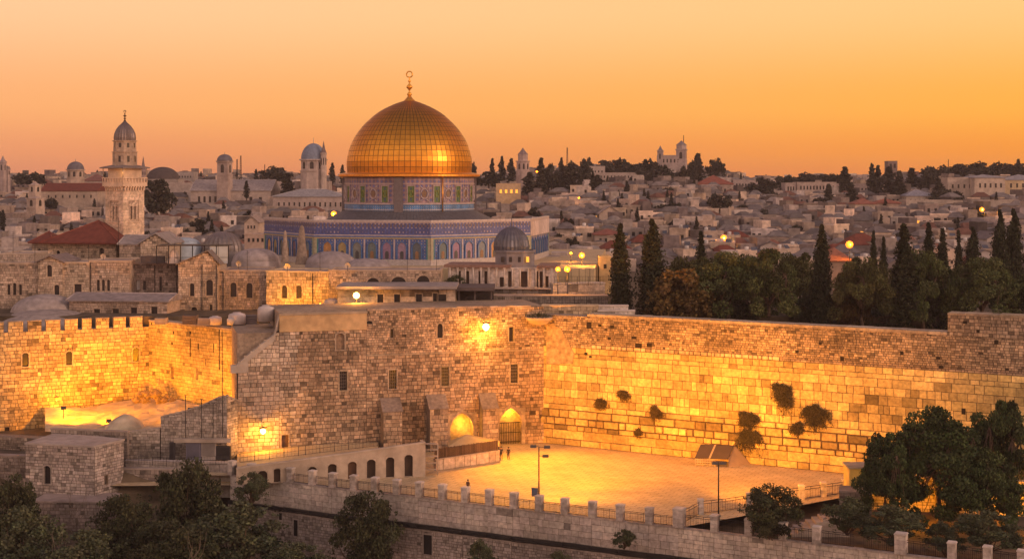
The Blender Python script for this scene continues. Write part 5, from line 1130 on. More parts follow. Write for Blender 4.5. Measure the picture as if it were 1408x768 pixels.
def cypress(seed, h, w, n=9000, s=.25, col=(.032, .036, .018)):
    r = random.Random(seed); t = proto('cypress_tree', 'x', 'tree'); mb = MB(); mb.tube([(0, 0, -1), (0, 0, h*.5), (0, 0, h*.95)], .28, .05, 7); mb.build('trunk', barkm, t)
    mb = MB(); nc = 46
    for k in range(nc):
        f = (k+.5)/nc; z = h*(.06+.9*f); ww = w/2*(min(1, f*3.2+.45))*(1-f**2.3)**.75; nn = 3 if ww > .6 else 1
        for q in range(nn):
            a = r.uniform(0, 6.28); rr = ww*.5*r.random()**.5; clump(mb, (rr*math.cos(a), rr*math.sin(a), z+r.uniform(-.3, .3)), max(.25, ww*.62), int(n/nc/nn), s, r, col, flat=1.5, var=.25, shell=.45)
    for k in range(60): f = r.random(); a = r.uniform(0, 6.28); ww = w/2*(1-f**2.3)**.75; clump(mb, (ww*math.cos(a)*.95, ww*math.sin(a)*.95, h*(.1+.86*f)), .28, 9, s*.9, r, col, flat=2)
    mb.build('crown', leafm, t); return t
def pine(seed, h, w, n=52, per=300, s=.25, col=(.072, .084, .030), cr=.62, lean=0, leafy=1.0, rs=1.0):
    r = random.Random(seed); t = proto('pine_tree', 'x', 'tree'); mt = MB(); mb = MB()
    fork = Vector((lean*.4, 0, h*.34)); branch(mt, (0, 0, -1), fork, .42, .30, r)
    hubs = []
    for k in range(5):
        a = 2*math.pi*k/5+r.uniform(-.4, .4); q = Vector((lean+w*.27*math.cos(a), w*.27*math.sin(a), h*r.uniform(.62, .78))); branch(mt, fork, q, .22, .10, r); hubs.append(q)
    for k in range(n):
        a = r.uniform(0, 6.28); q = r.random()**.55; x, y = lean+w/2*.86*q*math.cos(a), w/2*.86*q*math.sin(a); topz = h*(1-cr*.55*q**2.2); z = topz-h*cr*.62*r.random()**1.1-.6; rad = w*.095*rs*r.uniform(.75, 1.5)
        hb = min(hubs, key=lambda p: (p-Vector((x, y, z))).length); branch(mt, hb, (x, y, z-rad*.3), .06, .02, r, 3)
        clump(mb, (x, y, z), rad, int(per*leafy), s, r, col, flat=.62, shell=.5, var=.32)
    mt.build('trunk', barkm, t); mb.build('crown', leafm, t); return t
def bush(seed, h, w, n=34, per=150, s=.24, col=(.045, .05, .024), name='bush', cat='bush', low=.12):
    r = random.Random(seed); t = proto(name, 'x', cat); mt = MB(); mb = MB()
    for k in range(n):
        a = r.uniform(0, 6.28); q = r.random()**.5; f = r.random(); ww = w/2*math.sqrt(max(.05, 1-((f-.42)/.62)**2)); x, y, z = ww*.85*q*math.cos(a), ww*.85*q*math.sin(a), h*(low+(.93-low)*f)
        if k % 2 == 0: branch(mt, (r.uniform(-.1, .1), r.uniform(-.1, .1), -.5), (x, y, z), .09, .02, r, 3, .2)
        clump(mb, (x, y, z), w*.12*r.uniform(.7, 1.4), per, s, r, col, flat=.85, shell=.35, var=.35)
    for k in range(40): a = r.uniform(0, 6.28); f = r.uniform(.1, 1); ww = w/2*math.sqrt(max(.03, 1-((f-.42)/.6)**2)); clump(mb, (ww*math.cos(a), ww*math.sin(a), h*f), .3, 12, s, r, col)
    mt.build('stem', barkm, t); mb.build('crown', leafm, t); return t
cyA = cypress(1, 12, 3.3); cyB = cypress(2, 12, 4.2, n=11000); cyC = cypress(3, 12, 2.4, n=7000)
piA = pine(4, 11, 13, n=74); piB = pine(5, 11, 11, n=60, lean=.5); piC = pine(6, 10, 12, n=66, col=(.085, .082, .03))
piD = pine(14, 11, 12, n=112, cr=.72, col=(.048,.066,.022), rs=.9); piE = pine(15, 11, 12, n=100, cr=.7, col=(.046,.062,.022), rs=.88)
buA = bush(7, 6, 7, n=48, per=290, s=.19, col=(.048, .052, .025)); buB = bush(8, 5, 5, n=36, per=260, s=.17, col=(.068, .078, .042)); buC = bush(9, 6, 6.5, n=48, per=190, s=.3, col=(.105, .068, .022), name='broadleaf_tree', cat='tree', low=.2)
for o in protos: freeze(o)
def plant(pr_, px, ptop, pbase, Y, wpx, label, hr=12, wr=None, group=None, rz=None, z=None):
    """scale a prototype so that it spans ptop..pbase and wpx in the photograph"""
    b = PX(px, pbase, Y); h = (pbase-ptop)*Y/F; sc = h/hr; sx = wpx*Y/F/wr
    return copy_thing(pr_, tuple(b), rnd.uniform(0, 6.28) if rz is None else rz, (sx, sx, sc), label, group)
CY = {cyA: (12, 3.3), cyB: (12, 4.2), cyC: (12, 2.4)}; G1 = 'cypresses above the great wall'; G2 = 'pines above the great wall'
for p, px, yt, w_, Y, lb in [
 (cyA,853,305,36,224,'dark cypress standing leftmost above the great wall'),
 (cyB,897,301,52,226,'broad dense cypress with a ragged top beside the orange leafed tree'),
 (cyA,1130,306,36,222,'tall slender cypress with a sharp point between the two pine groups'),
 (cyC,1243,308,40,218,'tall thin cypress rising out of the middle of the right pine'),
 (cyC,964,318,22,262,'small cypress peeping above the left pines'),
 (cyC,1277,306,24,262,'slim cypress right behind the tall thin one'),
 (cyC,1296,314,24,262,'second slim cypress behind the right pines, beside the white facade'),
 (cyC,1201,317,15,262,'narrow cypress left of the thin cypress behind the right pine'),
 (cyC,1318,316,16,275,'pale distant cypress between the slim ones and the big right group'),
 (cyB,1338,312,34,262,'squat cypress left of the massive right group'),
 (cyB,1375,288,36,240,'massive cypress at right, left half of the tallest pair'),
 (cyB,1394,287,40,242,'massive cypress at right, right half of the tallest pair'),
 (cyC,1215,325,14,262,'smallest cypress poking up left of the tall thin one')]:
    hr, wr = CY[p]; plant(p, px, yt, 455 if Y < 250 else 430, Y, w_, lb, hr, wr, G1)
for p, hr, wr, px, yt, yb, w_, Y, lb in [
 (piA,11,13,1000,342,462,120,222,'wide dark pine behind the great wall, centre of the left group'),
 (piB,11,11,1058,337,462,92,219,'rounded pine at the right end of the left group'),
 (piC,10,12,955,346,462,110,228,'pine behind the orange leafed tree'),
 (piC,10,12,1098,340,462,90,236,'shaded pine left of the tall slender cypress'),
 (piC,10,12,1185,346,466,92,219,'pine right of the tall slender cypress with pale crown'),
 (piA,11,13,1268,340,466,100,221,'pine with a forked trunk behind the thin cypress'),
 (piA,11,13,1350,350,466,112,219,'wide green pine above the raised end of the great wall'),
 (piB,11,11,1420,372,466,90,222,'pine at the right photo edge above the wall'),
 (piB,11,11,1030,352,462,100,232,'pine in the shade between the left group pines')]:
    plant(p, px, yt, yb, Y, w_, lb, hr, wr, G2)
plant(buC, 935, 374, 460, 218, 92, 'orange leafed broadleaf tree in front of the left pines', 6, 6.5)
plant(buC, 1170, 372, 462, 224, 60, 'brownish round tree between the slender cypress and the right pine', 6, 6.5)
plant(buA, 1120, 400, 462, 226, 70, 'dark bush under the tall slender cypress', 6, 7)
plant(buA, 1300, 400, 466, 224, 90, 'dark bush filling the gap under the right pines', 6, 7)
plant(buB, 1215, 392, 466, 230, 90, 'dark undergrowth bush behind the pine trunks', 5, 5)
plant(buB, 628, 378, 410, 234, 36, 'dark shrub between the cream building and the pavilion', 5, 5)
plant(buA, 985, 405, 462, 228, 110, 'dark bush under the left pines', 6, 7)
# lower right pine group and shrubs
for p, hr, wr, px, yt, yb, w_, Y, lb in [
 (piD,11,12,1290,556,728,170,166,'biggest pine at the lower right with several trunks'),
 (piE,11,12,1372,541,724,112,170,'tall pine behind the biggest one at the lower right'),
 (piE,11,12,1218,590,724,92,163,'smaller pine leaning left in front of the yellow cabin'),
 (piD,11,12,1350,612,745,120,163,'dark low pine filling the lower right corner')]:
    plant(p, px, yt, yb, Y, w_, lb, hr, wr, 'pines at the lower right')
for p, hr, wr, px, yt, yb, w_, Y, lb in [
 (buA,6,7,1062,668,738,92,155,'round dark tree behind the balustrade left of the stair'),
 (buB,5,5,1165,683,730,70,156,'dark bush beside the stone shelter'),
 (buB,5,5,1225,697,745,90,153,'grey green bush under the biggest pine'),
 (buB,5,5,1360,702,755,95,151,'grey green bush at the right under the low pine'),
 (buB,5,5,1300,718,760,60,152,'small bush between the two grey green ones'),
 (buA,6,7,505,676,790,100,172,'dark tree in front of the terrace wall below the plaza'),
 (buB,5,5,858,728,752,34,160,'small bush growing from the cable ledge'),
 (buB,5,5,663,742,790,44,164,'small bush at the bottom edge under the terrace wall'),
 (buB,5,5,770,758,800,40,158,'tiny bush cut off by the bottom edge of the photo'),
 (buA,6,7,255,634,780,112,176,'large dark tree in front of the pale terrace wall at left'),
 (buA,6,7,170,680,790,104,170,'dark tree leaning below the block house'),
 (buA,6,7,14,655,800,90,172,'dark tree at the lower left edge'),
 (buB,5,5,35,700,800,110,164,'dark green bush at the bottom left corner'),
 (buB,5,5,330,690,790,130,172,'dark brown brush at the foot of the terrace wall'),
 (buA,6,7,235,715,800,135,164,'wide dark brush along the bottom left'),
 (buB,5,5,410,745,800,90,168,'low brush left of the tree below the plaza'),
 (buB,5,5,110,730,800,110,160,'low bush in front of the stone ledge'),
 (buB,5,5,345,650,690,50,178,'thin brush over the left end of the cable ledge')]:
    plant(p, px, yt, yb, Y, w_, lb, hr, wr)
# caper shrubs hanging on the great wall
cap = None
for i, (px, py, w_, h_, lb) in enumerate([(830,552,22,18,'small round caper shrub, leftmost on the great wall'),(857,541,20,15,'caper shrub just right of and above the leftmost one'),(901,564,22,16,'wispy caper shrub on the middle of the great wall'),(878,595,16,12,'smallest caper shrub low on the great wall'),(1075,542,34,40,'tall caper shrub high on the great wall'),(1030,576,36,26,'upper of the two stacked caper shrubs'),(1032,600,38,38,'big lower caper shrub hanging down the great wall'),(1121,569,40,36,'bushy caper shrub farthest right on the great wall'),(1095,586,22,16,'small caper shrub left below the bushy one')]):
    u, z = WW.at(px, py); w2 = w_*.1/2; h2 = h_*.1/2; r = random.Random(50+i); t = thing('caper_shrub', lb, 'shrub', WW.T(u, 0, z), 'shrubs growing out of the great wall'); mt = MB(WW.T); mb = MB(WW.T); cc = (.085,.062,.022) if i < 4 else (.06,.05,.025)
    lobes = [(r.uniform(-.5, .5)*w2, r.uniform(-.6, .35)*h2, r.uniform(.35, .8)) for _ in range(3+int(w2*h2*1.5))]
    for k in range(int(60*w2*h2)+30):
        lx, lz, ls = lobes[k % len(lobes)]
        a = r.uniform(-3.14, 3.14); ln = r.random()**.8*1.15; ex = w2*ln*math.sin(a)*ls; up = h2*ln*math.cos(a)*.7*ls; drop_ = h2*ln*r.uniform(.3, 1.3)*ls; dd_ = r.uniform(.1, .55)
        P0 = Vector((u+lx+r.gauss(0, .08), 0, z+h2*.25+lz)); pts_ = [P0+Vector((ex*f, dd_*math.sin(min(1, f*1.3)*2.2)+.12*f, up*f-drop_*f*f*1.2)) for f in (0, .25, .5, .75, 1)]; mt.tube(pts_, .018, .008, 3)
        for _ in range(int(26+44*ln)):
            f = r.random()**.8; i_ = min(3, int(f*4)); g_ = f*4-i_; c_ = pts_[i_]+(pts_[i_+1]-pts_[i_])*g_; s_ = .10; c_ = (c_.x+r.gauss(0, .2), abs(c_.y+r.gauss(0, .1))+.1, c_.z+r.gauss(0, .2)); mb.col = jit(cc, .35, r); mb.poly([(c_[0]+r.gauss(0, s_*.55), c_[1]+r.gauss(0, s_*.4), c_[2]+r.gauss(0, s_*.7)) for _ in range(3)])
    for k in range(10+int(8*w2*h2)):      # long trailing stems below
        lx, lz, ls = lobes[k % len(lobes)]; x0 = u+lx+r.gauss(0, .35*w2); z0_ = z+lz*.6; ln = h2*r.uniform(.7, 1.9); pts_ = [Vector((x0+r.gauss(0, .06)*f*3, .25-.12*f, z0_-ln*f)) for f in (0, .3, .6, 1)]; mt.tube(pts_, .02, .008, 3)
        for _ in range(14): f = r.random(); s_ = .08; c_ = (x0+r.gauss(0, .07), .22, z0_-ln*f); mb.col = jit(cc, .35, r); mb.poly([(c_[0]+r.gauss(0, s_*.5), c_[1]+r.gauss(0, s_*.4), c_[2]+r.gauss(0, s_)) for _ in range(3)])
    mt.build('twigs', barkm, t); mb.build('leaves', leafm, t)
# bare twigs at the lower left
for i, (px, yt, yb, Y, lb) in enumerate([(78,712,800,160,'bare pale sapling at the bottom left'),(105,660,740,176,'leafless thin tree before the block house'),(267,725,800,158,'bare thin branches over the dark brush'),(90,735,800,159,'smaller bare sapling beside the pale one')]):
    b = PX(px, yb, Y); h = (yb-yt)*Y/F; r = random.Random(i+90); mb = MB()
    for k in range(7): a = r.uniform(-.6, .6); branch(mb, b+Vector((0, 0, h*.1*k*.5)), b+Vector((math.sin(a)*h*.4, r.uniform(-.3, .3), h*r.uniform(.6, 1))), .04, .01, r, 4, .2)
    tag(mb.build('bare_sapling', mat('pale_bark', (.17,.13,.10), .9)), lb, 'sapling')
#@@HILLTOWN
EX = []
def mark(px0, px1, Y, m=9): EX.append((px0, px1, Y, m))
def far(name, label, cat, px0, px1, ytop, ybot, Y, **k):
    k.setdefault('fine', False); k.setdefault('depth', 10); EX.append((px0-3, px1+3, Y-10, Y+k['depth']+4)); return bldg(name, label, cat, px0, px1, ytop, ybot, Y, **k)
def wrow(x0, x1, y, n, w_=2.6, h_=5, arch=None, lit=None): return [(x0+(x1-x0)*(k+.5)/n, y, w_, h_, arch, lit) for k in range(n)]
PK = (.40,.31,.27); MV = (.34,.27,.25)
far('church_building', 'pale church body below the square domed bell tower', 'church', 262, 372, 262, 290, 560, depth=22, col=(.36,.29,.26), wins=wrow(270,300,274,4,3,8)+[(345,275,4,9),(358,273,4,4)], roof='ridge', rcol=(.30,.26,.25), peak=(310,247))
far('hall_building', 'long flat roofed building with tall dark windows right of the minaret', 'building', 218, 266, 252, 290, 590, col=(.38,.31,.28), wins=wrow(222,262,275,4,3,10))
far('dark_dome_hall', 'building with a wide dark dome right of the minaret top', 'building', 200, 244, 247, 262, 640, col=(.30,.25,.23), depth=14)
c = PX(224, 247, 648); t = bpy.data.objects['dark_dome_hall']; dome(t, c, 7.6, 6, (.07,.055,.055))
far('flat_building', 'wide low building on the skyline right of the dark dome', 'building', 242, 266, 237, 252, 690, col=(.33,.28,.27), wins=wrow(245,264,243,5,1.6,2.4))
def tower(name, label, px, ytop, ybot, wpx, Y, col, roof='dome', rc=(.13,.12,.14), rh=8, n=4, rot=30, wins=True, cat='tower', levels=1):
    c = PX(px, ybot, Y); r = wpx*Y/F/2*(1.1 if n > 4 else 1.2); zt = zz(ytop, Y); t = thing(name, label, cat, (c.x, c.y, c.z-4)); hh = rh*Y/F; EX.append((px-wpx/2-2, px+wpx/2+2, Y-8, Y+8))
    mb = MB(); mb.col = col; H = zt-c.z; mb.lathe([(r, -4), (r, H*.5), (r*1.06, H*.5), (r*1.06, H*.54), (r*.96, H*.54), (r*.96, H*.94), (r*1.1, H*.95), (r*1.1, H), (0, H)], n, c, smooth=False, a0=R(rot), a1=R(rot)+2*math.pi); mb.build('shaft', plain, t)
    ap = r*.96*math.cos(math.pi/n)
    for k in range(n):
        a = R(rot)+2*math.pi*(k+.5)/n; d = Vector((math.cos(a), math.sin(a))); q = Vector((-d.y, d.x))
        if d.y > .3: continue
        T = lambda u, dd, z, d=d, q=q: (c.x+d.x*(ap+dd)+q.x*u, c.y+d.y*(ap+dd)+q.y*u, c.z+z)
        mb = MB(T); a_ = r*.2 if n < 6 else r*.14; mb.slab([(a_, H*.60), (-a_, H*.60)]+archpts(0, 2*a_, H*.82, a_, 6), -.05, .06); mb.build('window', glassm, t)
    mb = MB(); mb.col = rc
    if roof == 'dome': mb.lathe([(r*.95*math.cos(x*math.pi/16), H+hh*math.sin(x*math.pi/16)) for x in range(8)]+[(.1, H+hh*1.0), (.05, H+hh*1.35)], 16, c)
    elif roof == 'spire': mb.lathe([(r*.95, H), (r*.5, H+hh*.35), (.05, H+hh)], n, c, smooth=False, a0=R(rot), a1=R(rot)+2*math.pi)
    elif roof == 'tier': 
        mb.col = col; mb.lathe([(r*.72, H), (r*.72, H+hh*.42), (r*.8, H+hh*.45), (r*.7, H+hh*.5)], 8, c, smooth=False); mb.col = rc; mb.lathe([(r*.75, H+hh*.5), (r*.3, H+hh*.78), (.05, H+hh)], 8, c, smooth=False)
    mb.build('cap', roofm, t); return t
tower('domed_tower', 'round stone tower with dark dome far left of the minaret', 104, 233, 258, 22, 560, (.40,.31,.26), n=8, rh=11)
tower('bell_tower', 'square bell tower with small dark dome right of the minaret', 309, 221, 262, 19, 560, (.36,.28,.25), rh=9, rot=32)
tower('church_spire', 'thin dark spire just right of the minaret balcony', 197, 233, 252, 7, 620, (.28,.21,.2), 'spire', (.17,.13,.13), 18, n=8)
tower('bell_tower', 'slim tower at the left photo edge with two turrets', 4, 222, 252, 8, 620, (.34,.27,.26), 'spire', (.3,.24,.24), 8)
tower('bell_tower', 'shorter turret beside the tower at the left edge', 10, 232, 252, 7, 622, (.34,.27,.26), 'dome', (.2,.17,.17), 4)
tower('small_belfry', 'small two storey belfry left of the round domed tower', 48, 254, 278, 14, 500, (.42,.33,.28), 'spire', (.35,.27,.24), 5, rot=20)
tower('small_belfry', 'lower square belfry under the small one at left', 49, 272, 300, 20, 470, (.42,.33,.28), 'spire', (.35,.27,.24), 2, rot=20)
t = tower('church_tower', 'octagonal church with slate blue dome left of the golden dome', 431, 219, 252, 33, 560, (.42,.34,.31), n=8, rh=22, rc=(.17,.20,.27), cat='church', rot=22.5)
tower('bell_tower', 'slender belfry attached right of the blue domed church', 445, 210, 252, 8, 556, (.42,.34,.30), 'spire', (.17,.13,.13), 16, n=8)
tower('bell_tower', 'stepped bell tower with pointed top right of the golden dome', 719, 221, 250, 17, 600, (.38,.29,.27), 'tier', (.20,.15,.15), 18, n=8)
far('stone_hall', 'low stone base building under the blue domed church', 'building', 405, 452, 250, 268, 566, col=(.36,.29,.27), wins=wrow(410,448,257,6,2,3))
far('long_red_roof_hall', 'long hall with dark red roof left of the minaret', 'building', 57, 134, 262, 278, 520, col=(.38,.30,.25), roof='ridge', rcol=RED, peak=(95,252), depth=14, wins=wrow(62,130,270,7,2,4))
far('house', 'house with dark red roof at the left of the minaret balcony', 'house', 116, 142, 248, 262, 600, col=(.33,.26,.24), roof='hip', rcol=(.19,.09,.075), peak=(129,239))
far('grey_roof_hall', 'long hall with pale grey roof left of the golden dome', 'building', 375, 476, 270, 296, 520, depth=18, col=(.36,.29,.27), roof='hip', rcol=(.27,.26,.27), peak=(430,260), wins=wrow(380,472,281,13,2.2,6))
far('terraced_building', 'pale terraced block below the blue domed church', 'building', 345, 398, 250, 270, 620, col=(.36,.29,.27), wins=wrow(348,396,257,9,1.8,3)+wrow(348,396,264,9,1.8,3))
far('lit_house', 'house with brightly lit yellow windows right of the golden dome', 'house', 682, 716, 253, 270, 540, col=(.42,.30,.20), wins=wrow(685,714,263,4,3,5,None,litw))
far('domed_hall', 'pale low domed hall right of the golden dome', 'building', 655, 700, 249, 258, 640, col=(.35,.28,.26)); c = PX(677, 249, 648); dome(bpy.data.objects['domed_hall'], c, 8, 2.6, (.30,.26,.25))
far('hotel_building', 'large pale hotel block on the ridge with a long stone base', 'building', 770, 893, 253, 268, 650, depth=20, col=(.38,.30,.26), wins=wrow(775,890,260,22,1.6,3))
far('hotel_building', 'upper storeys of pale blocks on the ridge left of the castle', 'building', 806, 880, 238, 254, 672, col=(.36,.29,.26), wins=wrow(810,876,243,14,1.7,3)+wrow(810,876,249,14,1.7,3), depth=14)
far('hotel_building', 'small pale block left end of the ridge hotel', 'building', 790, 832, 229, 252, 690, col=(.37,.30,.27), wins=wrow(793,830,236,8,1.7,3)+wrow(793,830,243,8,1.7,3))
far('abbey_building', 'hilltop abbey hall between its two towers', 'building', 906, 942, 214, 240, 700, col=(.36,.29,.28), wins=wrow(910,940,221,6,2,5,'r'))
tower('abbey_tower', 'taller abbey tower with pointed cap on the wooded hill', 937, 205, 238, 16, 702, (.36,.29,.28), 'tier', (.2,.17,.18), 12, n=4)
tower('abbey_turret', 'smaller abbey turret left of the taller tower', 908, 207, 236, 9, 701, (.36,.29,.28), 'spire', (.2,.17,.18), 7)
far('red_roof_villa', 'wide villa with low red hipped roof right of the wooded hill', 'house', 960, 1008, 253, 268, 640, col=(.38,.30,.27), roof='hip', rcol=(.24,.08,.055), peak=(984,241), wins=wrow(963,1005,260,8,2,4), depth=16)
far('apartment_block', 'flat roofed block right of the red roofed villa', 'building', 1008, 1042, 248, 266, 660, col=(.34,.27,.26), wins=wrow(1011,1040,254,7,2,3)+wrow(1011,1040,260,7,2,3))
far('apartment_block', 'narrow columned block on the right ridge', 'building', 1080, 1094, 252, 270, 640, col=(.42,.33,.30), wins=wrow(1082,1093,260,3,2,7))
far('apartment_block', 'long block with pale colonnade on the right ridge', 'building', 1096, 1150, 251, 270, 645, col=(.42,.33,.29), wins=wrow(1099,1148,258,11,2,5))
far('apartment_block', 'shaded block at the right end of the colonnade', 'building', 1150, 1200, 253, 275, 650, col=(.36,.28,.26), wins=wrow(1153,1198,260,9,2,3)+wrow(1153,1198,267,9,2,3))
far('villa', 'cream villa with red tiled roof below the cypress group', 'house', 1176, 1204, 280, 296, 520, col=(.48,.38,.31), roof='hip', rcol=(.26,.10,.07), peak=(1190,272), wins=[(1187,287,4,5),(1196,287,4,5)])
far('villa', 'long low red roofed villa right of the cream one', 'house', 1204, 1238, 279, 292, 528, col=(.36,.26,.22), roof='hip', rcol=(.25,.09,.06), peak=(1222,273), wins=wrow(1206,1236,286,4,2,3))
far('slate_roof_house', 'pale house with blue grey hipped roof on the right hillside', 'house', 1246, 1284, 269, 284, 560, col=(.42,.35,.30), roof='hip', rcol=(.22,.22,.26), peak=(1265,261), wins=wrow(1249,1281,276,5,2,4))
far('monastery_building', 'long pale monastery wing on the right ridge', 'building', 1303, 1340, 245, 268, 590, col=(.42,.34,.29), wins=wrow(1306,1338,256,4,2.5,5), depth=16, rcol=(.28,.27,.28))
far('monastery_building', 'tallest middle wing of the monastery on the right ridge', 'building', 1340, 1382, 244, 268, 584, col=(.46,.37,.31), wins=wrow(1344,1380,255,5,2.6,6), roof='hip', rcol=(.26,.25,.27), peak=(1362,240), depth=18)
far('monastery_building', 'yellowish right wing of the monastery at the photo edge', 'building', 1382, 1440, 247, 270, 588, col=(.48,.37,.24), wins=wrow(1386,1436,255,6,2.6,6), roof='hip', rcol=(.26,.25,.27), peak=(1410,240), depth=18)
far('long_stone_terrace', 'long stone terrace building below the monastery', 'building', 1246, 1440, 276, 290, 530, col=(.38,.31,.27), wins=wrow(1250,1320,284,10,2,3))
far('scaffold_tower_house', 'narrow tower house with an open top above the cypress group', 'building', 1221, 1234, 222, 262, 640, col=(.20,.15,.14), wins=wrow(1222,1233,228,2,3,6,None)+wrow(1222,1233,240,2,3,6,None), depth=6)
far('lit_orange_wall', 'orange lit stone house beside the leftmost cypress', 'house', 824, 840, 354, 382, 262, col=(.5,.36,.2), wins=[(832,366,4,6)], depth=5)
far('white_facade', 'pale facade glimpsed between the right cypresses', 'house', 1303, 1322, 345, 396, 300, col=(.55,.42,.34), wins=[(1309,360,3,5),(1316,360,3,5)])
far('red_roof_house', 'house with dark red roof behind the lamp halo right of the pavilion', 'house', 818, 856, 322, 340, 400, col=(.33,.26,.23), roof='hip', rcol=(.22,.08,.06), peak=(838,314), wins=wrow(822,852,330,4,3,5))
far('orange_roof_house', 'house with a broad orange red roof under the rightmost bright lamp', 'house', 1142, 1172, 358, 380, 300, col=(.3,.2,.15), roof='hip', rcol=(.30,.12,.07), peak=(1152,340), depth=14)
far('gable_chapel', 'small tan gabled chapel on the hillside above the pavilion lamps', 'chapel', 824, 854, 294, 306, 470, col=(.44,.34,.28), roof='gable', peak=(839,284), rcol=(.3,.24,.22), wins=[(839,298,3,5)])
far('tan_house', 'tan gabled house just left of the tiled hall parapet', 'house', 336, 355, 306, 322, 400, col=(.44,.34,.28), roof='gable', peak=(346,298), rcol=(.28,.22,.2), wins=wrow(339,352,312,3,2,4))
far('tan_house', 'low tan house below the gabled one near the tiled hall', 'house', 336, 366, 323, 345, 350, col=(.40,.30,.25), wins=wrow(339,364,330,4,3,5))
# far pine and cypress silhouettes
fA = None
def farproto(seed, kind):
    r = random.Random(seed); t = thing('cypress_tree' if kind == 'c' else 'round_tree', 'x', 'tree'); mb = MB(); col = (.038,.036,.028)
    if kind == 'c':
        for k in range(26): f = (k+.5)/26; ww = 2.0*min(1, f*3+.4)*(1-f**2.2)**.8; clump(mb, (r.uniform(-.3, .3)*ww, r.uniform(-.3, .3)*ww, 12*(.03+.93*f)), max(.4, ww*.8), 34, .75, r, col, flat=1.3, shell=.3)
    else:
        for k in range(34): a = r.uniform(0, 6.28); q = r.random()**.5; f = r.random(); x, y, z = 4.6*q*math.cos(a), 4.6*q*math.sin(a), 2.2+5.2*f*(1-.45*q*q); clump(mb, (x, y, z), 1.5, 40, .8, r, col, flat=.75, shell=.3)
    mt = MB(); mt.tube([(0, 0, -2), (0, 0, 5)], .35, .15, 6); mt.build('trunk', barkm, t); mb.build('crown', leafm, t); freeze(t); protos.append(t); return t
fc = [farproto(k, 'c') for k in (21, 22)]; fr_ = [farproto(k, 'r') for k in (31, 32, 33)]
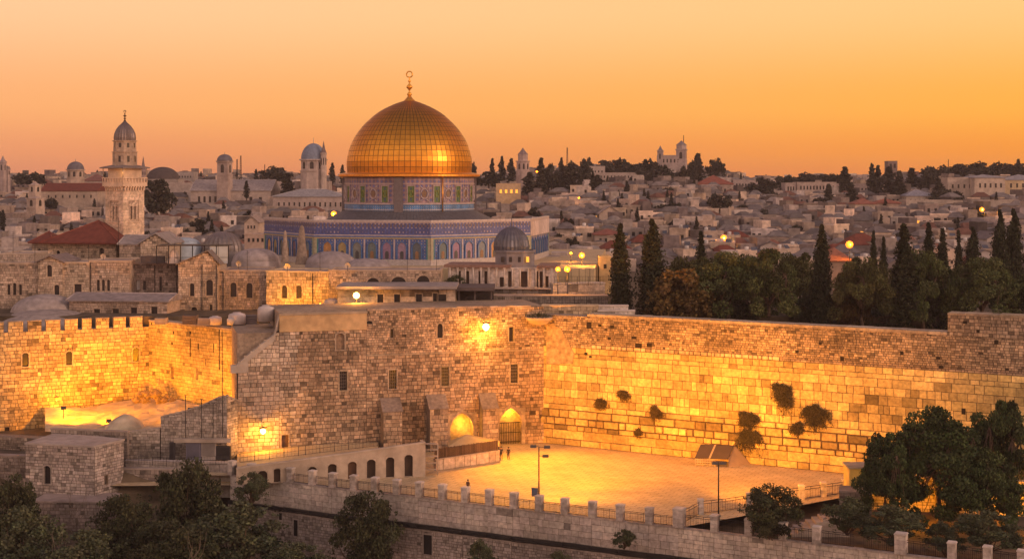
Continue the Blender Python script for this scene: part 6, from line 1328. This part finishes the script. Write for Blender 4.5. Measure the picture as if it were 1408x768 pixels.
FT = [('c',39,234,258,0,8,''),('r',42,234,252,640,40,'spreading dark tree left of the round domed tower'),('r',216,252,296,450,42,'dark leafy tree beside the minaret shaft'),('r',215,243,262,452,26,'upper crown of the tree beside the minaret'),
 ('c',352,232,252,640,8,'small cypress right of the bell tower'),('r',378,228,250,650,38,'spreading tree on the skyline left of the blue domed church'),('c',395,238,268,560,20,'dark bushy cypress below the blue domed church'),('c',457,223,246,640,9,'cypress right of the blue domed church'),('c',471,226,246,640,8,'second cypress between the blue domed church and golden dome'),('c',339,248,266,520,9,'small dark cypress before the church roof'),('c',4,288,312,420,9,'cypress at the left edge among the roofs'),('r',70,270,284,500,16,'dark shrub tree beside the small belfry'),('r',405,262,274,540,26,'low dark tree left of the grey roofed hall'),('r',272,300,312,420,22,'round dark tree among the left roofs'),
 ('c',677,217,248,640,9,'cypress first right of the golden dome'),('c',690,214,248,642,11,'cypress second right of the golden dome'),('c',703,217,248,640,13,'broad cypress left of the stepped bell tower'),('r',672,236,256,620,44,'dark grove tree right of the golden dome cornice'),('r',651,222,246,650,8,'small tree touching the golden cornice'),
 ('c',744,216,262,590,15,'tall dark cypress right of the stepped bell tower'),('c',728,236,262,588,22,'broad dark cypress under the stepped bell tower'),('r',758,224,262,600,24,'dark tree right of the lit windows'),('c',772,216,240,640,9,'cypress left of the antenna mast'),('r',790,217,258,640,44,'large round tree on the ridge right of the mast'),('c',783,228,262,600,26,'dark grove beside the mast'),('c',797,228,256,600,9,'slim cypress before the ridge hotel'),('c',815,234,262,590,8,'slim cypress left of the ridge hotel base'),('c',822,240,262,590,18,'dark cypress clump before the hotel'),('r',808,216,236,700,18,'tree top behind the hotel'),('r',845,215,240,700,40,'wide tree above the ridge hotel'),('r',880,220,244,690,30,'tree left of the wooded abbey hill'),('c',862,248,270,560,9,'dark cypress in front of the ridge hotel'),('r',895,216,250,680,30,'tree at the left foot of the abbey'),('r',893,232,262,650,44,'large dark tree below the abbey left'),('r',925,232,264,645,46,'large dark tree below the abbey middle'),('r',950,214,258,660,26,'dark tree right under the abbey tower'),('c',960,210,256,664,20,'tall dark cypress right of the abbey tower'),('c',888,218,252,676,14,'cypress left of the abbey turret'),('c',915,226,254,690,12,'cypress against the abbey wall'),
 ('r',985,217,244,680,24,'lone rounded tree right of the abbey hill'),('r',735,284,304,470,17,'dark tree on the hillside above the pavilion dome'),('r',990,262,292,500,28,'tree on the hillside under the red roofed villa'),('r',1048,244,270,620,42,'dark tree right of the villa on the ridge'),('c',1048,243,262,640,14,'cypress top over the ridge tree'),('r',1082,238,256,660,30,'round tree above the columned block'),('r',1118,235,255,680,44,'wide dark tree above the colonnade'),('r',1098,240,254,682,18,'small tree left of the wide dark one'),
 ('c',1139,252,290,560,17,'conical cypress left of the cypress group'),('c',1162,228,272,620,20,'cypress above the shaded block'),('c',1170,250,292,560,20,'conical dark cypress under the shaded block'),('r',1150,236,254,660,34,'tree left of the tall cypress pair'),('c',1199,224,272,600,15,'left of the tall cypress pair on the right ridge'),('c',1207,226,272,602,14,'right of the tall cypress pair on the right ridge'),('c',1222,228,276,592,26,'dense dark cypress before the tower house'),('c',1236,234,278,590,20,'cypress right of the tower house'),('c',1254,230,266,640,22,'dark cypress further right of the tower house'),('r',1276,234,266,620,30,'round tree left of the monastery'),('c',1290,244,280,580,18,'dark cypress left of the monastery wing'),('r',1300,256,284,560,40,'dark tree below the monastery left wing'),('r',1290,224,246,690,40,'tree above the monastery left'),('r',1335,220,244,700,46,'big tree behind the monastery middle'),('r',1385,220,244,700,44,'tree behind the monastery right'),('c',1400,218,244,690,12,'cypress behind the monastery right end'),('r',1360,226,246,696,36,'dark tree above the monastery roof'),('r',1402,224,246,694,30,'round tree at the right photo edge'),('r',1325,268,286,540,30,'shrubby tree under the monastery'),('c',1240,250,280,570,16,'low cypress by the slate roofed house'),
 ('r',1340,286,300,480,24,'round tree under the right hillside lamp'),('r',930,300,322,440,26,'tree on the hillside left of the middle lamps'),('r',770,240,262,600,20,'dark tree between the grove and the mast')]
for k, px, yt, yb, Y, w_, lb in FT:
    if not lb: continue
    p = rnd.choice(fc if k == 'c' else fr_); plant(p, px, yt, yb+6, Y, w_*1.3, lb, 12 if k == 'c' else 8.2, 4.2 if k == 'c' else 11.5, 'trees on the hills behind'); EX.append((px-w_*.4, px+w_*.4, Y-5, Y+5))
# skyline scrub as a low far wood
mb = MB(); r = random.Random(77)
for k in range(330):
    px = r.uniform(-60, 1470); Y = r.uniform(755, 800); g_ = hill((px-CX)/F*Y, Y); clump(mb, ((px-CX)/F*Y, Y, g_+r.uniform(0, 2.0)), r.uniform(1.2, 2.6), 22, 1.1, r, (.045,.04,.035), flat=.7, shell=.3)
tag(mb.build('distant_wood', leafm), kind='stuff')
# antenna masts
for px, y0, y1, Y, lb in [(780,203,240,640,'tall lattice mast right of the golden dome'),(326,219,252,600,'scaffold like antenna left of the pair by the bell tower'),(331,214,252,602,'taller scaffold like antenna by the bell tower'),(940,186,200,702,'flagpole on the abbey tower'),(1304,219,240,640,'thin mast above the monastery'),(364,226,246,640,'thin antenna on the skyline right of the bell tower')]:
    a = PX(px, y1, Y); b = PX(px, y0, Y); mb = MB(); dd = .35 if px in (780, 326, 331) else .08
    for sx in (-dd, dd): mb.tube([a+Vector((sx, 0, 0)), b+Vector((sx*.5, 0, 0))], .12, n=4)
    if dd > .1:
        for q in range(12): f = q/12; p = a+(b-a)*f; s2 = dd*(1-.5*f); mb.tube([p+Vector((-s2, 0, 0)), p+(b-a)/12+Vector((s2, 0, 0))], .07, n=3)
    tag(mb.build('antenna_mast', ironm), lb, 'antenna')
# ---- house prototypes on the hillside
HP = []
def hproto(kind, w, d, h, col, seed, rc=None):
    r = random.Random(seed); t = thing('house', 'x', 'house'); mb = MB(); mb.col = col; mb.box(-w/2, w/2, -d/2, d/2, -5, h)
    mb2 = None
    if kind == 'double': mb.box(-w/2+.3, w*.05, -d/2+1.2, d/2-.3, h, h+2.8)
    if kind == 'step': mb.box(w/2, w/2+w*.45, -d/2+1, d/2, -5, h*.6)
    wall = mb.build('wall', townm, t)
    mb = MB(); mb.col = rc or tuple(x*1.12 for x in col)
    if kind in ('flat', 'double', 'step'):
        for a in ((-w/2-.08, w/2+.08, -d/2-.08, -d/2+.25), (-w/2-.08, w/2+.08, d/2-.25, d/2+.08), (-w/2-.08, -w/2+.25, -d/2+.25, d/2-.25), (w/2-.25, w/2+.08, -d/2+.25, d/2-.25)): mb.box(*a, h, h+.5)
        mb.build('parapet', townm, t)
    elif kind == 'dome':
        mb.lathe([(min(w, d)*.42*math.cos(x*math.pi/14), h+min(w, d)*.24*math.sin(x*math.pi/14)) for x in range(7)]+[(.05, h+min(w, d)*.24)], 16); mb.build('dome', townm, t)
    elif kind == 'hip':
        e = .4; zt = h+2; A, B, Cc, D = (-w/2-e, -d/2-e, h), (w/2+e, -d/2-e, h), (w/2+e, d/2+e, h), (-w/2-e, d/2+e, h); E, G = (-w*.18, 0, zt), (w*.18, 0, zt)
        for q in ((A, B, G, E), (B, Cc, G), (Cc, D, E, G), (D, A, E)): mb.poly(q)
        mb.build('roof', roofm, t)
    elif kind == 'gable':
        e = .3; zt = h+w*.22; mb.poly([(-w/2-e, -d/2-e, h-.1), (0, -d/2-e, zt), (0, d/2+e, zt), (-w/2-e, d/2+e, h-.1)]); mb.poly([(w/2+e, -d/2-e, h-.1), (0, -d/2-e, zt), (0, d/2+e, zt), (w/2+e, d/2+e, h-.1)]); mb.build('roof', roofm, t)
        mb = MB(); mb.col = col; mb.slab([(-w/2, h), (w/2, h), (0, zt-.12)], -d/2, d/2); mb.build('gable_wall', townm, t)
    n = max(2, int(w/1.8))
    for k in range(n):
        if r.random() < .12: continue
        x = -w/2+(k+.5)*w/n; ww = r.uniform(.35, .6); hh = r.uniform(.9, 1.4); zc = h-1.9+r.uniform(-.1, .1)
        m = MB(); m.slab([(x+ww, zc-hh/2), (x-ww, zc-hh/2)]+archpts(x, 2*ww, zc+hh/2, ww*.8, 6), -d/2-.04, -d/2+.1) if kind in ('dome', 'gable') else m.box(x-ww, x+ww, -d/2-.04, -d/2+.1, zc-hh/2, zc+hh/2)
        m.build('window', glassm, t)
    if r.random() < .6 and kind in ('flat', 'double', 'step'):
        m = MB(); m.col = (.05,.05,.05); m.box(w*.1, w*.1+.9, -d/2-.04, -d/2+.1, -.8, 1.2); m.build('door', mat('old_wood'), t)
        m = MB(); m.col = (.5,.47,.46); x = w*r.uniform(-.3, .35); m.lathe([(.0, h), (.55, h), (.55, h+1.3), (0, h+1.45)], 10, (x if kind != 'double' else abs(x)+.6, .5, 0)); m.build('water_tank', plain, t)
        m = MB(); m.col = (.08,.09,.12); m.poly([(x+1, -1, h+.4), (x+2.6, -1, h+.4), (x+2.6, .2, h+1.3), (x+1, .2, h+1.3)]); m.build('solar_panel', plain, t)
    freeze(t); protos.append(t); HP.append((t, kind, w, h)); return t
cols = [(.36,.28,.235), (.25,.20,.18), (.45,.345,.275), (.16,.13,.13), (.36,.305,.285)]
ND = {}
for i, (kd, w_, d_, h_) in enumerate([('flat',7,6,4.2),('flat',10,6,3.6),('flat',5,5,5.4),('double',8,6,3.4),('double',6.5,6,4.2),('step',6,6,4.4),('dome',4.6,5,3.6),('dome',6.5,6.5,3.8),('gable',6,7,3.6),('gable',5,6,4.2),('hip',8,6,3.6),('hip',7,7,4),('hip',6,5.5,3.6),('step',7,6,3.8)]):
    rc = {'dome': (.20,.175,.17), 'gable': (.14,.12,.12), 'hip': RED if i == 11 else (.15,.13,.13) if i == 10 else (.19,.085,.06)}.get(kd); hproto(kd, w_, d_, h_, cols[i % 5], 200+i, rc)
desc = {'flat': 'flat roofed stone house', 'double': 'two tier stone house', 'step': 'stepped stone house', 'dome': 'stone house with a pale dome', 'gable': 'gabled stone house', 'hip': 'hip roofed house'}
size = {0: 'wide', 1: 'very wide', 2: 'tall narrow', 3: 'broad', 4: 'compact', 5: 'tall', 6: 'small', 7: 'large', 8: 'wide', 9: 'narrow', 10: 'grey roofed', 11: 'dark red roofed', 12: 'orange roofed', 13: 'low'}
cands = []; r = random.Random(42); Y = 292.0
def hidden(px, Y, py):
    if 352 < px < 768 and Y < 330: return True
    if Y < 345 and px > 745 and py > 352 and px > 840: return True
    if Y < 300 and 150 < px < 190: return True
    return False
while Y < 775:
    px = -70.0+r.uniform(0, 12)
    while px < 1480:
        k = r.choice((0,0,1,2,2,3,3,4,4,5,5,6,7,8,9,9,10,11,12,13,13)); wv = HP[k][2]; step = (wv*1.0+r.uniform(-.8, 1.8))*F/Y; x = (px+step/2-CX)/F*Y; yy = Y+r.uniform(-2, 2)
        ok = all(not (a-step*.3 < px+step/2 < b+step*.3 and c0_ < yy < c1_) for a, b, c0_, c1_ in EX)
        g_ = hill(x, yy) if yy > 345 else 18+(yy-292)*(hill(x, 345)-18)/53
        py = HOR+(CAMZ-g_)/yy*F
        if ok and r.random() > .05 and not hidden(px+step/2, yy, py): cands.append((yy, px+step/2, x, g_, k, py))
        px += step
    Y += 8.0 if Y < 450 else 9.0
def vis(c):      # hidden behind the shrine, its drum and dome, the minaret or the trees over the wall
    yy, px, x, g_, k, py = c; top = py-7*F/yy
    if 368 < px < 752 and top > 296: return False
    if 474 < px < 652: return False
    if 146 < px < 194 and top > 170: return False
    if px > 838 and top > 352: return False
    return -20 < px < 1428
V_ = [c for c in cands if vis(c)]; V_.sort(key=lambda c: c[0]); near = V_[:298]; nset = set(map(id, near)); rest = [c for c in cands if id(c) not in nset]
rows = {}
def zone(px, py):
    h_ = 'at the left edge' if px < 60 else 'left of the minaret' if px < 145 else 'right of the minaret' if px < 300 else 'under the bell tower' if px < 345 else 'behind the tiled hall' if px < 480 else 'right of the golden dome' if px < 760 else 'above the pavilion lamps' if px < 840 else 'behind the broad cypress' if px < 950 else 'above the left pines' if px < 1060 else 'left of the slender cypress' if px < 1125 else 'below the cream villa' if px < 1240 else 'below the slate roofed house' if px < 1310 else 'at right edge'
    v_ = 'on the lowest slope' if py > 345 else 'on the lower slope' if py > 330 else 'on the middle slope' if py > 315 else 'on the upper slope'
    return h_, v_
G_ = {}
for c in near: G_.setdefault((c[4],)+zone(c[1], c[5]), []).append(c)
for key, lst in G_.items():
    lst.sort(key=lambda c: c[1]); k, hz, vz = key; kd = HP[k][1]; nm = size[k]+' '+desc[kd]; nm = nm.replace('grey roofed hip roofed', 'grey hip roofed').replace('orange roofed hip roofed', 'orange hip roofed').replace('dark red roofed hip roofed', 'dark red hip roofed')
    for i, c in enumerate(lst):
        yy, px, x, g_, _, py = c; lb = '%s %s %s' % (nm, vz, hz)
        lb = lb.replace(' two tier stone', ' two tier').replace('stone house with a pale dome', 'domed house'); nm = nm
        lb = lb.replace('dark red roofed hip roofed', 'red roofed').replace('stepped stone', 'stepped').replace('gabled stone', 'gabled').replace('on the middle slope', 'midslope').replace('at right edge', 'at right edge')
        if len(lst) > 1: lb = '%s, %s' % (lb.replace('on the ', 'on '), (['leftmost', 'second from left', 'third from left', 'fourth from left', 'fifth from left', 'sixth from left', 'seventh from left', 'eighth from left', 'ninth from left', 'tenth from left', 'eleventh from left', 'twelfth from left', 'thirteenth from left', 'fourteenth from left'][min(i, 13)]))
        if len(lb.split()) > 16: lb = lb.replace('between the minaret and the', 'right of the').replace('flat roofed stone house', 'flat house').replace('the ', '')
        copy_thing(HP[k][0], (x, yy, g_), r.choice((-.35, -.2, -.08, .1, .22, .4))+math.atan2(-x, yy)*0, (r.uniform(.9, 1.1), 1, r.uniform(.85, 1.15)), lb, 'houses on the hillside')
mb = MB(); mb.mi = 0; r = random.Random(43)
for yy, px, x, g_, k, py in rest:
    _, kd, wv, hv = HP[k]; a = r.uniform(-.35, .35); ca, sa = math.cos(a), math.sin(a); mb.T = lambda u, v, z, x=x, yy=yy, g_=g_, ca=ca, sa=sa: (x+u*ca-v*sa, yy+u*sa+v*ca, g_+z); d_ = 8; hv *= r.uniform(.8, 1.3); mb.mi = 0; cc = jit(r.choice(cols), .3, r); mb.col = cc; mb.box(-wv/2, wv/2, -d_/2, d_/2, -4, hv)
    if kd == 'double': mb.box(-wv/2+.3, 0, -d_/2+1.2, d_/2, hv, hv+2.6)
    elif kd == 'dome': mb.col = (.20,.175,.17); mb.lathe([(2.2, hv), (1.9, hv+.7), (1.1, hv+1.2), (.05, hv+1.4)], 10)
    elif kd in ('hip', 'gable'):
        mb.col = r.choice([(.15,.07,.05), (.17,.15,.145), (.12,.105,.10), (.2,.17,.16), (.14,.12,.12)]); E, G = (-wv*.2, 0, hv+1.8), (wv*.2, 0, hv+1.8); A, B, Cc, D = (-wv/2-.3, -d_/2-.3, hv), (wv/2+.3, -d_/2-.3, hv), (wv/2+.3, d_/2+.3, hv), (-wv/2-.3, d_/2+.3, hv)
        for q in ((A, B, G, E), (B, Cc, G), (Cc, D, E, G), (D, A, E)): mb.poly(q)
    else: mb.col = tuple(q*1.12 for q in cc); mb.box(-wv/2-.1, wv/2+.1, -d_/2-.1, -d_/2+.2, hv, hv+.5)
    mb.mi = 1; n = int(wv/1.7)
    for q in range(n):
        if r.random() < .1: continue
        u = -wv/2+(q+.5)*wv/n; mb.mi = 2 if r.random() < .018 else 1; mb.box(u-.45, u+.45, -d_/2-.05, -d_/2+.05, hv-2.4, hv-1.1)
tag(mb.build('distant_houses', [mat('town_mass', None, .92, mott=.3, mscale=.7), glassm, litw]), 'dense mass of small stone houses climbing the far hillside', None, kind='stuff')
# scattered tree clumps between the houses, as individual small trees
for i in range(150):
    for _ in range(40):
        Y = r.uniform(350, 740); px = r.choice((r.uniform(0, 365), r.uniform(760, 1408))); x = (px-CX)/F*Y; g_ = hill(x, Y); py = HOR+(CAMZ-g_)/Y*F
        if not (px > 838 and py > 350): break
    hz, vz = zone(px, py); kd = r.random() < .35
    copy_thing(r.choice(fc if kd else fr_), (x, Y, g_+1.0), r.uniform(0, 6), (.55, .55, .6) if kd else (.5, .5, .65), '%s %s %s' % ('small cypress' if kd else 'small round tree', vz, hz), 'small trees among the hillside houses')
#@@STREETLAMPS
def street_lamp(label, px, py, Y, r=.35, energy=400, hp=None, m=None, group='lamps behind the wall', col=(1, .36, .04)):
    r *= 1.25; p = PX(px, py, Y); t = thing('street_lamp', label, 'street lamp', (p.x, p.y, p.z-(hp or 6)), group); mb = MB(); mb.tube([p-Vector((0, 0, hp or 6)), p-Vector((0, 0, r*.8))], .09, .06); mb.build('pole', ironm, t)
    mb = MB(); mb.lathe([(0, -r), (r*.75, -r*.65), (r, 0), (r*.75, r*.65), (0, r)], 12, p); mb.build('globe', m or lampm, t)
    light('lamp_light', (p.x, p.y-r-.2, p.z), energy, col, 'POINT', .2, parent=t)
for a in [('bright globe lamp on a white pole, left of the twin lamps by the pavilion', 767, 370, 233, .36, 900, 6), ('bright globe lamp on a white pole, right of the twin lamps by the pavilion', 780, 370, 233, .44, 1100, 6),
          ('glowing street lamp above and right of the twin lamps', 800, 351, 262, .5, 2200, 7), ('dimmer street lamp left of the one above the twin lamps', 785, 348, 275, .24, 500, 6),
          ('orange street lamp on the hillside above the left pines', 995, 327, 380, .75, 3500, 6), ('brightest street lamp with red roof below, left of the right pines', 1168, 336, 300, .7, 1500, 7),
          ('orange lamp at the left end of the tiled hall roof', 459, 294, 335, .6, 2500, 5), ('orange lamp high on the right hillside', 1350, 288, 480, .7, 3000, 6),
          ('small orange lamp on the hillside right of the wooded hill', 1092, 285, 560, .55, 700, 6), ('small lamp on the hillside under the abbey hill left', 918, 277, 560, .4, 500, 5), ('tiny lamp at the foot of the abbey hill', 936, 271, 560, .3, 400, 5), ('tiny yellow lamp among the trees right of the stepped bell tower', 738, 236, 585, .42, 250, 5),
          ('tiny lamp on the hillside above the pavilion', 796, 272, 520, .36, 400, 5)]:
    street_lamp(*a)
street_lamp('tall bright lantern before the yellow lit facade', 490, 406, 219, .42, 2000, 4, lampb)
for px, py, en, Y in ((382, 430, 1500, 228), (440, 418, 900, 226.5), (405, 433, 1500, 229)): 
    P = PX(px, py, Y); t = thing('uplight', {382:'small uplight at the left foot of the yellow lit facade',440:'small uplight beside the white tank',405:'small uplight below the two arched windows of the lit facade'}[px], 'lamp', P, 'uplights of the lit facade'); mb = MB(); mb.col = (.1,.1,.1); mb.lathe([(.2, -.5), (.2, 0), (.12, 0)], 8, P); mb.build('housing', metalm, t); mb = MB(); mb.lathe([(0, .05), (.1, .05), (0, .16)], 8, P); mb.build('bulb', lampd, t); light('lamp_light', tuple(P+Vector((0, -.3, .6))), en*1.3, (1, .36, .01), parent=t)
# bare point lights before the orange house, lit windows and minaret lantern room
P = PX(832, 366, 259); light('lamp_light', (P.x-2, P.y-2.5, P.z+1), 350, (1, .45, .08), parent=bpy.data.objects['lit_orange_wall'])
P = PX(700, 262, 535); light('window_glow', (P.x, P.y-2, P.z-1), 260, (1, .5, .06), parent=bpy.data.objects['lit_house'])
P = PX(165, 240, 262); light('lantern_light', (cm.x+.5, cm.y-4.0, zz(238)), 60, (1, .5, .12), parent=bpy.data.objects['minaret'])
#@@PEOPLE
skinm = mat('skin', (.30, .16, .10), .6, mott=.05)
def person(label, P, face, coat, seated=False, h=1.75, group=None):
    """one continuous skinned figure with hair as a child"""
    s = h/1.75
    J = {'pel': (0,0,.95), 'ch': (0,.02,1.32), 'nk': (0,.0,1.5), 'hd': (0,-.03,1.64), 'tp': (0,-.01,1.76),
         'lh': (-.1,0,.9), 'lk': (-.12,-.04,.5), 'la': (-.13,.02,.09), 'lt': (-.14,-.16,.05), 'rh': (.1,0,.9), 'rk': (.13,-.1,.52), 'ra': (.15,.04,.1), 'rt': (.16,-.14,.05),
         'ls': (-.2,0,1.42), 'le': (-.27,.03,1.13), 'lw': (-.24,-.12,.9), 'lf': (-.22,-.17,.82), 'rs': (.2,0,1.42), 're': (.28,.02,1.13), 'rw': (.25,-.15,.92), 'rf': (.23,-.2,.84)}
    if seated: J.update({'lk': (-.13,-.42,.88), 'la': (-.13,-.44,.5), 'lt': (-.13,-.6,.46), 'rk': (.13,-.42,.88), 'ra': (.14,-.44,.5), 'rt': (.14,-.6,.46)})
    E = [('pel','ch'),('ch','nk'),('nk','hd'),('hd','tp'),('pel','lh'),('lh','lk'),('lk','la'),('la','lt'),('pel','rh'),('rh','rk'),('rk','ra'),('ra','rt'),('ch','ls'),('ls','le'),('le','lw'),('lw','lf'),('ch','rs'),('rs','re'),('re','rw'),('rw','rf')]
    Rd = {'pel': .16, 'ch': .17, 'nk': .065, 'hd': .105, 'tp': .07, 'lh': .11, 'lk': .075, 'la': .05, 'lt': .04, 'rh': .11, 'rk': .075, 'ra': .05, 'rt': .04, 'ls': .08, 'le': .05, 'lw': .036, 'lf': .035, 'rs': .08, 're': .05, 'rw': .036, 'rf': .035}
    ks = list(J); me = bpy.data.meshes.new('person'); me.from_pydata([tuple(c*s for c in J[k]) for k in ks], [(ks.index(a), ks.index(b)) for a, b in E], []); o = bpy.data.objects.new('person', me); C.objects.link(o)
    sk = o.modifiers.new('skin', 'SKIN'); 
    if not me.skin_vertices: bpy.context.view_layer.objects.active = o; 
    sv = me.skin_vertices[0].data if me.skin_vertices else None
    if sv:
        for i, k in enumerate(ks): sv[i].radius = (Rd[k]*s, Rd[k]*s*.85)
        sv[0].use_root = True
    o.modifiers.new('sub', 'SUBSURF').levels = 1; o.modifiers['sub'].render_levels = 1
    dg = bpy.context.evaluated_depsgraph_get(); m2 = bpy.data.meshes.new_from_object(o.evaluated_get(dg)); o.modifiers.clear(); o.data = m2; m2.name = 'person'
    at = m2.attributes.get('col') or m2.attributes.new('col', 'FLOAT_COLOR', 'POINT')
    for i, v in enumerate(m2.vertices):
        z = v.co.z/s; c = coat if z < 1.47 and not (z < .92 and abs(v.co.x) > .19 and not seated) else (.30,.17,.11)
        if z < .85 and abs(v.co.x) < .19: c = (.02,.02,.025)
        at.data[i].color = (*c, 1)
    m2.materials.clear(); m2.materials.append(clothm); 
    for p in m2.polygons: p.use_smooth = True
    o.location = P; o.rotation_euler = (0, 0, face); o['_w'] = (0, 0, 0); tag(o, label, 'person', group)
    mb = MB(); mb.lathe([(.115*s, 1.64*s), (.125*s, 1.72*s), (.10*s, 1.80*s), (0, 1.83*s)], 12, (0, .02, 0)); mb.col = (.02,.015,.012); hmesh = mb.build('hat', ironm, o); hmesh.location = (0, 0, 0)
    return o
person('person in dark clothes standing left by the gate arch', PG(689, 631, 0), .3, (.03,.025,.03), h=1.8)
person('person in dark coat standing right by the gate arch', PG(699, 631, 0), -.5, (.04,.03,.03), h=1.75)
person('person in dark jacket standing behind the balustrade railing at mid plaza', PG(643.5, 677, 0), 2.6, (.10,.05,.04), h=1.7)
person('person sitting at the left arcade doorways behind the railing', PG(384, 660, 0)-Vector((0, 0, .35)), .2, (.05,.04,.04), seated=True)
for o in protos: drop(o)
for o in C.objects:
    if '_w' in o.keys(): del o['_w']

#@@HAZE
mb = MB(); mb.box(-1500, 1500, -60, 1600, -45, 66); hz_ = mb.build('haze', [], None, base=(0, 0, 0)); tag(hz_, kind='stuff')
hm = bpy.data.materials.new('haze'); hm.use_nodes = True; n_ = hm.node_tree.nodes; n_.remove(n_['Principled BSDF']); pv = n_.new('ShaderNodeVolumePrincipled'); pv.inputs['Color'].default_value = (.92, .82, .84, 1); pv.inputs['Density'].default_value = 0.00014; pv.inputs['Anisotropy'].default_value = 0.2
hm.node_tree.links.new(pv.outputs[0], n_['Material Output'].inputs['Volume']); hz_.data.materials.append(hm)
if '_w' in hz_.keys(): del hz_['_w']
